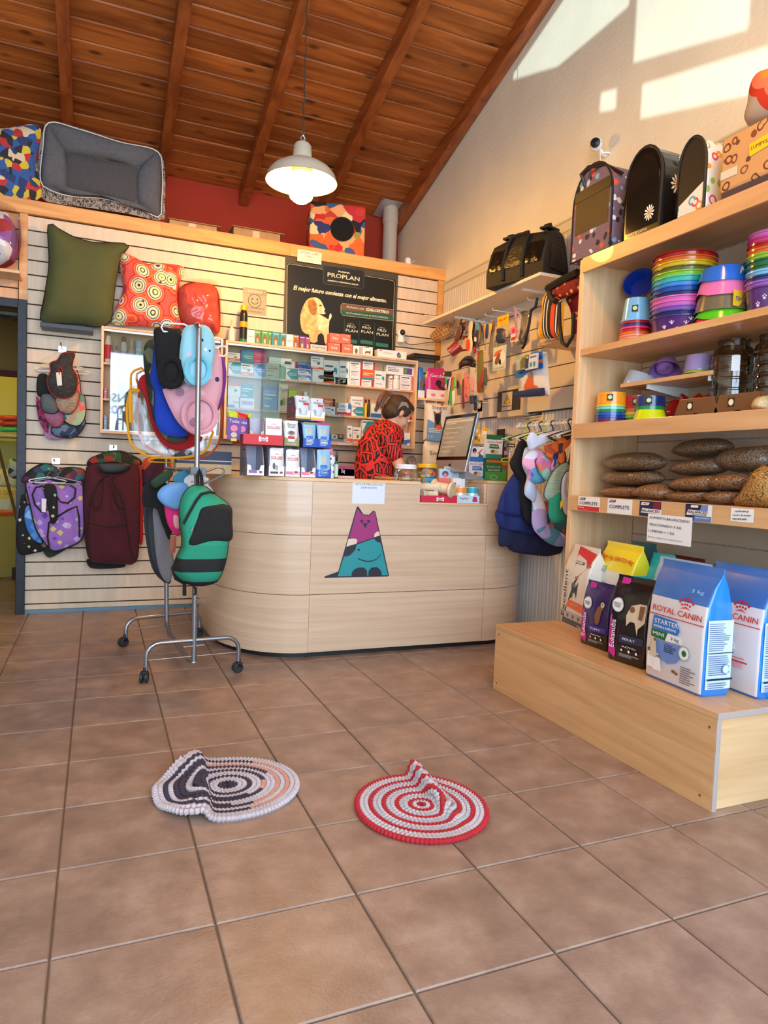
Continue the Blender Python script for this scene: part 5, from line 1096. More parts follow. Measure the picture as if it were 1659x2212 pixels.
def bagpx(name,lab,cat,conv,pts,Y,z,th,col,decs,group=None,rough=.25,rot=None,n=32,**kw):
    W3=[at(*conv(*p),'y',Y) for p in pts]; xs=[p.x for p in W3]; cx=(min(xs)+max(xs))/2; zl=min(p.z for p in W3) if z is None else z
    o=thing(name,lab,cat,(cx,Y,zl),group=group); w,h=max(xs)-min(xs),max(p.z for p in W3)-zl
    puff('bag',[(p.x-cx,max(0,p.z-zl)) for p in W3],th,col if not isinstance(col,(str,tuple)) else pm(col,rough),o,n=n,rings=5,smooth=False,back=.8,**kw)
    face(o,w,h,-th-.0006,decs); return o,w,h
zi=Z2+.0035
TOD=[('p',[(.05,.1),(0,.8),(1,.75),(.95,.1)],'p'),('t',.5,.66,.1,.7,'Todas','w',-4),('c',.5,.45,.25,.1,'P'),('c',.5,.25,.22,.08,'e'),('r',.3,.06,.7,.14,'y')]
bagpx('snack_pouch','green topped purple snack pouch in the red tray','packet',q1,[(160,440),(275,428),(240,170),(110,140),(130,300)],.14,zi,.014,'L',TOD,'snack pouches standing in the red tray')
bagpx('snack_pouch','red topped purple snack pouch in the red tray','packet',q1,[(270,440),(365,430),(360,200),(215,155),(240,300)],.165,zi,.014,'r',TOD,'snack pouches standing in the red tray')
bagpx('snack_pouch','green snack pouch peeping behind the red topped one','packet',q1,[(330,440),(390,430),(402,188),(360,185)],.20,zi,.012,'L',[],'snack pouches standing in the red tray')
tray('small grey display box with round picture standing in the red tray',q1,385,230,552,452,.10,zi,.09,.5,'e',decs=[('t',.5,.35,.1,.5,'Cat','o'),('c',.5,.2,.14,.06,'o')],side=[],group=None)
tray('grey and pink display box of kitten pouches in the red tray',q1,560,240,775,462,.09,zi,.10,.28,'w',packs=('P',[('r',0,.35,1,1,'w')]+RC,.98,1))
tray('olive-lipped display box of white pouches with bowl picture, second layer',q1,797,262,974,578,.09,Z2,.2,.33,'q',outer=(180,190,205),decs=[('t',.5,.2,.06,.6,'Con carne','w'),('t',.5,.1,.06,.6,'en salsa','w')],packs=('w',[('t',.5,.84,.10,.6,'Fancy','d'),('t',.5,.74,.10,.55,'Feast','d'),('c',.5,.5,.3,.10,'a'),('c',.5,.52,.2,.07,'u'),('r',.25,.28,.75,.38,'r')],.98,6))
tray('blue display box of cat food pouches with gold top, second layer',q1,1020,285,1188,590,.09,Z2,.2,.36,(20,80,190),inner=(30,60,150),outer=(26,34,96),decs=words(.2,.8,.08,.3,4,'w'),packs=('l',[('r',0,.93,1,1,'q')]+CATD,.98,5))
tray('blue display box of cat food pouches with pink top, second layer',q1,1191,293,1356,598,.09,Z2,.2,.36,(20,80,190),inner=(30,60,150),outer=(26,34,96),decs=words(.2,.8,.08,.3,4,'w'),packs=('l',[('r',0,.92,1,1,'m')]+CATD,.98,5))
SG=[('t',.5,.78,.09,.6,'Sieger','d'),('p',[(.45,.86),(.5,.95),(.56,.86)],'r'),('r',.55,.62,.95,.72,'r'),('c',.3,.35,.14,.14,'a'),('r',.4,.2,.8,.22,'a')]
cz=lambda x,y:(470+.2713*x,720+.2713*y)
for x0,y0,x1,y1,lab,s2 in ((620,495,738,690,'left','B'),(741,515,852,700,'right','P')):
    tray('white display box of grey cat pouches, %s one on the top layer' % lab,cz,x0,y0,x1,y1,.12,Z3+.001,.19,.42,'w',outer=(112,100,122) if lab=='left' else 'w' and (230,230,236),inner=(220,222,232),decs=[('r',0,0,1,.06,s2),('r',0,.06,1,.14,'y')],side=[('t',.4,.8,.06,.3,'Sieger','a'),('p',[(.1,.12),(.1,.5),(.3,.55),(.35,.12)],'u'),('r',.5,.35,.9,.5,'r'),('r',0,0,1,.06,'B'),('r',0,.06,1,.12,'o')] if lab=='left' else (),packs=((214,222,232),SG,.99,7))
carton('gift_carton','slim white and lilac carton beside the blue display box','box',(*q1(1308,682),*q1(1372,905)),.12,.05,'w',[('c',.5,.85,.3,.06,'B'),('r',.2,.2,.8,.4,'P'),('t',.5,.6,.08,.8,'PUG','r')],None,Z1)
carton('gift_carton','slim white carton with tiny figures by the spray bottle','box',(*q1(1374,700),*q1(1400,905)),.13,.05,'w',[('c',.5,.3,.3,.06,'r'),('c',.5,.6,.3,.06,'b')],None,Z1)
carton('gift_carton','pale pink carton standing behind the blue display box','box',(*q1(1262,605),*q1(1370,900)),.22,.04,'P',[('r',.2,.8,.8,.9,'m')],None,Z1)
bt,r_,h_=bottle('spray_bottle','small dark green spray bottle with black top on the counter edge',(*q1(1424,635),8.5),.12,Z1,[(1,0),(1,.55),(.75,.62),(.45,.64),(.6,.66),(.6,.88),(.35,.9),(.3,1),(0,1)],[mat((60,100,76),.2),mat((20,20,22),.2)],splits=(('bottle',0,3),('cap',3,8)))
MB().lathe([(r_*1.03,h_*.06),(r_*1.03,h_*.52)],seg=20).build('label_band',mat((190,225,210),.5),bt,smooth=True)
for i,(y0,y1,c_) in enumerate(((815,845,(140,40,90)),(846,872,(214,196,200)))):
    carton('low_box',('plum' if i==0 else 'pale')+' flat box lying at the back of the counter','box',(*q1(1440,y0),*q1(1640,y1)),.36,.1,c_,[('t',.3,.5,.4,.2,'Dog','w')] if i==0 else [],None,Z1+(.0135 if i==0 else 0))
carton('storage_case','navy banded case on pale wooden box at left end of counter','box',(382,974,500,1001),.30,.12,'n',[('r',0,.40,1,.46,'e')],None,Z1+.030)
carton('wooden_box','pale wooden box under the navy case at left end of counter','box',(380,1002,500,1021),.29,.14,(204,166,110),[],None,Z1)
# jars
def jar(lab,px,Y,z,lidc,content=None):
    (xc,yt,wpx)=px; p=at(xc,yt,'y',Y); r=abs(at(xc+wpx/2,yt,'y',Y).x-p.x); h=p.z-z; o=thing('plastic_jar',lab,'jar',(p.x,Y,z))
    MB().lathe([(0,0),(r*.9,0),(r,h*.1),(r,h*.52),(r*.86,h*.68),(r*.8,h*.72)],seg=28).build('jar',GLASS,o,smooth=True)
    MB().lathe([(r*.84,h*.72),(r*.9,h*.73),(r*.9,h*.84),(r*.85,h*.85),(r*.9,h*.87),(r*.9,h*.99),(0,h)],seg=28).build('lid',lidc,o,smooth=True)
    if content:
        MB().lathe([(0,.003),(r*.85,.003),(r*.93,h*.1),(r*.93,h*.45),(0,h*.47)],seg=20).build('contents',content,o,smooth=True)['kind']='stuff'
    return o
jar('clear plastic jar with white lid, in front of the shopkeeper',(877.5,1003,46),.13,Z1,mat((245,245,245),.35))
jar('clear plastic jar with yellow lid and rainbow sweets',(923,1002,42),.36,.986,mat((240,190,30),.35),cells([(240,120,60),(60,170,210),(230,60,80),(250,210,60)],60))
# ledge goods
ZG=.851
def opentray(lab,px,Y,z,dp,col,decs):
    a,b_=at(px[0],px[3],'y',Y),at(px[2],px[3],'y',Y); w=b_.x-a.x; h=at((px[0]+px[2])/2,px[1],'y',Y).z-z; o=thing('display_tray',lab,'tray',((a.x+b_.x)/2,Y,z)); m=pm(col)
    MB().box(-w/2,0,0,w/2,.002,h).build('front_lip',m,o); MB().box(-w/2,.002,0,-w/2+.002,dp,h).box(w/2-.002,.002,0,w/2,dp,h).box(-w/2+.002,.002,0,w/2-.002,dp,.002).box(-w/2+.002,dp-.002,.002,w/2-.002,dp,h).build('tray',m,o); face(o,w,h,0,decs); return o
opentray('crimson tray with white bone logo full of rawhide bones',(*q3(405,1132),*q3(870,1226)),.045,ZG,.17,(206,30,66),bone(.53,.5,.09,3.6)+[('t',.53,.5,.32,.16,'GoloCan','r')])
opentray('pale blue tray of small tins beside the crimson tray',(*q3(873,1128),*q3(1156,1229)),.045,ZG,.15,(205,222,232),[('t',.3,.6,.3,.4,'Agility','d'),('p',[(.68,.15),(.7,.75),(.74,.85),(.84,.85),(.88,.75),(.92,.15)],'m'),('r',.05,.2,.5,.24,'l')])
RAW=mat((226,208,176),.6,noise=.12,scale=18.,bump=.3,bscale=40)
def rawbone(lab,c,L,r,rz,ry=0.):
    o=thing('rawhide_bone',lab,'dog chew',c,(0,ry,rz),'rawhide bones in the crimson tray')
    MB().tube([(-L/2,0,0),(-L*.42,0,0),(-L*.3,0,0),(L*.3,0,0),(L*.42,0,0),(L/2,0,0)],[r*1.35,r*1.5,r,r,r*1.5,r*1.35],14).build('roll',RAW,o,smooth=True)
    for s_ in (-1,1):MB().tube([(s_*L/2,(.35*r+.9*r*k/30)*math.cos(k*.42),(.35*r+.9*r*k/30)*math.sin(k*.42)) for k in range(31)],.0022,5).build('scroll_end',mat((190,166,128),.6),o)
px_=lambda x,y,Y=.1:at(*q3(x,y),'y',Y)
rawbone('long pale rawhide bone lying across the crimson tray',px_(500,1015,.10),.13,.021,-.15); rawbone('big thick rolled rawhide bone pointing forward over the crimson tray',px_(690,1035,.09),.13,.032,-.95,.12); rawbone('small low rawhide bone at left of the crimson tray',px_(515,1108,.08),.10,.017,.2)
for x0,x1,c_,lb in ((826,985,(240,150,60),'orange topped'),(988,1132,(40,170,190),'teal topped')):
    a,b_=px_(x0,1120),px_(x1,1120); r=(b_.x-a.x)/2; o=thing('food_tin','small %s tin in the pale blue tray' % lb,'tin',((a.x+b_.x)/2,.1,ZG+.003),group='small tins in the pale blue tray'); h=px_(900,1020).z-ZG-.003
    MB().lathe([(r,0),(r,h)],seg=26).build('tin',mat((225,232,236),.3,.3),o,smooth=True); MB().lathe([(r*1.01,h*.62),(r*1.01,h*.98)],seg=26).build('upper_band',mat(c_,.4),o,smooth=True); text('Agility',INK,o,(0,-r*1.02,h*.3),.016,r*1.5)
carton('toy_display','pale blue display card lettered Agility with grey dog behind the ledge','box',(*q3(648,790),*q3(915,905)),.30,.02,(196,218,230),[('p',[(.2,1),(.24,1.25),(.75,1.25),(.8,1)],(214,228,236)),('t',.48,1.1,.3,.42,'Agility','d'),('c',.28,.5,.15,.32,'d'),('c',.28,.35,.09,.22,'P'),('r',.65,.6,.95,.68,'d'),('r',.6,.4,.95,.46,'a')],None,.986)
carton('toy_pack','orange and pink blister pack behind the big rawhide bone','packet',(*q3(640,905),*q3(780,1000)),.20,.03,(238,120,110),[('c',.6,.4,.3,.4,'P')],None,ZG)
carton('toy_pack','blue and orange pack behind the long rawhide bone','packet',(*q3(440,905),*q3(605,968)),.20,.03,(60,160,200),[('r',0,0,.15,1,'o'),('r',.2,.3,.45,.8,'w')],None,ZG)
carton('small_box','white box with red dot behind the Agility tins','box',(*q3(822,905),*q3(920,1000)),.19,.03,'w',[('c',.3,.7,.12,.12,'r'),('c',.75,.6,.1,.1,'P'),('r',.2,.2,.6,.3,'k')],None,ZG)
carton('small_box','white box with barcode at right behind the Agility tins','box',(*q3(924,915),*q3(972,1005)),.19,.03,'w',[('r',.3,.2,.7,.5,'d')],None,ZG)
# right counter end
ZR=.986
cs=thing('collar_stand','red cylinder stand with dark dog collars buckled round it','stand',(at(*q3(955,905),'y',.40).x,.40,ZR)); r=.036; h=at(*q3(955,335),'y',.40).z-ZR
MB().lathe([(0,0),(r,0),(r,h),(0,h)],seg=28).build('cylinder',mat((214,56,52),.5),cs,smooth=True)
for k,(v,c_,hh) in enumerate(((.80,'k',.014),(.66,(70,20,40),.03),(.58,'m',.012),(.50,'k',.014),(.30,(60,30,60),.014),(.20,(150,20,40),.02),(.10,(70,90,60),.03))):
    o=tag(MB().lathe([(r*1.04,h*v-hh/2),(r*1.16,h*v-hh/2),(r*1.16,h*v+hh/2),(r*1.04,h*v+hh/2)],seg=24).build('dog_collar',pm(c_,.6),None,smooth=True),'collar, %s from top on the red stand, %s' % (ORD[k],('black','plum wide','magenta narrow','black with studs','dark violet','crimson','green patterned')[k]),'collar','collars round the red stand')
    o.location=cs.location
for v in (.92,.72,.38):text(('80 CM','60 CM','20 CM')[int(v*3)//1 % 3],INK,cs,(0,-r*1.03,h*v),.008,.04); MB().box(-.022,-r*1.02,h*v-.008,.022,-r*.98,h*v+.008).build('size_label',mat((235,225,220),.6),cs)
def rcbox(lab,a,b_,c_,d_,Y,col,foot,words_,z):
    return carton('food_box',lab,'box',(*q3(a,b_),*q3(c_,d_)),Y,.1,'w',[('r',0,.8,1,1,col),('r',0,0,1,.18,foot),('t',.5,.7,.075,.85,'ROYAL CANIN','r'),('r',.05,.65,.95,.66,'r'),('p',[(.2,.42),(.2,.6),(.72,.6),(.8,.42)],col),('t',.45,.51,.08,.45,words_,'w')]+[('c',.40+.07*k,.78+(.012 if 0<k<3 else 0),.022,.014,'r') for k in range(4)]+[('c',.5,.28,.25,.1,'e'),('c',.4,.3,.1,.07,'u')],None,z)
o,w_,h_=rcbox('white and blue puppy pouch box standing right of the collar stand',1030,637,1235,912,.36,'b',(120,180,230),'PUPPY',ZR); z_=ZR+h_+.001
sb1,w2,h2=carton('food_box','open yellow dental stick box on top of the blue puppy box','box',(*q3(1050,462),*q3(1243,617)),.36,.1,'y',[('r',.02,.78,.85,.97,'n'),('t',.44,.87,.12,.7,'DENTASTIX','w'),('r',.02,0,.85,.76,'w'),('c',.25,.45,.13,.2,'k'),('c',.27,.33,.07,.1,'P'),('p',[(.45,.3),(.75,.65),(.8,.6),(.55,.2)],'c'),('p',[(.5,.0),(.55,.3),(.8,.1),(.85,0)],'d')],None,z_)
for k,(x,y) in enumerate(((1085,235),(1130,315),(1238,262),(1205,360))):
    pa_,pb2=at(*q3(x-38,y),'y',.40),at(*q3(x+38,y),'y',.40)
    o=thing('chew_stick_pack','yellow stick pack, %s, standing in the dental stick box' % ('tall left one','low left one','tall right one','low right one')[k],'packet',((pa_.x+pb2.x)/2,.37+.02*k,z_+h2+.0008),group='yellow stick packs in the dental box')
    hh=max(.02,pa_.z-z_-h2); pouch(o,pb2.x-pa_.x,hh,.006,(240,180,30),(0,0,0),[('r',.2,.6,.8,.8,'w'),('c',.5,.3,.3,.12,'u')],tilt=.0)
o,w_,h_=carton('food_box','green pouch display box lettered Dog Chow on the right counter end','box',(*q3(1242,655),*q3(1445,914)),.33,.1,'G',[('r',.05,.82,.95,.92,'o'),('r',0,0,1,.4,'g'),('t',.5,.62,.1,.8,'Petfoods','e'),('t',.5,.47,.08,.7,'DOG CHOW','w'),('c',.5,.15,.22,.1,'w'),('c',.5,.15,.2,.085,'g')],None,ZR); z_=ZR+h_+.001
rcbox('white and green adult pouch box stacked on the green dog food box',1250,352,1450,627,.33,'G',(40,130,110),'MINI',z_)
carton('food_box','green box edge beside the Dog Chow box, by the hangers','box',(*q3(1449,700),*q3(1502,916)),.33,.1,'g',[('r',0,.6,1,.8,'u'),('r',0,.85,1,.95,'o')],None,ZR)
er=thing('envelope_rack','black rack of maroon and white packets against ribbed wallpaper','rack',(at(*q3(1565,440),'y',.55).x,.55,ZR)); ww=.095; hh=at(*q3(1565,290),'y',.55).z-ZR
MB().box(-ww,.03,0,ww,.036,hh).box(-ww,-.06,0,-ww+.005,.03,hh).box(ww-.005,-.06,0,ww,.03,hh).box(-ww,-.06,0,ww,.03,.006).build('frame',BLACK,er)
for k in range(6):MB().box(-ww+.01,-.05+.012*k,.008,ww-.01,-.046+.012*k,hh*(.5+.08*k)).build('packet',[mat((150,20,40),.5),mat((220,215,225),.5)][k % 2],er)
# computer
ya,yb=at(961,900,'x',2.14).y,at(1030,890,'x',2.14).y; wS=abs(ya-yb); zt_=at(995,895,'x',2.14).z
mo=thing('computer_monitor','silver all-in-one computer with black-bordered screen facing the shopkeeper','computer',(2.14,(ya+yb)/2,ZR),(0,0,-PI/2))
zt_-=ZR; tilt=.20; chin=.075; hS=(zt_-.045)/math.cos(tilt)
TM=Matrix.Translation((0,-math.sin(tilt)*hS*.9,.045)) @ Matrix.Rotation(-tilt,4,'X')
b=MB(); b.T=TM; b.box(-wS/2,0,0,wS/2,.018,hS); b.build('case',mat((170,172,176),.35,.5),mo,bev=.004)
b=MB(); b.T=TM; b.box(-wS/2+.002,-.0015,chin,wS/2-.002,0,hS-.002); b.build('bezel',mat((14,14,16),.15),mo)
b=MB(); b.T=TM; b.box(-wS/2+.022,-.0022,chin+.02,wS/2-.022,-.0016,hS-.022); b.build('screen',mat((150,150,140),.12,emit=.12,noise=.25,scale=9.),mo)
b=MB(); b.T=TM
for k in range(9):b.box(-wS/2+.05,-.0026,chin+.05+k*.03,-wS/2+.05+.12+.05*(k % 3),-.0023,chin+.056+k*.03)
b.box(-wS/2+.03,-.0026,hS-.05,wS/2-.03,-.0023,hS-.035); b.build('screen_print',mat((205,205,200),.5),mo)
b=MB(); b.T=TM; b.prism([(p.x,p.y) for p in resample([(0,.020),(.012,.018),(.017,.032),(.012,.048),(.004,.046),(0,.048),(-.012,.05),(-.017,.036),(-.010,.019)],24)],-.0008,0).ball((.006,0,.056),(.004,.0008,.005),8,5); b.build('logo',BLACK,mo)
MB().prism([(.0,.0),(.14,0),(.14,.008),(.02,.05),(.02,.16),(.008,.16),(.0,.05)],-.09,.09,'x').build('stand',mat((170,172,176),.35,.5),mo)
# big bags behind
def bigbag(lab,px,Y,z,decs,th=.06):
    a,b_=at(px[0],px[3],'y',Y),at(px[2],px[3],'y',Y); w=b_.x-a.x; h=at((px[0]+px[2])/2,px[1],'y',Y).z-z; o=thing('dog_food_sack',lab,'dog food',((a.x+b_.x)/2,Y,z),group='large cream food sacks behind the counter')
    puff('sack',[(-w/2,0),(w/2,0),(w/2,h*.5),(w/2,h),(-w/2,h),(-w/2,h*.5)],th,mat((236,228,212),.45),o,n=40,rings=6,smooth=False,power=.28,back=.9); face(o,w,h,-th-.0008,decs); return o
DOGH=[('p',[(.28,.3),(.26,.62),(.2,.78),(.34,.72),(.42,.74),(.52,.8),(.5,.62),(.5,.5),(.56,.35),(.5,.28)],'u'),('p',[(.26,.6),(.3,.7),(.48,.7),(.5,.55),(.42,.42),(.34,.42)],'k'),('p',[(.3,.28),(.35,.4),(.5,.4),(.54,.28)],'o')]
sbx=thing('added_sack_support','plain cabinet behind the counter carrying the cream food sacks','cabinet',(2.43,1.30,0)); MB().box(-.16,-.12,0,.17,.2,.60).build('body',BEECH,sbx,bev=.002); MB().box(-.15,-.125,.02,.16,-.12,.58).build('door',BEECH_H,sbx,bev=.001)  # unseen box added behind the counter only to hold the sacks up
s1=bigbag('lower cream dog food sack with spotted dog, behind the counter',(911,953,972,1035),1.24,.601,[('t',.45,.86,.05,.7,'Sieger','d'),('p',[(.4,.93),(.5,.98),(.55,.93)],'r'),('c',.62,.52,.2,.09,'k'),('c',.58,.5,.07,.05,'w'),('r',.1,.72,.9,.73,'a')])
zt2=at(940,953,'y',1.24).z
bigbag('upper cream dog food sack with german shepherd on blue and red band',(914,871,970,952),1.26,zt2+.001,[('t',.45,.87,.09,.6,'Sieger','d'),('p',[(.45,.93),(.55,.99),(.58,.93)],'r'),('p',[(0,0),(.6,0),(.6,.36),(.35,.44),(0,.55)],(110,160,205)),('p',[(.6,0),(1,0),(1,.55),(.6,.36)],'r'),('t',.12,.1,.06,.16,'12','w')]+DOGH+words(.05,.55,.2,.34,3,'w'))
# small shelf with sachets beside the cabinet
s3=thing('corner_shelf','small wooden corner shelf between medicine cabinet and right wall','shelf',(2.49,1.45,at(938,862,'y',1.42).z-.018)); ZS3=s3.location.z+.0185
MB().box(-.117,-.06,0,.105,.088,.018).build('board',BEECH,s3,bev=.001); MB().box(-.07,-.03,-.03,-.055,.1,0).box(.03,-.03,-.03,.045,.1,0).build('bracket',WHITE,s3)
I_=lambda x,y:(x,y)
bagpx('food_pouch','bright magenta and white cat litter style pouch with black cat on the corner shelf','packet',I_,[(919,857),(968,858),(962,796),(925,795),(918,815)],1.44,ZS3,.03,'m',[('t',.45,.72,.1,.6,'Gatolac','w'),('r',0.02,.0,.98,.28,'w'),('c',.5,.5,.12,.1,'k'),('p',[(.45,.5),(.5,.35),(.75,.3),(.8,.5),(.7,.35)],'k'),('c',.3,.12,.1,.05,'P'),('c',.7,.12,.1,.05,'P')])
bagpx('food_pouch','narrow blue pouch with tan dog beside the magenta pouch','packet',I_,[(902,854),(915,856),(914,794),(903,792)],1.45,ZS3,.015,'b',[('r',0,0,1,.25,'w'),('c',.5,.45,.3,.12,'u')])
dv=thing('video_recorder','flat black recorder box on the slat wall near the corner','recorder',(at(920,768,'y',1.43).x,1.43,at(920,776,'y',1.43).z)); MB().box(-.115,-.02,0,.115,.12,.035).build('case',mat((14,14,15),.3),dv,bev=.003); MB().box(-.10,-.0215,.008,.10,-.02,.02).build('front_strip',mat((50,50,54),.2),dv)
tr_=thing('tape_roll','roll of brown tape hanging on the slat wall behind the shopkeeper','tape',at(889,996,'y',1.50)); 
MB().tube([(.035*math.cos(k*PI/12),0,.035*math.sin(k*PI/12)) for k in range(24)],.006,8,closed=True).build('outer',mat((150,110,70),.4),tr_,smooth=True); MB().tube([(.028*math.cos(k*PI/12),0,.028*math.sin(k*PI/12)) for k in range(24)],.004,8,closed=True).build('core',mat((190,180,190),.5),tr_,smooth=True)
MB().tube([(0,.053,.036),(0,-.02,.036)],.003,6).build('hook',CHROME,tr_)
# ---------------------------------------------------------------- the shopkeeper
SKIN=mat((222,168,138),.55); 
def LEAFP():
    m,nt,b,tc,node=graph(.8)
    mp=node('ShaderNodeMapping'); mp.inputs['Scale'].default_value=(1,1,.75); nt.links.new(tc.outputs['Object'],mp.inputs[0])
    v=node('ShaderNodeTexVoronoi',Scale=16.); nt.links.new(mp.outputs[0],v.inputs['Vector'])
    v2=node('ShaderNodeTexVoronoi',Scale=16.,feature='DISTANCE_TO_EDGE'); nt.links.new(mp.outputs[0],v2.inputs['Vector'])
    r1=ramp(node,[(0,(212,44,38)),(.07,(20,16,18)),(.14,(212,44,38))],'CONSTANT'); nt.links.new(v2.outputs['Distance'],r1.inputs[0])
    w=node('ShaderNodeTexWave',Scale=17.,Distortion=5.); nt.links.new(tc.outputs['Object'],w.inputs['Vector'])
    lt=node('ShaderNodeMath',operation='LESS_THAN'); lt.inputs[1].default_value=.5; nt.links.new(w.outputs['Fac'],lt.inputs[0])
    gt=node('ShaderNodeMath',operation='GREATER_THAN'); gt.inputs[1].default_value=.14; nt.links.new(v2.outputs['Distance'],gt.inputs[0])
    mu=node('ShaderNodeMath',operation='MULTIPLY'); nt.links.new(lt.outputs[0],mu.inputs[0]); nt.links.new(gt.outputs[0],mu.inputs[1])
    mx=node('ShaderNodeMix',data_type='RGBA'); nt.links.new(mu.outputs[0],mx.inputs[0]); nt.links.new(r1.outputs[0],mx.inputs[6]); mx.inputs[7].default_value=(*lin((24,18,20)),1)
    nt.links.new(mx.outputs[2],b.inputs['Base Color']); return m
YP=.86
def W(x,y,dy=0):return at(x,y,'y',YP+dy)
pel=W(806,1062,.02); per=thing('person','shopkeeper in red and black leaf print top bending over behind the counter','person',(pel.x,pel.y,0))
base=Vector((pel.x,pel.y,0)); L3=lambda p:tuple(Vector(p)-base)
def remesh(mb,name,m,vox,sm=4,parent=per):
    o=mb.build(name,m,parent,smooth=True,angle=180); r=o.modifiers.new('r','REMESH'); r.mode='VOXEL'; r.voxel_size=vox; r.use_smooth_shade=True
    s=o.modifiers.new('s','SMOOTH'); s.iterations=sm; s.factor=.5; return o
def limb(b,pts,rs,seg=14):
    b.tube([L3(p) for p in pts],rs,seg)
    for p,r in zip(pts,rs):b.ball(L3(p),r*.98,12,8)
fw_=Vector((math.cos(.14),math.sin(.14),0)); rt_=Vector((math.sin(.14),-math.cos(.14),0)); UP=Vector((0,0,1))
neck=W(843,921,.02); head=W(860,893,.03); chest=W(817,968,.03); belly=W(806,1020,.02)
shR=neck-UP*.085-fw_*.035+rt_*.10; shL=neck-UP*.06-fw_*.03-rt_*.16
shR=W(838,948,-.10); elR=W(862,1004,-.16); haR=W(897,1036,-.08); elL=shL-UP*.24+fw_*.12; haL=haR+Vector((.02,.16,.0))
body=MB()
hf=(fw_*.82-UP*.57).normalized(); hu=rt_.cross(hf).normalized()*-1
hu=hf.cross(rt_).normalized()*-1 if hf.cross(rt_).z<0 else hf.cross(rt_).normalized()
def HD(f,r,u):return head+hf*f+rt_*r+hu*u
def ellip(b,c,rf,rr,ru,n=16,mi=0):
    o0=len(b.v); b.ball((0,0,0),1,n,12,mi)
    for i in range(o0,len(b.v)):p=b.v[i]; b.v[i]=Vector(L3(c+hf*p.x*rf+rt_*p.y*rr+hu*p.z*ru))
ellip(body,HD(-.005,0,.02),.094,.074,.088); ellip(body,HD(.03,0,-.04),.060,.056,.070); ellip(body,HD(.055,0,-.085),.028,.03,.028)
ellip(body,HD(.094,0,-.022),.016,.012,.024); ellip(body,HD(.10,0,-.035),.014,.014,.011); ellip(body,HD(.082,0,-.066),.012,.022,.010); ellip(body,HD(.07,.0,.01),.022,.05,.012)
for s_ in (-1,1):ellip(body,HD(-.012,s_*.075,-.015),.018,.008,.028,10); ellip(body,HD(.05,s_*.04,-.035),.028,.02,.03)
limb(body,[neck-UP*.03,head-hf*.03-UP*.03],[.055,.05])
limb(body,[pel-UP*.02,belly,chest,neck-UP*.05],[.125,.115,.115,.06])
for s_,hipd in ((1,rt_*.085),(-1,rt_*-.085)):
    hip=pel+hipd-UP*.03; knee=Vector((hip.x+.04,hip.y+.02,.47)); ank=Vector((hip.x-.01,hip.y,.07)); limb(body,[hip,knee,ank],[.085,.055,.04]); limb(body,[ank-UP*.03,ank-UP*.035+fw_*.13],[.038,.028])
for sh,el,ha,s_ in ((shR,elR,haR,1),(shL,elL,haL,-1)):
    wr=ha; limb(body,[sh,el,wr],[.050,.038,.026]); d=(ha-el).normalized(); sd=d.cross(UP).normalized()
    limb(body,[wr,wr+d*.05],[.028,.034]); 
    for k in range(4):
        f0=wr+d*.07+sd*(-.03+.02*k); limb(body,[f0,f0+d*(.035+.006*(k in (1,2)))-UP*.006,f0+d*(.055+.012*(k in (1,2)))-UP*.022],[.0095,.0085,.0075],8)
    limb(body,[wr+d*.02-sd*.03*s_,wr+d*.05-sd*.05*s_-UP*.005,wr+d*.08-sd*.052*s_-UP*.015],[.012,.010,.008],8)
remesh(body,'body',SKIN,.0065,3)
shirt=MB(); limb(shirt,[pel+UP*.0,belly,chest-UP*.0,chest+(neck-chest)*.55],[.150,.140,.142,.118],20)
limb(shirt,[chest+(neck-chest)*.5+rt_*.08,chest+(neck-chest)*.5-rt_*.10],[.10,.10]); limb(shirt,[shR+UP*.005,neck-UP*.045,shL+UP*.005],[.070,.072,.070])
limb(shirt,[shR,shR+(elR-shR)*.62],[.066,.060]); limb(shirt,[shL,shL+(elL-shL)*.72],[.068,.058])
remesh(shirt,'shirt',LEAFP(),.011,6)
tr2=MB()
for hipd in (rt_*.085,rt_*-.085):
    hip=pel+hipd-UP*.0; limb(tr2,[hip,Vector((hip.x+.04,hip.y+.02,.47)),Vector((hip.x-.01,hip.y,.10))],[.108,.072,.058])
limb(tr2,[pel+UP*.03,pel-UP*.06],[.132,.125]); remesh(tr2,'trousers',mat((36,38,52),.9),.012,4)
HAIR=mat((52,34,24),.55,noise=.4,scale=70.,bump=.5,bscale=160.)
hair=MB(); ellip(hair,HD(-.018,0,.034),.097,.084,.088); ellip(hair,HD(-.055,0,-.02),.060,.074,.07); ellip(hair,HD(-.066,0,-.045),.034,.05,.035)
ellip(hair,HD(.035,0,.075),.05,.062,.038)
for s_ in (-1,1):ellip(hair,HD(.015,s_*.066,.03),.03,.02,.05); ellip(hair,HD(-.045,s_*.066,-.02),.028,.016,.045)
remesh(hair,'hair',HAIR,.006,2)
tie=W(846,853,.04); tail=MB()
for k in range(16):
    a=k*.39; e=Vector((math.cos(a)*.006,math.sin(a)*.006,math.sin(a*2.1)*.005)); spread=.7+.5*rnd.random()
    pts=[HD(-.06,0,.10)+e*.6,tie+e*.8,tie+Vector((-.035,.0,.008))+e*2.2,tie+Vector((-.065,-.005,-.02))+e*3.2*spread,tie+Vector((-.078-.012*rnd.random(),-.005,-.062))+e*3.6*spread,tie+Vector((-.075-.02*rnd.random(),0,-.10))+e*3.2*spread]
    tail.tube([L3(p) for p in pts],[.010,.007,.008,.008,.006,.0015],6)
tail.build('ponytail',mat((108,70,42),.5,noise=.35,scale=60.),per,smooth=True)
for k in range(10):
    pass
st_=MB()
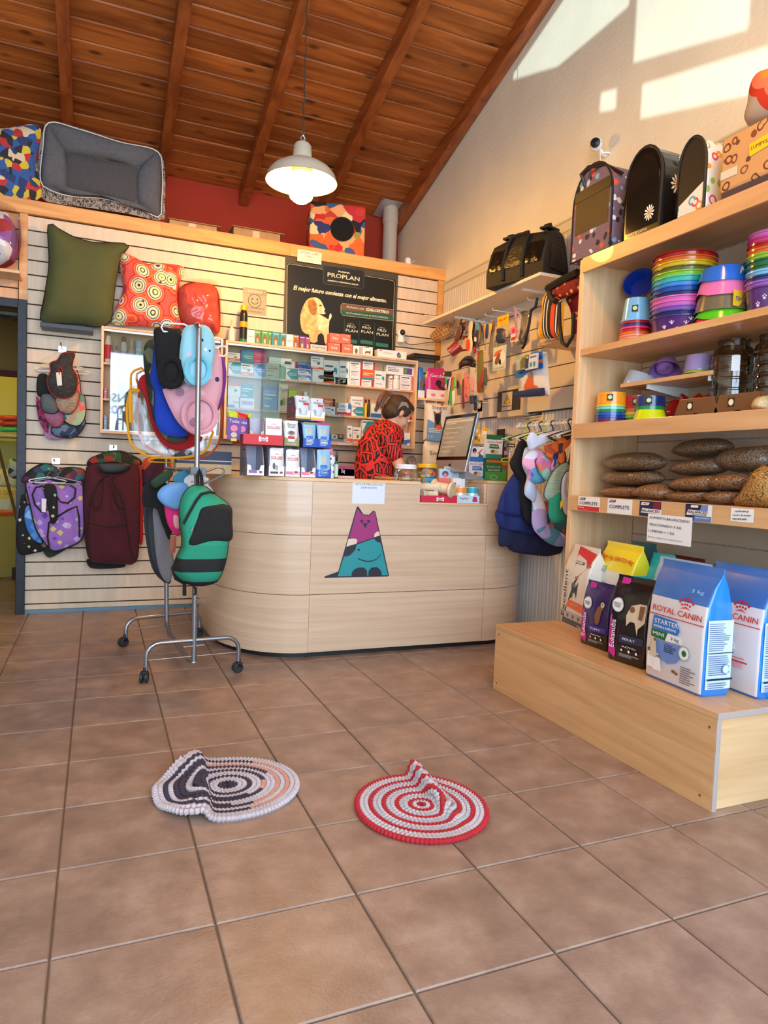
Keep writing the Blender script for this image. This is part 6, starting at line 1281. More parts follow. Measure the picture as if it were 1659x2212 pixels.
for k in range(9):
    u0=-.01+k*.006; st_.tube([L3(HD(.075-k*.006,.055+.002*k,.045)),L3(HD(.04-k*.008,.074,.05+k*.002)),L3(HD(-.01-k*.006,.082,.045)),L3(HD(-.05,.078,.04-k*.008))],[.002,.0045,.0045,.002],5)
st_.build('grey_streak',mat((150,142,136),.5),per,smooth=True)
b=MB(); dd=(tie-HD(-.06,0,.10)).normalized(); b.tube([L3(tie-Vector((.002,0,0))),L3(tie+Vector((-.014,0,.003)))],.0155,14); b.build('hair_band',mat((50,90,150),.6),per,smooth=True)
for s_ in (-1,1):
    b=MB(); c_=HD(.083,s_*.031,.0); b.ball(L3(c_),.0105,10,8); b.build('eye',mat((238,232,226),.3),per,smooth=True)
    b=MB(); b.ball(L3(HD(.0915,s_*.033,-.001)),.0055,8,6); b.build('iris',mat((40,26,20),.3),per,smooth=True)
    b=MB(); b.tube([L3(HD(.090,s_*.018,.022)),L3(HD(.088,s_*.034,.027)),L3(HD(.076,s_*.05,.02))],.003,6); b.build('eyebrow',mat((60,40,30),.8),per,smooth=True)
b=MB(); b.tube([L3(HD(.092,-.018,-.066)),L3(HD(.0985,0,-.066)),L3(HD(.092,.018,-.066))],.0045,6); b.build('lips',mat((176,96,88),.5),per,smooth=True)
b=MB(); b.tube([L3(HD(-.008,.083,-.043)+Vector((.008*math.cos(t),0,.008*math.sin(t)))) for t in [k*PI/6 for k in range(12)]],.0014,5,closed=True); b.build('earring',CHROME,per)
b=MB(); b.tube([L3(neck+(fw_*math.cos(t)+rt_*math.sin(t))*.062-UP*(.0+.035*math.cos(t))) for t in [k*PI/9 for k in range(18)]],.0018,5,closed=True); b.build('necklace',mat((40,30,26),.5),per)
# ---------------------------------------------------------------- right side: carriers, bowls, food
r4=lambda x,y:(1020+.3852*x,260+.3852*y)
r5=lambda x,y:(1230+.2586*x,640+.2586*y)
r6=lambda x,y:(1230+.2586*x,900+.2586*y)
r7=lambda x,y:(1150+.30681*x,1150+.30681*y)
w8=lambda x,y:(860+.25316*x,640+.25316*y)
w9=lambda x,y:(920+.12056*x,650+.12056*y)
def softx(name,label,cat,pts,X,th,m,part='body',trim=None,trim_r=.004,group=None,conv=None,z=None,back=.4,n=44,rings=7,rz=-PI/2,**kw):
    """like soft(), drawn on the wall plane x = X; the thing faces -x"""
    q=[conv(*p) for p in pts] if conv else pts
    W3=[at(x,y,'x',X) for x,y in q]; zl=min(p.z for p in W3) if z is None else z; cy=sum(p.y for p in W3)/len(W3)
    o=thing(name,label,cat,(X,cy,zl),(0,0,rz),group); F_=lambda P:[(-(p.y-cy),p.z-zl) for p in P]
    puff(part,F_(W3),th,m,o,n=n,rings=rings,back=back,seed=cy*3+zl,**kw)
    if trim:rim('trim',[(p.x,0,p.y) for p in resample(F_(W3),n)],trim_r,trim,o)
    return o,(lambda p2:F_([at(*(conv(*p) if conv else p),'x',X) for p in p2]))
def flatx(name,label,cat,pts,X,m,conv=w8,d=.004,group=None,decs=()):
    """thin card on the right wall from its four pixel corners tl, tr, br, bl"""
    W3=[at(*conv(*p),'x',X) for p in pts]; ys=[p.y for p in W3]; zs2=[p.z for p in W3]
    w,h=max(ys)-min(ys),(W3[0].z+W3[1].z-W3[2].z-W3[3].z)/2; zl=(W3[2].z+W3[3].z)/2
    o=thing(name,label,cat,(X,(max(ys)+min(ys))/2,zl),(0,0,-PI/2),group)
    MB().box(-w/2,-d,0,w/2,0,h).build('card',m,o,bev=.0006); face(o,w,h,-d,decs); return o,w,h
# black holdall on the white shelf
ZW=2.159
BKF=mat((16,16,17),.7,bump=.4,bscale=90.); BKS=mat((14,13,12),.25,bump=.5,bscale=40.)
hb=thing('pet_holdall','large black soft pet carrier holdall with mesh windows on the white wall shelf','pet carrier',(2.43,.10,ZW),(0,0,math.radians(-72)))
bw,bd,bh=.44,.24,.30
def loft(name,rings_,m,parent,cap=True,**kw):
    b=MB(); n=len(rings_[0]); vs=[p for r in rings_ for p in r]; fs=[(i*n+k,i*n+(k+1) % n,(i+1)*n+(k+1) % n,(i+1)*n+k) for i in range(len(rings_)-1) for k in range(n)]
    if cap:fs+=[tuple(range(n-1,-1,-1)),tuple(range((len(rings_)-1)*n,len(rings_)*n))]
    return b.add(vs,fs).build(name,m,parent,smooth=True,angle=50,**kw)
def sect(w,d,z,r=.25,n=6,cx=0,cy=0):
    """rounded rectangle, counter-clockwise"""
    out=[]; rr=min(w,d)*r
    for sx,sy,a0 in ((1,-1,-90),(1,1,0),(-1,1,90),(-1,-1,180)):
        for k in range(n+1):
            a=math.radians(a0+90*k/n); out.append((cx+sx*(w/2-rr)+rr*math.cos(a),cy+sy*(d/2-rr)+rr*math.sin(a),z))
    return out
def seg_sect(x,d0,d1,h,n=8):
    """upright cross-section across a bag at local x"""
    pts=[(-d0/2,0),(d0/2,0),(d0/2*1.03,h*.3),(d1/2+(d0-d1)*.2,h*.75)]+[(d1/2*math.cos(a),h*.88+h*.12*math.sin(a)) for a in [PI*k/n for k in range(n+1)]]+[(-d1/2-(d0-d1)*.2,h*.75),(-d0/2*1.03,h*.3)]
    return [(x,y,z) for y,z in pts]
loft('body',[seg_sect(x*bw,bd*s,bd*.55*s,bh*(.96+.04*math.cos(x*6))*s2) for x,s,s2 in ((-.5,.86,.93),(-.48,.97,.98),(-.3,1,1),(0,1,1),(.3,1,1),(.48,.97,.99),(.5,.86,.94))],BKF,hb)
for x0,x1,nm in ((-.15,.12,'mesh_window'),(.2,.42,'mesh_window'),(-.42,-.2,'mesh_window')):
    b=MB(); b.grid(lambda u,v:(bw*(x0+(x1-x0)*u),-(bd/2*1.03-(bd*.17)*max(0,v-.2)*1.05)-.004-.003*math.sin(u*9+v*5),bh*(.28+.42*v)),10,6); b.build(nm,mat((60,54,34),.25,bump=.8,bscale=60.) if x0==-.15 else BKS,hb,smooth=True)
for x in (-.17,.15):MB().tube([(bw*x,-bd*.52,.02),(bw*x,-bd*.53,bh*.35),(bw*x,-bd*.40,bh*.75),(bw*x*.9,-bd*.30,bh*.92),(bw*x*.6,-bd*.22,bh*.98),(0,-bd*.18,bh*.99),(-bw*x*.6,-bd*.22,bh*.98)],.011,6).build('strap',BKF,hb,smooth=True)
for s_ in (-.26,.36):MB().box(bw*s_-.03,-bd*.25,bh*.96,bw*s_+.03,bd*.2,bh*1.0).tube([(bw*s_-.025,-bd*.1,bh*.99),(bw*s_-.02,-bd*.1,bh*1.05),(bw*s_+.02,-bd*.1,bh*1.05),(bw*s_+.025,-bd*.1,bh*.99)],.007,6).build('grip',BKF,hb)
MB().box(bw/2*.99,-bd*.3,bh*.15,bw/2*.99+.012,bd*.3,bh*.6).build('end_pocket',BKS,hb,bev=.006)
MB().tube([(bw*.40,-bd*.3,bh*.9),(bw*.46,-bd*.2,bh*.8),(bw*.5,0,bh*.78)],.006,6).build('buckle',BLACK,hb)
# carriers on top of the shelving
ZT=2.0665; XS=2.215
def carrier(label,pts,conv,m_front,m_side,depth,group=None,mesh=None,dots=None,bind=BLACK):
    W3=[at(*conv(*p),'x',XS) for p in pts]; y0,y1=min(p.y for p in W3),max(p.y for p in W3); h=max(p.z for p in W3)-ZT; w=y1-y0
    o=thing('pet_carrier',label,'pet carrier',(XS,(y0+y1)/2,ZT),(0,0,-PI/2),group)
    ar=[(-w/2,.0),(w/2,0),(w/2,h*.60)]+[(w/2*math.cos(a),h*.60+h*.40*math.sin(a)) for a in [PI*k/12 for k in range(1,12)]]+[(-w/2,h*.60)]
    b=MB(); b.prism(ar,.008,depth); b.build('shell',m_side,o,bev=.008); b=MB(); b.prism([(x*.985,z*.985+h*.005) for x,z in ar],0,.009); b.build('front_panel',m_front,o)
    MB().tube([(x,0,z+.003) for x,z in ar],.006,6,closed=True).build('binding',bind,o,smooth=True)
    MB().tube([(x,depth*.86,z+.003) for x,z in ar],.004,6,closed=True).build('binding',bind,o,smooth=True); return o,w,h,ar
DOGP=cells([(120,180,225),(225,90,60),(235,230,235),(40,36,48)],24,base=(122,100,118),thr=.34,warp=.04)
o,w,h,ar=carrier('mauve pet carrier with cartoon dog print and mesh window, leftmost on the shelving',[(558,716),(775,640),(600,340),(660,262),(735,240)],r4,DOGP,DOGP,.22)
MB().box(-w*.42,-.002,h*.30,w*.42,.0,h*.68).build('mesh_window',mat((96,78,40),.6,bump=.9,bscale=180.),o); MB().box(-w*.46,-.004,h*.66,w*.46,.001,h*.78).build('roll_flap',BLACK,o,bev=.002)
MB().tube([(-w*.2,.0,h*.80),(-w*.2,-.03,h*.93),(-.0,-.035,h*.95),(w*.25,.0,h*.94),(w*.5,.05,h*.80)],.009,6).build('handle',BLACK,o,smooth=True)
VIN=mat((14,14,15),.18)
def daisy(o,x,y,z,r,side=False):
    b=MB(); 
    for k in range(12):
        a=k*PI/6; pts=[(r*.25*math.cos(a-.2),r*.25*math.sin(a-.2)),(r*.8*math.cos(a-.16),r*.8*math.sin(a-.16)),(r*math.cos(a),r*math.sin(a)),(r*.8*math.cos(a+.16),r*.8*math.sin(a+.16)),(r*.25*math.cos(a+.2),r*.25*math.sin(a+.2))]
        b.add([((x+px2,y,z+pz2*1.15) if not side else (x,y-px2,z+pz2*1.15)) for px2,pz2 in (pts if not side else pts[::-1])],[(0,1,2,3,4)])
    for rr,mi,e in ((.28,1,.0006),):
        pts=[(r*rr*math.cos(k*PI/6),r*rr*math.sin(k*PI/6)) for k in range(12)]; b.add([((x+p,y-e,z+q) if not side else (x+e,y-p,z+q)) for p,q in (pts if not side else pts[::-1])],[tuple(range(12))],mi)
    b.build('daisy_print',[mat((240,240,236),.4),mat((226,130,30),.4)],o)
o,w,h,ar=carrier('glossy black pet carrier with white daisies',[(850,580),(1052,545),(870,330),(960,160),(1040,118)],r4,VIN,VIN,.24)
MB().prism([(x*.86,h*.08+z*.84) for x,z in ar],-.002,0).build('clear_window',mat((26,25,22),.08),o); daisy(o,w*.22,-.003,h*.22,.030); daisy(o,w/2+.002,.085,h*.52,.040,True); daisy(o,w/2+.002,.10,h*.82,.02,True); daisy(o,w/2+.002,.20,h*.3,.026,True)
text('PEACE LOVE',mat((200,200,196),.5),o,(-.02,-.003,h*.045),.009,.12)
CIR=cells([(240,150,50),(90,170,190),(220,70,110),(150,190,90)],22,base=(232,228,214),thr=.42,edge=True)
o,w,h,ar=carrier('black fronted pet carrier with coloured ring print sides',[(1165,500),(1300,450),(1165,180),(1240,100),(1290,88)],r4,mat((16,16,17),.6),CIR,.23)
MB().prism([(-w*.42,h*.02),(w*.44,h*.02),(w*.44,h*.36),(-w*.42,h*.16)],-.003,0).build('print_panel',CIR,o)
LEOP=cells([(130,70,40),(110,60,36)],24,base=(206,158,104),thr=.40,edge=True,warp=.02)
a,b_=at(*r4(1385,335),'x',XS),at(1700,345,'x',XS); w=a.y-b_.y; h=at(*r4(1395,110),'x',XS).z-ZT
o=thing('leopard_box','tan leopard print fabric box with yellow price card on the shelving','pet bed',(XS,(a.y+b_.y)/2,ZT),(0,0,-PI/2)); MB().box(-w/2,0,.03,w/2,.3,h).build('body',LEOP,o,bev=.012); MB().box(-w/2+.01,.005,0,w/2-.01,.29,.03).build('base',mat((70,56,66),.7),o)
b=MB(); b.T=Matrix.Translation((.03,-.002,h*.62)) @ Matrix.Rotation(-.12,4,'Y'); b.box(-.042,-.001,-.022,.042,0,.022); b.build('price_card',mat((250,206,40),.6),o)
text('LUMPYS/',mat((120,70,20),.6),o,(.03,-.0035,h*.62),.014,.07); MB().box(-w*.47,-.003,h*.33,-w*.47+.07,-.001,h*.46).build('tape_label',mat((216,210,190),.5),o)
SUN_=rings([(0,(220,60,30)),(.12,(80,24,40)),(.22,(240,140,50)),(.34,(230,120,90)),(.5,(190,50,30)),(.62,(170,160,150))],5.)
o,f=softx('print_cushion','orange sunburst print cushion standing on the leopard box','cushion',[(1620,275),(1622,225),(1628,185),(1645,155),(1680,145),(1720,160),(1730,240)],XS+.08,.06,SUN_,'cover',z=ZT+h+.001)
# bowls
def bowl(label,x,y,z,r,h,col,taper=.8,inv=False,group='',cat='bowl',name='pet_bowl',rim_=.0,rough=.22,tilt=None,wall=.003):
    o=thing(name,label,cat,(x,y,z),tilt or (0,0,0),group or None); rt2=r*taper
    pr=[(rt2,0),(r*.96,h*.93),(r*1.02,h*.94),(r*1.02,h),(r*.95,h),(rt2*.93,wall*2),(0,wall*2)]
    if inv:pr=[(rr_,h-zz_) for rr_,zz_ in pr][::-1]; pr=[(max(a_,0),c_) for a_,c_ in pr]
    MB().lathe(pr,seg=36).build('bowl',mat(col,rough,coat=.5),o,smooth=True); return o
def dist(p):return (Vector(p)-CAM).dot(_f)
RB={'red':(190,24,30),'orange':(232,110,30),'yellow':(240,200,30),'olive':(120,110,40),'lime':(150,200,50),'mint':(70,195,160),'sky':(60,160,215),'blue':(30,90,190),'navy':(24,50,110),'pink':(220,110,190),'violet':(150,90,190),'purple':(80,40,120),'dark green':(20,100,60),'light blue':(120,190,235),'salmon':(240,150,120),'green':(30,140,70),'magenta':(225,60,140),'turquoise':(120,215,200),'deep blue':(20,60,170),'amber':(245,160,30)}
def bucket_stack(where,cx,ybase,ytop,hw,X,zb,cols,group):
    p=at(cx,ybase,'x',X); r=hw*dist(p)/FPX; n=len(cols); H=at(cx,ytop,'x',X).z-zb; lip=.022; base=H-lip*(n-1)*.92; dz=(H-base)/(n-1)
    for k,c_ in enumerate(cols):
        o=bowl('%s bucket bowl, %s from bottom in the %s' % (c_,ORD[k],where),X,p.y,zb+dz*k,r,base,RB[c_],.78,group=group)
        if k==0:
            b=MB(); R_=lambda t,v:(r*(.78+.18*v)*1.003*math.cos(t),r*(.78+.18*v)*1.003*math.sin(t),base*v)
            for t0_,v0 in ((-2.5,.25),(-2.2,.55),(-1.9,.3),(-1.6,.6),(-1.3,.35),(-2.7,.6),(-2.05,.75),(-1.45,.75),(-3.,.4)):
                for dt,dv,rr in ((0,0,.006),(.07,.07,.003),(-.07,.07,.003),(0,.11,.003)):
                    c3=Vector(R_(t0_+dt,v0+dv)); b.ball(c3,(rr,rr,rr),8,5)
            b.build('paw_print',mat((225,215,240),.5),o)
bucket_stack('tall rainbow stack',1471,712,562,64,2.40,1.636,['purple','navy','violet','pink','pink','navy','blue','sky','mint','lime','olive','yellow','orange','red'],'rainbow bucket bowls in the tall stack')
bucket_stack('stack at the right edge',1662,665,512,50,2.42,1.636,['purple','violet','navy','light blue','dark green','dark green','lime','orange','red','magenta','pink'],'rainbow bucket bowls at the right edge')
def inv_stack(where,cx,ybase,ytop,hw,X,zb,cols,capf,group,taper=.78,badge=True,bowl_h=None):
    p=at(cx,ybase,'x',X); r=hw*dist(p)/FPX; n=len(cols); H=at(cx,ytop,'x',X).z-zb; hb_=H*capf; dz=(H-hb_)/max(n-1,1)
    for k,c_ in enumerate(cols):
        nm='top one' if k==n-1 else ORD[k]+' from bottom'
        o=bowl('%s upturned bowl, %s in the %s' % (c_,nm,where),X,p.y,zb+dz*k,r*(1-.004*k),hb_,RB[c_],taper,inv=True,group=group)
    if badge:
        d=(CAM-Vector(o.location)); d.z=0; a=math.atan2(d.y,d.x)-.12; rr=r*(1+taper)/2
        M_=Matrix.Rotation(a,4,'Z') @ Matrix.Translation((rr+.0005,0,hb_*.5)) @ Matrix.Rotation(-math.atan2(r*(1-taper),hb_),4,'Y')
        b=MB(); b.T=M_; b.box(-.001,-.013,-.015,.0015,.013,.015); b.build('size_badge',mat((24,26,24),.5),o)
        b=MB(); b.T=M_ @ Matrix.Translation((.0016,0,0)) @ Matrix.Rotation(PI/2,4,'Y'); b.lathe([(0,0),(.010,0),(.010,.0008),(0,.0008)],seg=16); b.build('badge_disc',mat((200,225,160),.5),o)
    return o,r,p.y
inv_stack('sky topped stack beside the side panel',1372,733,649,33,2.36,1.636,['green','yellow','salmon','salmon','orange','red','magenta','navy','red','light blue'],.50,'upturned bowls beside the side panel')
p=at(1383,622,'x',2.46); o=bowl('deep blue bowl leaning on its side behind the sky topped stack',2.47,p.y,p.z-.0,.075,.05,RB['deep blue'],.7,tilt=(math.radians(70),0,math.radians(-60)))
# slow feeders in the middle
p=at(1560,700,'x',2.40); rr=55*dist(p)/FPX
def feeder(label,z,r,h,col,taper=.8,notch=0):
    o=thing('pet_bowl',label,'bowl',(2.40,p.y,z),group='wide feeding bowls in the middle stack'); b=MB(); seg=40; vs=[]
    for rad,zz_ in ((r,0),(r*taper,h),(r*taper*.9,h),(r*taper*.8,h*.4),(0,h*.4)):
        for k in range(seg):
            t=2*PI*k/seg; up_=max(0,math.cos(2*(t+.35)))**4*h*.55*notch if (zz_==0 and rad==r) else 0; vs.append((rad*math.cos(t),rad*math.sin(t),zz_+up_))
    b.add(vs,[(i*seg+k,i*seg+(k+1) % seg,(i+1)*seg+(k+1) % seg,(i+1)*seg+k) for i in range(4) for k in range(seg)]); b.build('bowl',mat(col,.2,coat=.5),o,smooth=True); return o
z0=1.636; Ht=at(1566,585,'x',2.40).z-z0
for k,(nm,c_,f0,f1,nt_) in enumerate((('crimson',(215,30,80),0,.20,1),('bright green',(90,200,40),.10,.30,.6),('translucent olive grey',(112,104,84),.26,.58,0),('pink',(225,120,180),.50,.80,.4),('cobalt blue',(40,110,215),.74,1.0,.3))):
    o=feeder('%s feeding bowl, %s in the wide stack' % (nm,ORD[k]),z0+Ht*f0+.0005,rr*(1.08-.12*f0),Ht*(f1-f0),c_,.86,nt_)
    if k==2:face(o,.13,Ht*.3,-rr*.98,[('r',0,.1,.7,.95,'y'),('t',.35,.55,.4,.5,'nu-diet','B'),('c',.62,.5,.09,.25,'B')])
    if k==4:face(o,.08,Ht*.24,-rr*.90,[('c',.3,.5,.14,.45,'L'),('c',.3,.5,.12,.38,'w'),('t',.3,.5,.3,.12,'20','k')])
# small shelf bowls
ZS=1.469
def slant(label,cx,cy,X,z,r,h,col,tilt,rz,extra_=0):
    p=at(*r5(cx,cy),'x',X); o=thing('pet_bowl',label,'bowl',(X,p.y,z),tilt); seg=36; vs=[]; b=MB()
    for rad,zz_,sh in ((r,0,0),(r*.97,.012,0),(r*.68,h,-.012),(r*.6,h,-.012),(r*.5,h*.3,-.01),(0,h*.3,-.01)):
        for k in range(seg):
            t=2*PI*k/seg; vs.append((rad*math.cos(t)*1.05,rad*math.sin(t),zz_+(math.cos(t-rz)*.30*zz_ if zz_>.02 else 0)))
    b.add(vs,[(i*seg+k,i*seg+(k+1) % seg,(i+1)*seg+(k+1) % seg,(i+1)*seg+k) for i in range(5) for k in range(seg)]); b.build('bowl',mat(col,.2,coat=.4),o,smooth=True); return o
slant('white slanted pet bowl turned over at left of small inner shelf',600,690,2.44,ZS,.080,.055,(205,208,216),(0,0,0),2.2)
slant('violet slanted pet bowl tipped on its side in middle of small shelf',800,590,2.47,ZS+.045,.068,.07,(176,128,200),(math.radians(-28),math.radians(28),0),0)
q_=at(*r5(1075,650),'x',2.44)
for k,(nm,c_,r_,h_,zf) in enumerate((('dark green',(30,60,44),.066,.012,0),('lime',(200,215,80),.065,.018,.008),('lilac',(178,156,208),.062,.068,.019))):
    o=bowl('%s upturned bowl, %s in pile on small inner shelf' % (nm,('bottom','middle','top')[k]),2.44,q_.y,ZS+zf+.0005,r_,h_,c_,.84,inv=True,group='upturned bowls piled on the small shelf')
face(o,.04,.02,-.0605,[('r',0,0,1,1,'w'),('t',.5,.5,.6,.8,'52A','k')])
# clear feeder jars
def bigjar(label,cx,X,zb,ytop,hw):
    p=at(cx,800,'x',X); r=hw*dist(p)/FPX; H=at(cx,ytop,'x',X).z-zb; o=thing('feeder_jar',label,'jar',(X,p.y,zb))
    pr=[(0,.002),(r*.86,0),(r*.92,H*.06),(r,H*.12)]
    for k in range(5):zc=.2+.14*k; pr+=[(r,H*zc),(r*.97,H*(zc+.01)),(r*.97,H*(zc+.025)),(r,H*(zc+.035))]
    pr+=[(r*.9,H*.88),(r*.72,H*.92),(r*.72,H*.985),(r*.78,H*.99),(r*.78,H),(r*.7,H)]
    MB().lathe(pr,seg=40).build('jar',pane_glass((188,176,158),1.4,.06),o,smooth=True); return o,r,H
o,r_,h_=bigjar('large clear ribbed feeder jar, left one of two',1583,2.43,1.278,738,43)
face(o,.03,.06,-r_*.72,[('r',0,0,1,1,'w')],'label',Matrix.Rotation(-.75,4,'Z') @ Matrix.Translation((0,-r_*.28,h_*.58)))
o,r_,h_=bigjar('large clear ribbed feeder jar with printed label at the right edge',1668,2.43,1.278,725,38)
face(o,.09,.075,-r_*1.01,[('r',0,0,1,1,'w'),('t',.5,.7,.14,.8,'AUTOMATIC','d'),('t',.5,.45,.14,.8,'PET FEEDER','d'),('r',.4,.1,.8,.3,'r'),('r',0,0,1,.05,'g')],'label',Matrix.Rotation(-.35,4,'Z') @ Matrix.Translation((0,0,h_*.55)))
# third shelf bowls
inv_stack('orange topped stack on third shelf',*r5(345,1040),r5(0,812)[1],33,2.335,1.278,['red','purple','deep blue','blue','green','turquoise','yellow','amber'],.36,'upturned bowls in the orange topped stack',taper=.93)
inv_stack('red topped stack behind the purple one',*r5(560,1000),r5(0,838)[1],31,2.43,1.278,['deep blue','green','lime','yellow','orange','red'],.45,'upturned bowls in the red topped stack',taper=.92)
inv_stack('purple topped stack behind the lime bowl',*r5(672,1010),r5(0,842)[1],32,2.38,1.278,['violet','deep blue','sky','green','navy'],.38,'upturned bowls in the purple topped stack',taper=.93)
p=at(*r5(672,1030),'x',2.305); bowl('wide lime yellow upturned bowl at front of the third shelf',2.305,p.y,1.278,.074,.045,(206,222,20),.78,inv=True)
p=at(*r5(1020,880),'x',2.47); o=thing('double_bowl','glossy red double pet bowl with cat ears standing upright','bowl',(2.47,p.y,1.278),(0,0,-PI/2)); RG=mat((176,28,22),.12,coat=.6)
puff('body',[(-.10,0),(.11,0),(.125,.06),(.10,.12),(.075,.098),(.04,.125),(.0,.105),(-.035,.11),(-.06,.135),(-.08,.10),(-.12,.06)],.018,RG,o,n=48,rings=5,back=1.5,power=.3)
for x_ in (-.055,.055):MB().lathe([(0,0),(.038,.004),(.046,.018),(.050,.018),(.046,-.004)],seg=28).build('dish',RG,o,smooth=True,loc=(x_,-.018,.055),rot=(PI/2,0,0))
for k,(cx,lb) in enumerate(((1050,'left'),(1400,'right'))):
    p=at(*r5(cx,990),'x',2.30); o=thing('wooden_look_bowl','bronze slanted double bowl stand, %s one at front of the third shelf' % lb,'bowl',(2.30,p.y,1.278),(0,0,-PI/2),'bronze bowl stands on the third shelf'); BZ=mat((128,92,62),.35,.35)
    w0,w1,hh=.115,.085,.078; n=14
    arch=[(-w0,0),(-.035,0)]+[(-.035+.07*i/n,.016*math.sin(PI*i/n)) for i in range(1,n)]+[(.035,0),(w0,0),(w1,hh),(-w1,hh)]
    MB().prism(arch,0,.006).build('side',BZ,o,bev=.002); MB().prism(arch,.15,.156).build('side',BZ,o,bev=.002); MB().add([(-w0,.006,0),(-w0,.15,0),(-w1,.15,hh),(-w1,.006,hh),(w0,.006,0),(w0,.15,0),(w1,.15,hh),(w1,.006,hh)],[(0,3,2,1),(4,5,6,7),(3,7,6,2)]).build('body',BZ,o)
    for x_ in (-.04,.04):MB().lathe([(.036,.003),(.034,-.02),(0,-.024)],seg=24).build('dish',CHROME,o,smooth=True,loc=(x_,.078,hh))
    face(o,.03,.034,0,[('r',0,0,1,1,'k'),('c',.5,.5,.40,.38,'L'),('c',.5,.5,.33,.31,'w')],'size_badge',Matrix.Translation((-.03,0,.03)))
softx('plastic_bag','crumpled clear plastic bag of tan pieces at right end of third shelf','bag',[(1578,960),(1575,900),(1600,850),(1640,830),(1700,840),(1720,950)],2.30,.05,mat((200,176,130),.25,bump=.9,bscale=50.),'bag',conv=r5,z=1.278,wob=.02)
# kibble bags
def kib(c,c2):
    m,nt,b,tc,node=graph(.45); v=node('ShaderNodeTexVoronoi',Scale=165.); nt.links.new(tc.outputs['Object'],v.inputs['Vector'])
    r=ramp(node,[(0,c2),(.5,c),(.9,tuple(int(x*.45) for x in c))]); nt.links.new(v.outputs['Distance'],r.inputs[0]); nt.links.new(r.outputs[0],b.inputs['Base Color'])
    bp=node('ShaderNodeBump',Strength=.9,Distance=.003); bp.invert=True; nt.links.new(v.outputs['Distance'],bp.inputs['Height']); nt.links.new(bp.outputs[0],b.inputs['Normal']); b.inputs['Coat Weight'].default_value=.5; b.inputs['Coat Roughness'].default_value=.08; return m
K1,K2,K3=kib((112,86,62),(156,122,88)),kib((134,96,64),(176,132,92)),kib((160,112,50),(212,158,76))
KB=[([(285,380),(330,345),(400,315),(520,298),(680,300),(770,330),(825,375),(780,430),(700,452),(520,460),(380,450),(310,410)],2.34,K1,'top bag of the left pile'),
 ([(275,510),(330,470),(400,452),(560,458),(720,452),(800,500),(770,550),(640,575),(480,582),(360,570),(300,540)],2.34,K1,'middle bag of the left pile'),
 ([(270,640),(330,600),(440,580),(560,578),(640,600),(600,660),(540,680),(400,678),(320,660)],2.34,K2,'bottom bag of the left pile with folded corner'),
 ([(550,655),(590,600),(680,565),(780,560),(850,600),(880,640),(830,690),(700,692),(600,672)],2.30,K2,'bottom bag second from left'),
 ([(820,660),(880,632),(1000,625),(1140,628),(1210,640),(1150,705),(1040,718),(920,712),(860,690)],2.30,K2,'flat bottom bag in the middle'),
 ([(850,590),(900,530),(1000,500),(1150,488),(1260,490),(1300,560),(1230,620),(1080,632),(930,625),(870,600)],2.33,K2,'second bag up in the middle pile'),
 ([(855,460),(910,390),(1000,358),(1150,345),(1290,345),(1330,430),(1250,478),(1060,496),(930,488),(880,470)],2.35,K1,'third bag up in the middle pile'),
 ([(870,300),(920,240),(1000,200),(1150,180),(1290,188),(1375,235),(1330,300),(1200,340),(1040,350),(930,330)],2.40,K1,'topmost dark bag with bright glint'),
 ([(1145,670),(1210,630),(1330,620),(1440,632),(1450,690),(1380,735),(1260,730),(1190,705)],2.30,K2,'bottom bag beside the standing golden one'),
 ([(1188,555),(1250,500),(1380,470),(1500,468),(1560,520),(1500,610),(1380,628),(1260,622),(1200,590)],2.32,K2,'middle bag of the right pile'),
 ([(1225,370),(1280,310),(1400,262),(1560,248),(1700,250),(1720,400),(1560,460),(1400,465),(1280,430)],2.35,K1,'large top bag of the right pile')]
for pts,X,m,lab in KB:
    o,f=softx('kibble_bag','clear bag of brown kibble, '+lab,'pet food',pts,X,.075,m,'bag',conv=r6,group='clear one kilo kibble bags on the fourth shelf',wob=.006,wf=20,back=.9,power=.6,n=40,rings=6)
o,f=softx('kibble_bag','standing golden brown kibble bag at right edge of the fourth shelf','pet food',[(1395,742),(1440,650),(1520,520),(1600,412),(1680,440),(1760,600),(1760,760)],2.25,.05,K3,'bag',conv=r6,z=.9345,wob=.006)
# shelf edge labels
XF=2.1975
def xlabel(label,pts,decs,m=PAPER,conv=r6,name='shelf_label',cat='label',X=XF):return flatx(name,label,cat,pts,X,m,conv,.001,None,decs)
BR=[('p',[(.06,.75),(.1,.92),(.36,.92),(.32,.75)],(60,40,110)),('t',.2,.83,.09,.2,'PET','w')]
xlabel('white and red shelf label reading Complete Kitten',[(78,665),(254,675),(250,792),(74,782)],BR+[('t',.5,.52,.22,.84,'COMPLETE','k'),('r',0,0,1,.32,'r'),('t',.17,.2,.1,.24,'KITTEN','w'),('r',.06,.05,.5,.08,'P')])
xlabel('plain white shelf label reading Complete',[(325,682),(524,698),(520,822),(315,806)],BR+[('t',.5,.46,.24,.8,'COMPLETE','k')])
xlabel('navy and maroon shelf label reading Balanced',[(592,702),(770,712),(766,840),(588,828)],[('r',0,0,1,1,'n'),('p',[(.6,.5),(.68,1),(1,1),(1,.5)],(120,30,50)),('p',[(.06,.72),(.1,.92),(.46,.9),(.42,.74)],'w'),('t',.27,.82,.09,.2,'PET','n'),('p',[(.06,.22),(.12,.52),(1,.48),(1,.18)],'w'),('t',.52,.35,.18,.84,'BALANCED','k'),('r',.5,0,1,.17,(120,30,50))])
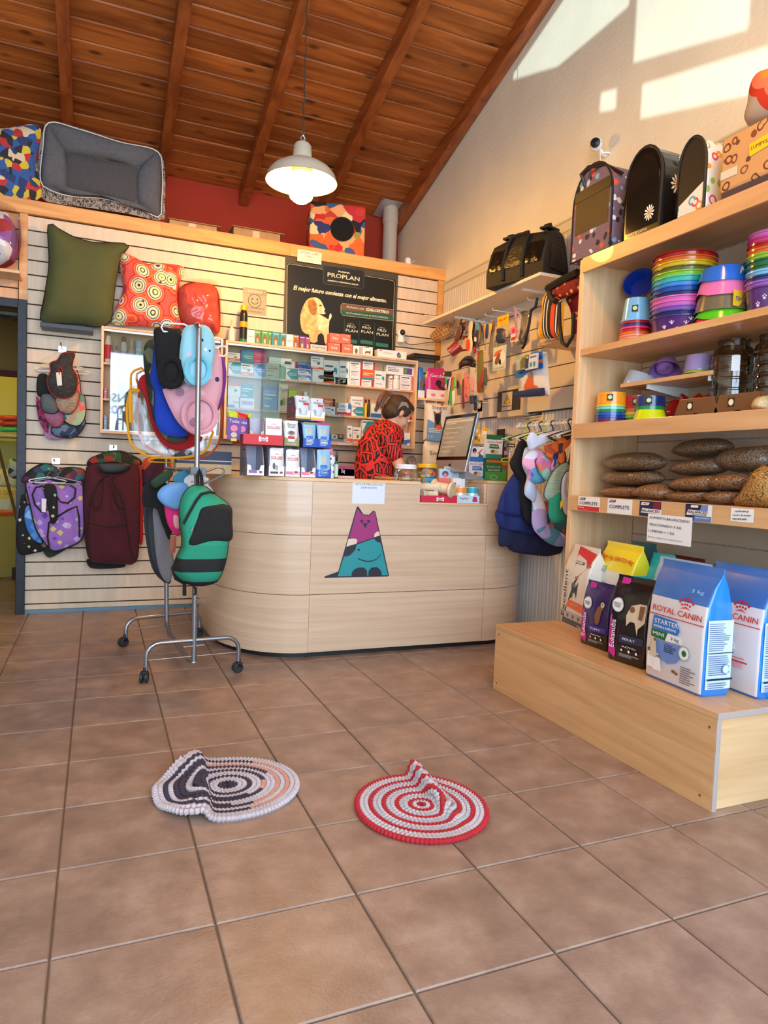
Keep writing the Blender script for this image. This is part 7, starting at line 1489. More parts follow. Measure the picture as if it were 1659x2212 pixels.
xlabel('navy and light blue shelf label reading Balanced Exclusive Recipe',[(975,732),(1192,738),(1186,880),(968,866)],[('r',0,0,1,1,'n'),('p',[(.55,.6),(.62,1),(.9,1),(.86,.62)],(110,140,210)),('r',.86,.3,1,1,'w'),('p',[(.2,.8),(.22,.96),(.5,.94),(.48,.8)],'w'),('p',[(.04,.34),(.12,.66),(1,.62),(1,.3)],'w'),('t',.5,.53,.17,.72,'BALANCED','k'),('t',.55,.38,.07,.55,'EXCLUSIVE RECIPE','k'),('r',.35,0,1,.28,(100,130,200)),('t',.68,.2,.07,.5,'POLLO & ARROZ','w')])
xlabel('handwritten white shelf note reading Urinary',[(1378,762),(1542,775),(1520,888),(1345,872)],[('t',.5,.8,.16,.6,'urinary','k',3),('t',.5,.5,.11,.8,'macho & medio','k',2),('t',.42,.2,.14,.6,'PROPLAN','k',3)])
xlabel('large white hanging notice about one kilo portioned food',[(702,818),(1030,840),(1010,1090),(645,1035)],[('t',.5,.86,.09,.9,'ALIMENTO BALANCEADO','d',-1),('t',.42,.61,.09,.72,'FRACCIONADO X KG','d',-1),('t',.33,.38,.09,.6,'1 UNIDAD = 1 KG','d',-1),('t',.42,.16,.065,.78,'(Envase original a su disposición)','a',-1)],name='food_notice',cat='paper sign',X=2.190)
# food sacks on the plinth
ZPl=.3125
def sack(label,p0,p1,d,htop,mats,frontdecs,sidedecs=(),taper=1.,name='food_sack',group=None,lean=0,mf=None,fin=.05,flare=1.0):
    """gusseted sack: p0, p1 = bottom front corners on the plinth (left, right as seen), d = depth, htop = height"""
    p0,p1=Vector(p0),Vector(p1); w=(p1-p0).length; ang=math.atan2(p1.y-p0.y,p1.x-p0.x); dr_=Vector((-math.sin(ang),math.cos(ang)))
    o=thing(name,label,'pet food',((p0.x+p1.x)/2,(p0.y+p1.y)/2,ZPl),(0,0,ang),group); H=htop-ZPl
    lv=[(0,.96,.92),(.02,1,1),(.25,1.02,1.04),(.5,1.0,1.0),(.7,.99,.85),(.84,1.,.5),(.92,1.01,.16),(.955,1.01,.03),(1,1.015,.02)]
    rings_=[[(x*flare**t+lean*t,y+d/2-(d/2)*(1-dd)*.0-(.0),z) for x,y,z in sect(w*ww,d*dd,H*t,.12,4)] for t,ww,dd in lv]
    b=MB(); n=len(rings_[0]); vs=[p for r in rings_ for p in r]; fs=[(i*n+k,i*n+(k+1) % n,(i+1)*n+(k+1) % n,(i+1)*n+k) for i in range(len(lv)-1) for k in range(n)]+[tuple(range(n-1,-1,-1)),tuple(range((len(lv)-1)*n,len(lv)*n))]
    b.add(vs,fs)
    if mf:b.m=[mf(sum(vs[i][0] for i in f_)/len(f_)/w,(sum(vs[i][1] for i in f_)/len(f_))/d,sum(vs[i][2] for i in f_)/len(f_)/H) for f_ in b.f]
    b.build('bag',mats,o,smooth=True,angle=50)
    def fy(v):                                            # depth of the front face at height share v
        for (t0_,_,d0_),(t1_,_,d1_) in zip(lv,lv[1:]):
            if v<=t1_:k=(v-t0_)/(t1_-t0_); return d/2-d*(d0_+(d1_-d0_)*k)/2
        return d/2
    def put(decs,W_,T,depth,nm):
        bb=MB(); mats_=[]; idx={}; cnt=0
        for q in decs:
            if q[0]=='t':
                _,u,v,hh,ww,s,col=q[:7]; t=text(s,pm(col),o,(0,0,0),hh*H,ww*W_); ll=math.atan2(depth(min(v+.08,1))-depth(max(v-.08,0)),.16*H) if v>.55 else 0
                t.matrix_local=T @ Matrix.Translation(((u-.5)*W_,depth(v)-.0050-.0002*cnt,v*H)) @ Matrix.Rotation(PI/2-ll,4,'X') @ Matrix.Rotation(math.radians(q[7] if len(q)>7 else 0),4,'Z'); continue
            cnt+=1; col=q[-1]
            if col not in idx:idx[col]=len(mats_); mats_.append(pm(col,.35))
            if q[0]=='r':vv=[q[2]+(q[4]-q[2])*k/6 for k in range(7)] if q[4]-q[2]>.06 else [q[2],q[4]]; polys=[[(q[1],a_),(q[3],a_),(q[3],c_),(q[1],c_)] for a_,c_ in zip(vv,vv[1:])]
            elif q[0]=='p':polys=[q[1]]
            else:polys=[[(q[1]+q[3]*math.cos(2*PI*i/20),q[2]+(q[3]*W_/H if len(q)<6 else q[4])*math.sin(2*PI*i/20)) for i in range(20)]]
            for poly in polys:
                if sum(poly[i][0]*poly[(i+1) % len(poly)][1]-poly[(i+1) % len(poly)][0]*poly[i][1] for i in range(len(poly)))<0:poly=poly[::-1]
                bb.add([T @ Vector(((u-.5)*W_,depth(v)-.0022-.0003*cnt,v*H)) for u,v in poly],[tuple(range(len(poly)))],idx[col])
        if bb.f:bb.build(nm,mats_,o)
    put(frontdecs,w,Matrix(),fy,'front_print')
    if sidedecs:put(sidedecs,d*.92,Matrix.Translation((w/2*1.02,d/2,0)) @ Matrix.Rotation(PI/2,4,'Z'),lambda v:-.0,'side_print')
    return o
RCB,RCW=mat((62,112,190),.25,coat=.4),mat((222,218,222),.28,coat=.4)
BSIDE=mat((30,130,225),.2,coat=.5)
rcm=lambda x,y,z:2 if x>.49 else (0 if (z>.74 or z<.10) else 1)
CROWN=[('c',.66+.055*(k-2),.70+[0,.02,.027,.02,0][k],.020,'r') for k in range(5)]+[('c',.66+.045*(k-1.5),.677+[0,.008,.008,0][k],.016,'r') for k in range(4)]+[('p',[(.56,.642),(.66,.665),(.76,.642),(.66,.653)],'r')]
JRT=[('c',.15,.24,.055,'e'),('c',.12,.245,.03,'u'),('p',[(.08,.02+.08),(.10,.23),(.2,.23),(.24,.10)],'w'),('c',.27,.20,.05,'w'),('c',.25,.21,.025,'u'),('c',.3,.21,.02,'u'),('p',[(.2,.09),(.22,.19),(.33,.19),(.36,.09)],'w'),('c',.2,.33,.045,'e'),('c',.22,.34,.022,'u'),('p',[(.14,.2),(.16,.31),(.25,.31),(.27,.2)],'e')]
SIDE=[('r',.04,.06,.96,.60,(200,224,240))]+words(.08,.88,.36,.58,14,(90,110,150),4)+words(.08,.88,.17,.33,10,(90,110,150),5)+[('r',.04,.345,.96,.352,'n'),('r',.04,.135,.96,.15,'n'),('c',.7,.22,.13,(110,160,215)),('c',.7,.22,.11,(200,224,240))]+words(.08,.8,.07,.12,3,(90,110,150),6)
sack('large white and blue starter sack with three small dogs, foremost on the plinth',(1.916,-1.56),(1.903,-1.826),.125,.735,[RCB,RCW,BSIDE],
     [('r',.02,.545,.98,.552,'r'),('t',.52,.60,.048,.84,'ROYAL CANIN','r')]+CROWN+[('p',[(.12,.43),(.14,.54),(.55,.53),(.62,.46),(.58,.42)],'b'),('t',.38,.495,.04,.42,'STARTER','w'),('t',.36,.452,.02,.40,'MOTHER & BABYDOG','w'),('p',[(.12,.36),(.12,.425),(.42,.42),(.38,.35)],'G'),('t',.26,.39,.03,.2,'MINI','w'),('p',[(.38,.35),(.42,.42),(.66,.41),(.68,.36)],'w'),('t',.55,.385,.028,.14,'3 kg','d'),('p',[(.14,.34),(.36,.34),(.66,.35),(.70,.28),(.6,.2),(.45,.17),(.2,.22)],(110,140,200))]+words(.38,.6,.26,.33,5,'n')+[('c',.73,.30,.095,'a'),('c',.73,.30,.08,'w'),('c',.73,.30,.04,'G')]+JRT+[('c',.58,.13,.035,.014,'u'),('c',.63,.12,.03,.012,'u'),('t',.8,.80,.03,.2,'3 kg','l')]+words(.7,.95,.06,.2,8,'d',8),SIDE,mf=rcm,flare=1.02)
sack('second large white and blue sack, behind and right of the starter sack',(2.01,-1.64),(1.995,-1.849-.05),.125,.735,[RCB,RCW,BSIDE],
     [('r',.02,.545,.98,.552,'r'),('t',.52,.60,.048,.84,'ROYAL CANIN','r')]+CROWN+[('c',.36,.40,.24,(60,140,215)),('p',[(.1,.36),(.1,.44),(.62,.40),(.66,.34)],'w'),('t',.5,.385,.03,.22,'25 kg','m'),('c',.44,.22,.08,'a'),('c',.44,.22,.065,'u'),('r',.55,.28,.8,.285,'r'),('r',.55,.25,.85,.262,'r')]+words(.55,.85,.2,.25,4,'P',3),SIDE,mf=rcm,flare=1.02).location.x+=.075
sack('third white and blue sack cut by the right frame edge',(2.12,-1.86),(2.11,-2.06),.12,.72,[RCB,RCW,BSIDE],[('t',.5,.6,.05,.8,'ROYAL CANIN','r'),('r',.02,.545,.98,.552,'r')],SIDE,mf=rcm)
BKP,PUR=mat((22,18,22),.22,coat=.5),mat((50,32,96),.22,coat=.5)
EU=lambda nm,dogc:[('p',[(.04,.10),(.22,.04),(.30,.40),(.36,.97),(.14,.98),(.06,.5)],(200,40,140)),('t',.16,.32,.075,.62,'Eukanuba','w',88),('c',.22,.66,.16,'a'),('c',.22,.66,.14,'w'),('t',.22,.68,.014,.2,'HEALTHY','n'),('t',.22,.66,.014,.2,'ACTIVE','n'),('t',.22,.64,.014,.16,'LIVER','n')]+dogc+[('p',[(.34,.24),(.34,.33),(.98,.34),(.98,.26)],(70,54,150) if nm=='PUPPY' else (50,52,80)),('t',.6,.29,.026,.36,nm,'w'),('t',.62,.20,.018,.4,'ACTIV','w'),('c',.42,.155,.025,'w'),('c',.62,.155,.03,'w'),('c',.82,.155,.03,'w')]+words(.36,.9,.08,.12,4,'a',2)
DG1=[('p',[(.55,.38),(.52,.5),(.6,.62),(.78,.70),(.84,.66),(.76,.56),(.72,.42),(.66,.36)],'u'),('c',.78,.68,.07,'e')]
DG2=[('p',[(.5,.44),(.48,.56),(.58,.68),(.8,.72),(.98,.72),(.98,.52),(.82,.44),(.8,.36),(.72,.5),(.6,.5)],'e'),('c',.62,.64,.07,'u'),('p',[(.8,.55),(.82,.7),(.95,.7),(.9,.54)],'u')]
o_e=sack('small purple puppy food sack with magenta stripe, second from left',(1.997,-1.099),(1.998,-1.262),.06,.585,[PUR,BKP],EU('PUPPY',DG1),(),mf=lambda x,y,z:1 if z<.2 else 0)
sack('taller black adult dog food sack with magenta stripe beside the starter sack',(1.935,-1.34),(1.955,-1.515),.09,.645,[BKP],EU('ADULT',DG2))
sack('purple puppy food sack standing behind the second one',(2.07,-1.17),(2.07,-1.33),.06,.56,[PUR,BKP],[('t',.7,.3,.05,.5,'PUPPY','w',88)],(),mf=lambda x,y,z:1 if z<.2 else 0)
RDG=mat((212,34,32),.22,coat=.5); WGL=mat((226,218,206),.25,coat=.4); GRY=mat((84,78,76),.25,coat=.4)
sack('red white and grey puppy food sack, leftmost on the plinth',(2.165,-.735),(2.125,-.965),.12,.70,[WGL,GRY],[('p',[(.26,.985),(.97,.93),(.95,.80),(.72,.68),(.52,.60),(.40,.78)],'r'),('t',.55,.80,.026,.3,'PURINA','w'),('r',.38,.785,.72,.815,'k'),('t',.55,.80,.020,.26,'PURINA','w'),('t',.20,.40,.075,.98,'Excellent','k',84),('p',[(.98,.80),(.98,.03),(.10,.03),(.2,.16),(.38,.38),(.52,.58)],(74,68,66)),('c',.5,.52,.07,'d'),('p',[(.42,.36),(.46,.5),(.6,.5),(.68,.58),(.64,.36),(.6,.44),(.5,.43),(.47,.36)],(40,38,38)),('p',[(.28,.25),(.36,.335),(.95,.32),(.95,.22)],'o'),('t',.66,.29,.026,.3,'PUPPY','e'),('r',.2,.10,.98,.18,'a'),('c',.36,.14,.04,(140,60,50)),('c',.58,.14,.04,(140,60,50)),('c',.8,.14,.04,(140,60,50)),('t',.84,.055,.025,.14,'3 kg','w')],mf=lambda x,y,z:0 if x<.2 or z>.2 else 1)
YEL=mat((240,222,20),.25,coat=.4); CY=mat((40,190,205),.25,coat=.4)
sack('white cat litter sack with yellow bonus banner behind the purple sack',(2.195,-.93),(2.165,-1.185),.13,.735,[mat((222,228,230),.25,coat=.4),YEL,CY],[('t',.5,.835,.048,.92,'3kg+1kg GRATIS=4kg','r',-2),('r',.06,.68,.15,.745,'t'),('r',.16,.68,.28,.745,(150,190,195)),('t',.1,.71,.03,.06,'A','w'),('t',.22,.71,.03,.1,'15','w'),('t',.55,.53,.10,.6,'Jinik',(40,160,170)),('t',.88,.68,.04,.06,'3','d')],(),mf=lambda x,y,z:1 if z>.76 else (2 if x>.46 else 0))
for lab,p0,p1,d,hh,m in (('red sack top peeping behind the red and white one',(2.36,-.76),(2.36,-.90),.1,.71,RDG),('teal sack behind the yellow bannered one',(2.34,-.95),(2.34,-1.10),.1,.735,mat((30,110,110),.3)),('dark maroon sack in the back row',(2.34,-1.2),(2.34,-1.36),.12,.70,mat((110,24,34),.3)),('cyan sack right of the yellow bannered one',(2.24,-1.19),(2.24,-1.31),.1,.71,CY),
        ('pale blue sack behind the black and starter sacks',(2.13,-1.34),(2.12,-1.60),.1,.715,mat((160,190,220),.25,coat=.4)),('dull brown and white sack in the back row at right',(2.32,-1.45),(2.32,-1.66),.12,.67,mat((140,110,110),.3)),('dark green sack in the back row at the right edge',(2.33,-1.78),(2.33,-1.95),.12,.70,mat((24,80,60),.3))):
    sack(lab,p0,p1,d,hh,[m],[('r',.1,.45,.9,.6,'w')])
# ---------------------------------------------------------------- hanging goods on the white slatwall
def pegs(pts,X0=XW-.03,L=.2,m=WHITE):
    for k,(x,y,ln,lb) in enumerate(pts):
        p=at(*w8(x,y),'x',X0-.0); o=thing('peg_hook','white wire peg hook '+lb,'hook',(X0,p.y,p.z)); MB().tube([(0,0,0),(-ln,0,0),(-ln-.006,0,.012)],.0028,6).box(-.003,-.012,-.01,0,.012,.01).build('wire',m,o)
pegs([(450,190,.22,'holding the wicker muzzle'),(600,200,.16,'holding the brushes'),(735,215,.18,'holding the blue tools'),(900,185,.14,'over the yellow card'),(1060,155,.22,'near the purple toothbrush'),(690,600,.14,'of the lower toy row'),(1300,60,.16,'behind the striped bag')])
XH=2.43
mz=thing('wicker_muzzle','tan wicker basket dog muzzle hanging at left end of the white slatwall','muzzle',at(*w9(330,560),'x',XH),Vector((-.80,.25,-.5)).to_track_quat('-Y','Z').to_euler())
WK=mat((176,124,70),.7); b=MB()
for k in range(8):t=k/7; r=.030+.020*math.sin(min(t*2.2,PI/2))*1.2; b.tube([(r*math.cos(a),-.10+.15*t,r*math.sin(a)) for a in [PI*j/8 for j in range(16)]],.0035,5,closed=True)
for j in range(12):a=PI*j/6; b.tube([((.030+.020*math.sin(min(t*2.2,PI/2))*1.2)*math.cos(a),-.10+.15*t,(.030+.020*math.sin(min(t*2.2,PI/2))*1.2)*math.sin(a)) for t in (0,.25,.5,.75,1)],.003,4)
b.build('basket',WK,mz); MB().tube([(.05,.05,0),(.06,.09,.03),(.03,.13,.05),(-.03,.12,.05),(-.055,.08,.03),(-.05,.05,0)],.007,6).build('strap',mat((170,110,56),.7),mz,smooth=True)
rc=thing('leather_muzzle','red leather cup muzzle hanging below the wicker one','muzzle',at(*w9(520,860),'x',XH-.02),(0,math.radians(50),math.radians(-30)))
RL=mat((150,34,24),.35,coat=.3); MB().lathe([(.036,-.045),(.044,.03),(.042,.04),(.038,.03),(.031,-.042)],seg=24).build('cup',RL,rc,smooth=True)
MB().tube([(.04,0,.03),(.07,0,.08),(.05,.02,.13),(0,.03,.15),(-.03,.02,.1),(-.04,0,.03)],.007,6).build('strap',RL,rc,smooth=True)
dc=thing('leather_collar','wide dark brown leather collar hanging under the red muzzle','collar',at(*w9(740,1120),'x',XH),(math.radians(15),math.radians(-20),.2))
b=MB(); b.grid(lambda u,v:((.062)*math.cos(2*PI*u),.05*math.sin(2*PI*u),-.02+.04*v+.018*math.sin(4*PI*u)),28,2); b.build('band',mat((52,30,22),.5),dc,smooth=True,solid=.004)
MB().ball((.0,-.052,.0),.004,8,5).ball((.02,-.05,.01),.004,8,5).build('stud',CHROME,dc)
def hang(name,label,cat,pts,X,th,m,decs=None,conv=w9,group=None,trim=None,smooth=False,**kw):
    o,f=softx(name,label,cat,pts,X,th,m,'body',conv=conv,group=group,trim=trim,trim_r=.0015,smooth=smooth,n=32,rings=4,**kw)
    if not trim:top_=max((at(*conv(*p),'x',X) for p in pts),key=lambda p:p.z); h_=thing('peg_hook','wire peg of '+label,'hook',(XW-.03,top_.y,top_.z+.004)); MB().tube([(0,0,0),(X-XW+.025,0,0),(X-XW+.02,0,.01)],.002,5).build('wire',WHITE,h_)
    for pp,mm,nm in (decs or []):puff(nm,f(pp),.003,mm,o,n=24,rings=3,loc=(0,-th-.001,0),smooth=True)
    return o,f
BG='grooming tools hung on the white slatwall'; XB=2.44
o,f=hang('pet_brush','beige oval pet brush with bright orange pad','brush',[(775,400),(800,365),(835,385),(838,470),(820,600),(838,760),(825,880),(785,930),(745,900),(730,800),(745,680),(772,600),(768,480)],XB-.05,.008,mat((232,206,160),.4),[([(770,690),(800,700),(805,790),(795,870),(765,895),(740,850),(740,760),(752,700)],mat((226,70,30),.5),'pad')],smooth=True)
hang('pet_brush','dark bristled pet brush behind the orange padded one','brush',[(850,400),(880,400),(885,600),(870,760),(900,860),(880,930),(850,920),(838,700)],XB-.03,.008,mat((52,30,26),.6),[([(870,830),(905,830),(900,910),(870,925)],mat((190,40,30),.5),'pad')],smooth=True)
hang('grooming_comb','brown patterned leather strap bundle beside the red muzzle','strap',[(560,560),(600,450),(640,440),(645,560),(600,680),(560,745),(505,735)],XB-.02,.012,mat((110,66,40),.6,noise=.4,scale=60),smooth=True)
hang('strap_bundle','red and black strap bundle hanging at the top left hook','strap',[(610,340),(680,320),(705,360),(712,450),(690,600),(700,680),(620,690),(640,560),(600,430)],XB-.0,.014,cells([(130,30,26),(24,20,22),(170,150,130),(60,30,30)],30),smooth=True)
hang('clear_pack','clear packet with blue handled tool and white clip','packet',[(905,470),(925,410),(960,380),(990,420),(1030,520),(1045,650),(1040,780),(900,800),(875,780),(885,620)],XB-.02,.012,FILM,[([(925,420),(960,400),(985,420),(975,520),(930,520)],mat((90,150,180),.4),'handle'),([(895,660),(930,655),(935,720),(900,735)],mat((225,225,225),.5),'clip')],smooth=True)
hang('card_pack','yellow card with long blue screwdriver-like tool','tool',[(1035,425),(1195,405),(1180,500),(1150,570),(1085,610),(1045,610)],XB,.004,mat((238,190,30),.5),[([(1090,430),(1115,418),(1138,440),(1125,640),(1095,690),(1070,640)],mat((24,60,150),.4),'handle'),([(1085,690),(1095,690),(1080,880),(1068,880)],CHROME,'blade')])
hang('comb_set','grey metal combs hanging in front of brown strap','comb',[(1190,380),(1235,370),(1240,560),(1215,900),(1190,1080),(1150,1070),(1120,920),(1150,640)],XB+.02,.006,mat((150,142,130),.4,.4,noise=.3,scale=40),[([(1205,380),(1238,375),(1235,520),(1210,560)],mat((150,90,50),.6),'strap')])
flatx('yellow_card','small yellow price card with red scribble under the white shelf','label',[(1285,285),(1485,235),(1478,420),(1288,470)],XB+.02,mat((245,190,30),.6),w9,.001,None,[('t',.5,.6,.3,.7,'Moser','r',6),('r',.2,.18,.8,.21,'r')])
hang('blue_pack','dark blue cloth in clear packet below the yellow card','packet',[(1270,510),(1330,490),(1400,500),(1420,540),(1430,700),(1400,750),(1330,765),(1265,735),(1255,640),(1285,590)],XB+.03,.016,mat((44,48,80),.4,bump=.5,bscale=40),smooth=True)
flatx('tag_card','pale green round identity tag card with dog and cat','card',[(1215,830),(1430,800),(1428,1215),(1212,1255)],XB,mat((206,216,190),.5),w9,.002,None,[('c',.5,.5,.47,.33,'w'),('p',[(.05,.62),(.2,.8),(.6,.85),(.7,.78),(.3,.6)],'o'),('p',[(.15,.32),(.2,.5),(.45,.7),(.6,.7),(.5,.3),(.3,.22)],'u'),('p',[(.5,.22),(.52,.42),(.62,.45),(.68,.22)],'k'),('r',.1,.06,.9,.1,'a')])
hang('toothbrush','long lilac toothbrush on pink printed card','toothbrush',[(1580,165),(1605,145),(1625,165),(1630,450),(1600,450),(1585,300)],XB,.005,mat((170,130,180),.4),smooth=True)
flatx('tooth_card','pink and white pet dental card under the lilac toothbrush','card',[(1530,460),(1640,440),(1640,720),(1520,740)],XB+.01,mat((225,225,225),.5),w9,.002,None,[('r',.0,.5,1,.95,'P'),('c',.4,.7,.2,'m'),('r',.1,.1,.9,.3,'r')])
hang('navy_scoop','navy round brush with handle in clear packet','brush',[(1085,165),(1105,160),(1090,250),(1075,300),(1100,330),(1108,380),(1070,410),(1040,395),(1020,350),(1030,300),(1060,260)],XB,.01,mat((30,36,100),.4),conv=w8,smooth=True)
hang('clear_pack','large empty looking clear packet around the navy brush','packet',[(1030,150),(1110,130),(1120,280),(1115,400),(1060,415),(1000,400),(1010,280)],XB-.015,.012,FILM,conv=w8,smooth=True)
TG='long packs in the lower toy row of the white slatwall'
for pts,c_,lab,X in (([(330,1380),(395,1370),(520,1360),(520,1780),(500,1870),(400,1880),(385,1530),(330,1530)],cells([(80,190,60),(235,235,225),(30,60,140),(200,70,60)],30,stretch=(1,1,.3)),'green and white dental set packet with lime clip',2.40),
 ([(545,1300),(640,1290),(645,1680),(560,1700)],mat((206,170,130),.5),'kraft card pack with small german shepherd',2.47),
 ([(660,1400),(690,1390),(695,1900),(670,1950),(655,1900)],mat((130,30,40),.5),'thin dark red strip pack hanging low',2.44),
 ([(690,1270),(775,1340),(780,1760),(695,1820),(680,1700)],cells([(190,90,100),(120,90,170),(230,130,120)],24,base=(222,130,130),thr=.3),'coral printed pack with little figures',2.41),
 ([(790,1200),(860,1190),(905,1260),(905,1640),(790,1690),(785,1500)],mat((206,190,180),.3),'clear pack with pink scissors',2.38),
 ([(925,900),(1030,870),(1040,1450),(1035,1640),(920,1650),(915,1400)],cells([(70,60,40),(110,110,50),(150,60,40),(60,50,60)],14,stretch=(1,1,.4)),'tall olive and red chain lead pack',2.37),
 ([(780,1700),(915,1690),(915,1830),(790,1850)],cells([(30,60,130),(30,100,80),(120,40,60),(30,30,40)],40,stretch=(1,1,.2)),'bundle of dark toothbrush handles at bottom of the toy row',2.42),
 ([(860,1830),(920,1820),(915,1960),(880,1975),(860,1960)],mat((24,36,80),.4),'navy handle end hanging lowest',2.43),
 ([(1030,1190),(1075,1190),(1100,1240),(1095,1500),(1060,1530),(1035,1500)],mat((96,96,76),.4),'grey green pack with round badge at right of the toy row',2.45)):
    o,f=hang('toy_pack',lab,'packet',pts,X,.008,c_,group=TG)
    if 'scissors' in lab:puff('scissors',f([(830,1380),(870,1370),(885,1450),(870,1600),(845,1620),(820,1600),(825,1480)]),.004,mat((235,150,150),.4),o,n=24,rings=3,loc=(0,-.009,0))
    if 'shepherd' in lab:puff('dog_print',f([(570,1480),(585,1430),(600,1450),(610,1430),(615,1520),(590,1580),(570,1550)]),.001,mat((120,60,30),.6),o,n=20,rings=2,loc=(0,-.009,0))
    if 'badge' in lab or 'scissors' in lab or 'lime' in lab:c2_=f([((1050,1220) if 'badge' in lab else ((895,1230) if 'scissors' in lab else (345,1305)))])[0]; MB().lathe([(0,0),(.012,0),(.012,.002),(0,.002)],seg=18).build('round_badge',mat((190,220,150),.5),o,loc=(c2_[0],-.009,c2_[1]),rot=(PI/2,0,0))
b_o,f=softx('header_card','black header card with round badge above the green dental set','card',[(315,1260),(465,1262),(460,1360),(318,1352)],2.39,.002,BLACK,'card',conv=w9,smooth=False,n=16,rings=2)
# electrical box, bell, notes
eb=thing('electrical_box','cream electrical panel box with yellow hazard triangle sign','electrical box',(0,0,0),(0,0,-PI/2)); pa_,pb2=at(*w8(843,1040),'x',2.56),at(*w8(1062,1000),'x',2.56); wE=pa_.y-pb2.y; zE=pa_.z; hE=at(*w8(845,790),'x',2.56).z-zE; eb.location=(2.56,(pa_.y+pb2.y)/2,zE)
MB().box(-wE/2,0,0,wE/2,.06,hE).build('case',mat((214,200,166),.5),eb,bev=.003); MB().box(-wE/2+.002,-.004,hE*.2,wE/2-.03,0,hE*.88).build('door',mat((52,46,40),.3),eb,bev=.001)
face(eb,wE,hE,-.004,[('r',.20,.22,.60,.82,'e'),('p',[(.27,.45),(.40,.76),(.53,.45)],'k'),('p',[(.30,.465),(.40,.72),(.50,.465)],(245,205,50)),('p',[(.40,.50),(.38,.60),(.41,.67),(.42,.60),(.405,.59),(.43,.56)],'k'),('t',.40,.36,.05,.34,'RIESGO ELÉCTRICO','d')],'sign_print')
db=thing('door_bell','cream round door chime on the wall left of the electrical box','bell',at(*w8(720,935),'x',2.61),(0,0,-PI/2)); MB().box(-.035,-.02,-.045,.035,0,.045).build('plate',mat((216,206,176),.5),db,bev=.003); MB().lathe([(.022,0),(.02,.012),(0,.014)],seg=24).build('dome',mat((226,218,190),.4),db,smooth=True,loc=(-.008,-.02,0),rot=(PI/2,0,0))
flatx('phone_note','grey handwritten note taped between door chime and electrical box','paper sign',[(768,885),(843,868),(845,985),(768,1000)],2.615,mat((150,160,165),.7),w8,.001,None,words(.05,.95,.08,.95,6,'k',5))
z2=lambda x,y:(1080+.10247*x,760+.10247*y)
flatx('card_payment_notice','white notice reading Este comercio, partly hidden by hangers','paper sign',[(500,1000),(925,960),(905,1700),(500,1740)],2.6125,mat((226,214,190),.7),z2,.001,None,[('r',.05,.86,.92,.90,'k'),('t',.13,.79,.02,.16,'Banco','d'),('r',.04,.50,.92,.64,'k'),('t',.42,.60,.04,.6,'ESTE COMERCIO','w',3),('t',.44,.54,.04,.64,'ESTÁ OBLIGADO A:','w',3),('t',.55,.44,.045,.7,'ACEPTAR TARJETA','d',3),('t',.58,.36,.045,.45,'DE DÉBITO','d',3),('r',.1,.44,.2,.46,'r')]+words(.2,.8,.22,.32,3,'d',9))
flatx('card_payment_notice','smaller white and blue card payment notice beside the beige slats','paper sign',[(960,680),(1395,600),(1390,1040),(955,1110)],2.612,mat((214,214,216),.7),z2,.001,None,[('t',.6,.86,.055,.55,'Podés usar tu tarjeta','d',3),('t',.58,.76,.055,.5,'de débito y llevarte','d',3),('t',.58,.66,.055,.5,'efectivo sin compra','d',3),('c',.05,.78,.07,'b'),('c',.45,.45,.035,'d'),('c',.6,.45,.035,'d'),('c',.75,.45,.035,'d'),('c',.9,.45,.035,'d'),('r',0,.1,1,.28,(60,100,120))])
o,f=softx('training_pads','hanging blue and white training pad pack with orange dog','packet',[(400,560),(415,400),(830,0),(1000,0),(1015,380),(1050,760),(1055,930),(960,935),(390,975)],2.40,.03,mat((228,226,220),.3),'pack',conv=z2,smooth=False,n=40)
for pts,m,k,nm in (([(418,400),(820,10),(1000,5),(1012,365),(900,370),(700,430),(560,540),(418,575)],mat((30,110,200),.35),1,'blue_top'),([(398,860),(600,820),(960,770),(1048,765),(1055,930),(960,938),(390,975)],mat((20,36,90),.35),1,'navy_foot'),([(605,790),(650,640),(700,540),(790,520),(800,680),(810,720),(900,730),(880,760),(790,780)],mat((220,96,44),.5),2,'dog_print'),([(700,540),(690,500),(720,440),(760,430),(795,470),(790,540),(745,570)],mat((150,130,110),.5),3,'dog_head'),([(820,210),(1015,165),(1020,235),(815,260)],mat((232,130,60),.5),2,'orange_band'),([(865,90),(940,80),(938,180),(862,185)],BLACK,3,'badge')):
    puff(nm,f(pts),.002,m,o,n=30,rings=3,smooth=nm in ('dog_print','dog_head'),loc=(0,-.031-.0015*k,0),power=.2)
text('VELOPET',INK,o,(f([(540,470)])[0][0],-.036,f([(540,460)])[0][1]),.011,.055)
for k in range(4):a_=f([(450,640+45*k)])[0]; MB().box(a_[0],-.033,a_[1],a_[0]+.045,-.0325,a_[1]+.003).build('small_print',mat((120,120,120),.5),o)
for pts,lab,m,decs in (([(385,130),(600,60),(590,370),(420,380)],'olive cat treat pack hanging over the training pads',mat((170,180,150),.4),[('p',[(.45,.05),(.4,.6),(.6,.9),(.95,.8),(.9,.1)],(110,110,50)),('r',.05,.5,.35,.8,'l')]),([(580,70),(810,40),(805,360),(590,375)],'white and navy dental pack with black badge',mat((222,224,230),.4),[('r',0,.1,.3,1,(50,44,110)),('r',.05,.72,.28,.98,'k'),('c',.16,.85,.09,.10,'L'),('r',.4,.75,.95,.85,'b'),('r',.42,.15,.6,.45,'t'),('r',.72,.15,.9,.45,'t')])):
    flatx('treat_pack',lab,'packet',pts,2.35 if 'olive' in lab else 2.345,m,z2,.012,None,decs)
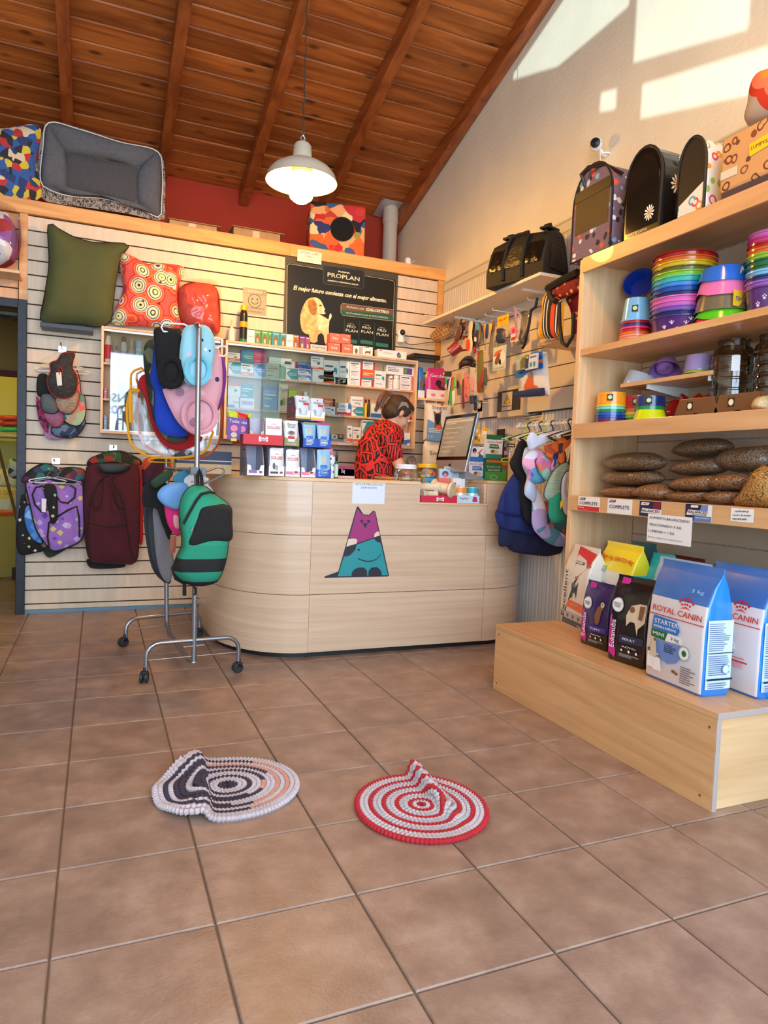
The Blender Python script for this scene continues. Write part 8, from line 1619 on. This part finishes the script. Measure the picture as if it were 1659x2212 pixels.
# shoulder bags by the side panel
STR=stripes([(0,(28,34,60)),(.09,(236,228,210)),(.13,(24,20,22)),(.27,(226,74,30)),(.42,(24,20,22)),(.46,(236,228,210)),(.50,(24,20,22)),(.54,(236,168,20)),(.70,(240,215,190)),(.74,(236,168,20)),(.90,(24,20,22)),(.95,(236,228,210))],.20,0)
o,f=softx('shoulder_bag','striped orange yellow and black shoulder bag with black straps','bag',[(1190,350),(1215,250),(1245,130),(1240,10),(1265,-30),(1320,-30),(1420,60),(1415,200),(1410,345),(1340,360),(1240,362),(1200,372)],2.33,.035,STR,'body',conv=w8,smooth=False,n=48)
line3(o,f,[(1240,20),(1225,100),(1185,130),(1170,240),(1130,420),(1110,450)],-.04,.009,BLACK,'strap'); line3(o,f,[(1415,60),(1420,250),(1440,400),(1480,430),(1530,350),(1540,150)],-.03,.010,BLACK,'strap'); line3(o,f,[(1340,-20),(1370,40),(1400,50)],-.04,.016,BLACK,'opening')
REDP=cells([(236,190,110),(90,30,40)],34,base=(140,26,28),thr=.34)
o,f=softx('shoulder_bag','red shoulder bag with cream paw print hanging beside the side panel','bag',[(1440,10),(1480,-20),(1560,-60),(1565,60),(1560,200),(1555,340),(1510,330),(1500,180),(1470,60)],2.42,.03,REDP,'body',conv=w8,n=40)
o,f=softx('folded_strap','black and red rolled bag handle above the striped bag','strap',[(1290,-20),(1300,-50),(1420,-120),(1560,-170),(1565,-120),(1560,-60),(1480,-10),(1400,20),(1330,30)],2.36,.02,REDP,'roll',conv=w8); line3(o,f,[(1300,-60),(1420,-130),(1560,-200)],-.02,.02,BLACK,'strap')
a_=at(*w8(1190,400),'x',2.36); b2=at(*w8(1480,440),'x',2.36)
o=thing('bag_shelf','small wooden shelf with white bracket under the striped bag','shelf',(2.47,(a_.y+b2.y)/2,a_.z-.02)); MB().box(-.11,-abs(a_.y-b2.y)/2,0,.12,abs(a_.y-b2.y)/2,.018).build('board',BEECH_H,o,bev=.001); MB().box(-.08,-.09,-.03,.12,-.075,0).box(.105,-.095,-.12,.12,-.07,0).build('bracket',WHITE,o)
# ---------------------------------------------------------------- clothes on the side rail
z3=lambda x,y:(1050+.22593*x,860+.22593*y)
rl=thing('garment_rail','white wall rail with many curved hangers beside the side panel','rail',(2.38,-.26,1.31)); MB().tube([(0,-.34,0),(0,.30,0)],.009,10).build('tube',WHITE,rl,smooth=True); MB().box(0,.28,-.01,.23,.29,.025).box(0,-.22,-.01,.21,-.21,.025).build('bracket',WHITE,rl)
for k in range(16):
    y=-.57+.037*k; c_=['k','w','a','k','w','e','a','k','w','L','k','w','e','k','L','a'][k]
    o=thing('clothes_hanger','%s hanger, %s from the near end of the side rail' % ({'k':'black','w':'white','a':'grey','e':'cream','L':'lime green'}[c_],ORD[k]),'hanger',(2.38,y,1.28),group='hangers crowded on the side rail')
    MB().tube([(.018,0,.028),(.014,0,.044),(0,0,.050),(-.014,0,.044),(-.018,0,.030),(-.008,0,.018),(0,0,.006),(0,0,-.01)],.0035,6).tube([(-.14,0,-.05),(-.06,0,-.022),(0,0,-.008),(.06,0,-.022),(.14,0,-.05),(.13,0,-.058),(0,0,-.03),(-.13,0,-.058),(-.14,0,-.05)],.0042,6).build('frame',pm(c_,.4),o,smooth=True)
for cx,cy,w_,Y,c_,lb in ((210,440,70,.22,'k','black'),(260,480,100,.18,'w','white'),(190,570,140,.20,'L','lime green')):hanger('%s hanger end at left of the side rail clothes' % lb,cx+30,cy,w_,Y-.24,pm(c_,.4),z3,drop=.3)
NV=mat((20,36,96),.85); NVD=mat((16,24,62),.85)
FLW=cells([(190,120,190),(120,90,170),(236,170,200),(90,160,200),(230,225,240)],14,warp=.09)
TRO=cells([(40,96,120),(206,120,120),(40,96,120),(60,120,140),(190,90,110)],15,warp=.06)
TIG=cells([(226,100,40),(40,50,110),(226,110,50),(190,170,220),(180,80,40)],22,warp=.05)
ALO=cells([(120,190,170),(230,130,110),(150,205,190),(210,120,170)],20,warp=.07)
GG='dog dresses and shirts on the side rail'
for pts,Y,th,m,lab,kw in [
 ([(122,1230),(160,1180),(700,1250),(760,1440),(640,1504),(520,1508),(300,1480),(220,1450),(190,1410),(122,1412)],.13,.05,NVD,'navy ruffled dress hem, lowest and widest on the side rail',dict(folds=.008,ff=50)),
 ([(86,1090),(130,1060),(330,1100),(460,1260),(480,1300),(380,1300),(200,1262),(120,1222),(90,1150)],.10,.05,NV,'navy middle ruffle of the layered dress',dict(folds=.008,ff=50)),
 ([(112,1090),(130,960),(178,850),(228,765),(270,720),(335,760),(330,900),(328,1130),(220,1118)],.07,.06,NV,'bright navy upper ruffle dress at left end of the side rail',dict(folds=.008,ff=60)),
 ([(222,625),(260,540),(305,430),(350,400),(392,430),(370,600),(402,760),(372,900),(452,1000),(450,1200),(380,1172),(335,1060),(318,800),(265,715)],.0,.05,mat((20,19,21),.9),'long black dog shirt with cap sleeve on the side rail',{}),
 ([(430,1180),(470,1020),(560,980),(760,1100),(785,1250),(785,1340),(700,1345),(600,1330),(480,1260)],-.06,.05,TRO,'teal dress with coral starfish flowers low on the side rail',{}),
 ([(440,990),(470,850),(540,1000),(500,1180),(560,1260),(680,1340),(780,1340),(780,1400),(700,1420),(600,1390),(500,1310),(445,1220)],-.09,.05,cells([(150,160,215),(190,170,225),(90,150,170),(225,225,240)],12,warp=.06),'lavender and white printed skirt hem on the side rail',{}),
 ([(345,640),(350,560),(380,470),(470,480),(500,560),(470,700),(470,980),(420,970),(365,905),(392,760),(368,700)],-.13,.04,mat((196,210,235),.85),'pale blue sleeveless shirt at front left of the side rail',{}),
 ([(345,620),(400,520),(470,480),(540,500),(600,600),(610,720),(560,800),(480,820),(410,770),(400,700)],-.18,.05,FLW,'lilac and pink leaf print dress with ruffle on the side rail',dict(folds=.006)),
 ([(388,400),(420,330),(450,325),(480,360),(540,335),(600,345),(610,400),(560,440),(480,470),(420,500),(398,450)],-.24,.045,mat((200,212,230),.85),'pale blue collar shirt top, foremost at left of the side rail',{}),
 ([(480,600),(540,520),(620,560),(640,620),(620,740),(600,800),(560,780),(500,690)],-.24,.04,ALO,'mint hula print shirt in the middle of the side rail',{}),
 ([(550,460),(600,440),(640,430),(700,400),(720,480),(740,540),(700,600),(660,640),(620,700),(630,600),(580,560)],-.28,.045,TIG,'orange and navy tiger print shirt on the side rail',{}),
 ([(690,370),(740,340),(790,345),(798,420),(770,460),(740,490),(760,600),(720,680),(690,600),(700,480)],-.33,.04,cells([(226,110,40),(60,50,50),(226,120,60)],16,warp=.05),'bright orange leaf print shirt near the side panel',{}),
 ([(555,900),(590,790),(640,700),(700,640),(760,615),(800,640),(780,760),(700,880),(660,960),(600,985),(560,950)],-.36,.04,stripes([(0,(120,150,130)),(.35,(170,190,165)),(.6,(96,120,110)),(.8,(180,196,170))],.012,2),'grey green ribbed dog vest on the side rail',{}),
 ([(612,960),(700,900),(720,960),(740,1080),(762,1180),(700,1192),(640,1190),(600,1130),(600,1030)],-.38,.03,mat((24,140,110),.85),'emerald green t-shirt tail with yellow animal print',{}),
 ([(720,800),(770,700),(812,720),(800,800),(770,900),(790,1100),(750,1110),(720,1000)],-.40,.035,mat((206,200,216),.85),'white vest with dark binding near the side panel',{}),
 ([(770,900),(790,700),(830,600),(832,700),(805,860),(800,940)],-.44,.03,mat((170,178,120),.85),'olive yellow garment edge tight against the side panel',{}),
 ([(790,640),(800,560),(830,420),(838,480),(830,600)],-.46,.03,mat((24,24,28),.9),'black garment edge tight against the side panel',{})]:
    o,f=soft('dog_garment',lab,'dog clothing',pts,-.12+(Y-.13)*.75,th,m,group=GG,conv=z3,wob=.012,wf=12,n=44,rings=7,trim=(mat((60,66,60),.8) if 'ribbed' in lab or 'binding' in lab else None),trim_r=.003,**kw)
    if 'emerald' in lab:puff('animal_print',f([(680,980),(700,960),(708,1000),(715,1060),(700,1050),(692,1010),(680,1060),(672,1020)]),.001,mat((226,214,60),.7),o,n=24,rings=2,loc=(0,-.031,0))
# ---------------------------------------------------------------- crochet rugs
def rug(label,c,r,bands,fold,mats,ell=(1,1),rz=0.,tw=.15):
    """spiral of chunky rows; fold(x, y, z) bends the flat disc into its rumpled shape"""
    o=thing('crochet_rug',label,'rug',(c[0],c[1],0),(0,0,rz)); rows=len(bands); dr_=r/rows
    for k,mi in enumerate(bands):
        rr=dr_*(k+.5); n=max(14,int(2*PI*rr/.0125)); b=MB(); pth=[]; M2=n*2
        for j in range(M2):
            a=2*PI*j/M2; wv=(.0014 if j % 2 else -.0014); pth.append(fold(rr*math.cos(a)*ell[0]+wv*math.cos(a),rr*math.sin(a)*ell[1]+wv*math.sin(a),.0075+(.0014 if j % 2 else 0)))
        b.tube(pth,[dr_*.64*(1.12 if j % 2 else .86) for j in range(M2)],6,closed=True)
        seg=[b.f[i] for i in range(len(b.f))]
        if isinstance(mi,tuple):
            for i,f_ in enumerate(b.f):a=2*PI*(i//6)/M2; b.m[i]=1 if mi[2]<a<mi[3] else 0
            b.build('crochet_ring',[mats[mi[0]],mats[mi[1]]],o,smooth=True)
        else:b.build('crochet_ring',mats[mi],o,smooth=True)
    return o
YW,YD,YC_=mat((190,178,182),.95,noise=.1,scale=90),mat((58,50,64),.95,noise=.15,scale=90),mat((196,140,122),.95,noise=.1,scale=90)
def ridge(x,y,z,cx,cy,ang,wid,ht,ln,lean=.0):
    u=(x-cx)*math.cos(ang)+(y-cy)*math.sin(ang); v=-(x-cx)*math.sin(ang)+(y-cy)*math.cos(ang)
    k=math.exp(-(v/wid)**2)*(1/(1+math.exp(-(u)/.03)))*(1/(1+math.exp((u-ln)/.03)))
    return u,v,k
def foldA(x,y,z):
    u,v,k=ridge(x,y,z,-.115,-.20,math.radians(86),.028,.05,.42)
    z+=.030*k; x+=.022*k; 
    if x<-.12:z+=.010*math.sin((y+.05)*22)**2
    k2=math.exp(-((x+.10)**2+(y-.17)**2)/.004); z+=.028*k2
    return (x,y,z)
rug('round white and plum crochet rug with a standing crease, left one',(.465,-1.345,0),.222,[1,1,0,0,1,0,(0,1,2.2,5.2),(1,2,5.6,7),(0,0,0,0),(0,1,.3,4.6),(2,1,2.0,5.0),0,(2,1,.9,4.9),0,0],foldA,[YW,YD,YC_],(1.0,.93))
YR_=mat((176,36,44),.95,noise=.12,scale=90); YG=mat((176,172,178),.95,noise=.1,scale=90)
def foldB(x,y,z):
    u,v,k=ridge(x,y,z,.064,-.09,math.radians(88),.021,.05,.36)
    z+=(.026+.034*max(0,u)/.3)*k; x-=.014*k
    return (x,y,z)
rug('round red and grey crochet rug with rolled edge, right one',(.99,-1.65,0),.200,[0,1,0,1,2,0,1,2,0,1,2,0,1,1,0],foldB,[YR_,YW,YG],(.99,1.04))
# ---------------------------------------------------------------- the back room beyond the doorway
def bx_(name,label,cat,px,Y,d,m,z=None,group=None,bev=.004):
    a,b_=at(px[0],px[3],'y',Y),at(px[2],px[3],'y',Y); z=a.z if z is None else z; h=at(px[0],px[1],'y',Y).z-z; o=thing(name,label,cat,((a.x+b_.x)/2,Y,z),group=group); w=b_.x-a.x; MB().box(-w/2,0,0,w/2,d,h).build('body',m,o,bev=bev); return o,w,h
o,w,h=bx_('back_shelf','wall shelf in the back room carrying packed bags','shelf',(-60,934,50,940),3.9,.55,mat((200,190,150),.6))
for y0,y1,c_,lb in ((922,933,(60,190,120),'green pack lowest'),(910,921,(190,50,40),'dark red pack in the middle'),(897,909,(206,70,50),'orange red pack on top')):
    soft('stored_pack','%s of the pile in the back room' % lb,'packet',[(2,y1),(0,(y0+y1)/2),(4,y0),(44,y0+1),(47,(y0+y1)/2),(46,y1)],3.95,.04,mat(c_,.4),group='packs piled on the back room shelf',z=None,n=28,rings=4)
bt_=thing('storage_bench','low bench in the back room under the feed bags','bench',(-.95,3.6,0)); MB().box(-.5,0,.40,.35,.5,.44).box(-.48,.02,0,-.44,.46,.40).box(.30,.02,0,.34,.46,.40).build('bench',mat((150,140,90),.7),bt_,bev=.003)
o,f=soft('feed_bag','yellow and white feed bag with large cat picture in the back room','pet food',[(-30,1052),(42,1052),(48,1100),(50,1160),(-30,1160)],3.62,.09,mat((214,206,140),.4),z=.4415,smooth=False,n=32)
for pts,c_,nm in (([(-30,1054),(42,1054),(45,1075),(-30,1075)],(240,214,40),'banner'),([(2,1125),(8,1098),(16,1108),(28,1104),(38,1095),(42,1125),(30,1148),(10,1146)],(120,104,90),'cat_print')):puff(nm,f(pts),.002,mat(c_,.5),o,n=28,rings=3,loc=(0,-.092,0),smooth=nm=='cat_print',power=.2)
text('3 KG GRATIS',mat((226,120,30),.5),o,(f([(14,1064)])[0][0],-.097,f([(14,1064)])[0][1]),.04,.24)
soft('filled_bag','clear bag of pale loops on top of the feed bag','bag',[(-20,1052),(-15,1020),(10,1012),(36,1025),(46,1052)],3.70,.08,cells([(225,215,150),(200,190,120),(235,228,180)],30),z=None,n=28,rings=4)
soft('filled_bag','bag of teal and multicoloured cloths in the back room','bag',[(20,1030),(18,1000),(24,990),(40,996),(50,1010),(50,1032)],3.60,.06,cells([(40,140,130),(200,210,200),(60,80,90),(180,200,120)],18,warp=.05),n=28,rings=4)
cr_=thing('storage_crate','translucent crate with orange rim on the back room floor','crate',(at(-8,1150,'y',3.25).x,3.25,0)); wz=at(5,1112,'y',3.25).z
MB().lathe([(.19,0),(.25,wz)],seg=4,sy=.8).build('crate',mat((196,176,90),.4),cr_); MB().lathe([(.25,wz),(.27,wz),(.27,wz+.03),(.24,wz+.03)],seg=4,sy=.8).build('rim',mat((226,96,30),.4),cr_)
bm=thing('broom_handle','brown broom leaning in the back room doorway','broom',(at(30,1110,'y',3.0).x,3.0,0)); p1_,p2_=at(-8,950,'y',3.0),at(30,1110,'y',3.0); dd=(p1_-p2_); base_=p2_-dd*(p2_.z/dd.z) 
bm.location=(base_.x,3.0,0); MB().tube([(0,0,.1),(p1_.x-base_.x,0,p1_.z)],.012,8).build('handle',mat((120,80,40),.6),bm); MB().box(-.13,-.02,0,.10,.03,.10).build('brush',mat((60,50,40),.9),bm)
bl_=thing('ceiling_bulb','warm bulb lighting the back room','lamp',(-1.0,3.4,2.22)); MB().ball((0,0,0),.05,16,10).build('bulb',mat((255,232,120),.4,emit=130),bl_,smooth=True); MB().tube([(0,0,.04),(0,0,.09)],.02,8).build('socket',WHITE,bl_)
o=MB().box(-3.1,YR,2.3,1.5,4.7,2.35).build('ceiling_backroom',mat((190,178,110),.8)); o['kind']='structure'
o=MB().box(-3.1,YR,0,-3.0,4.7,2.35).build('wall_outer',mat((200,188,110),.8)); o['kind']='structure'
fit_texts()
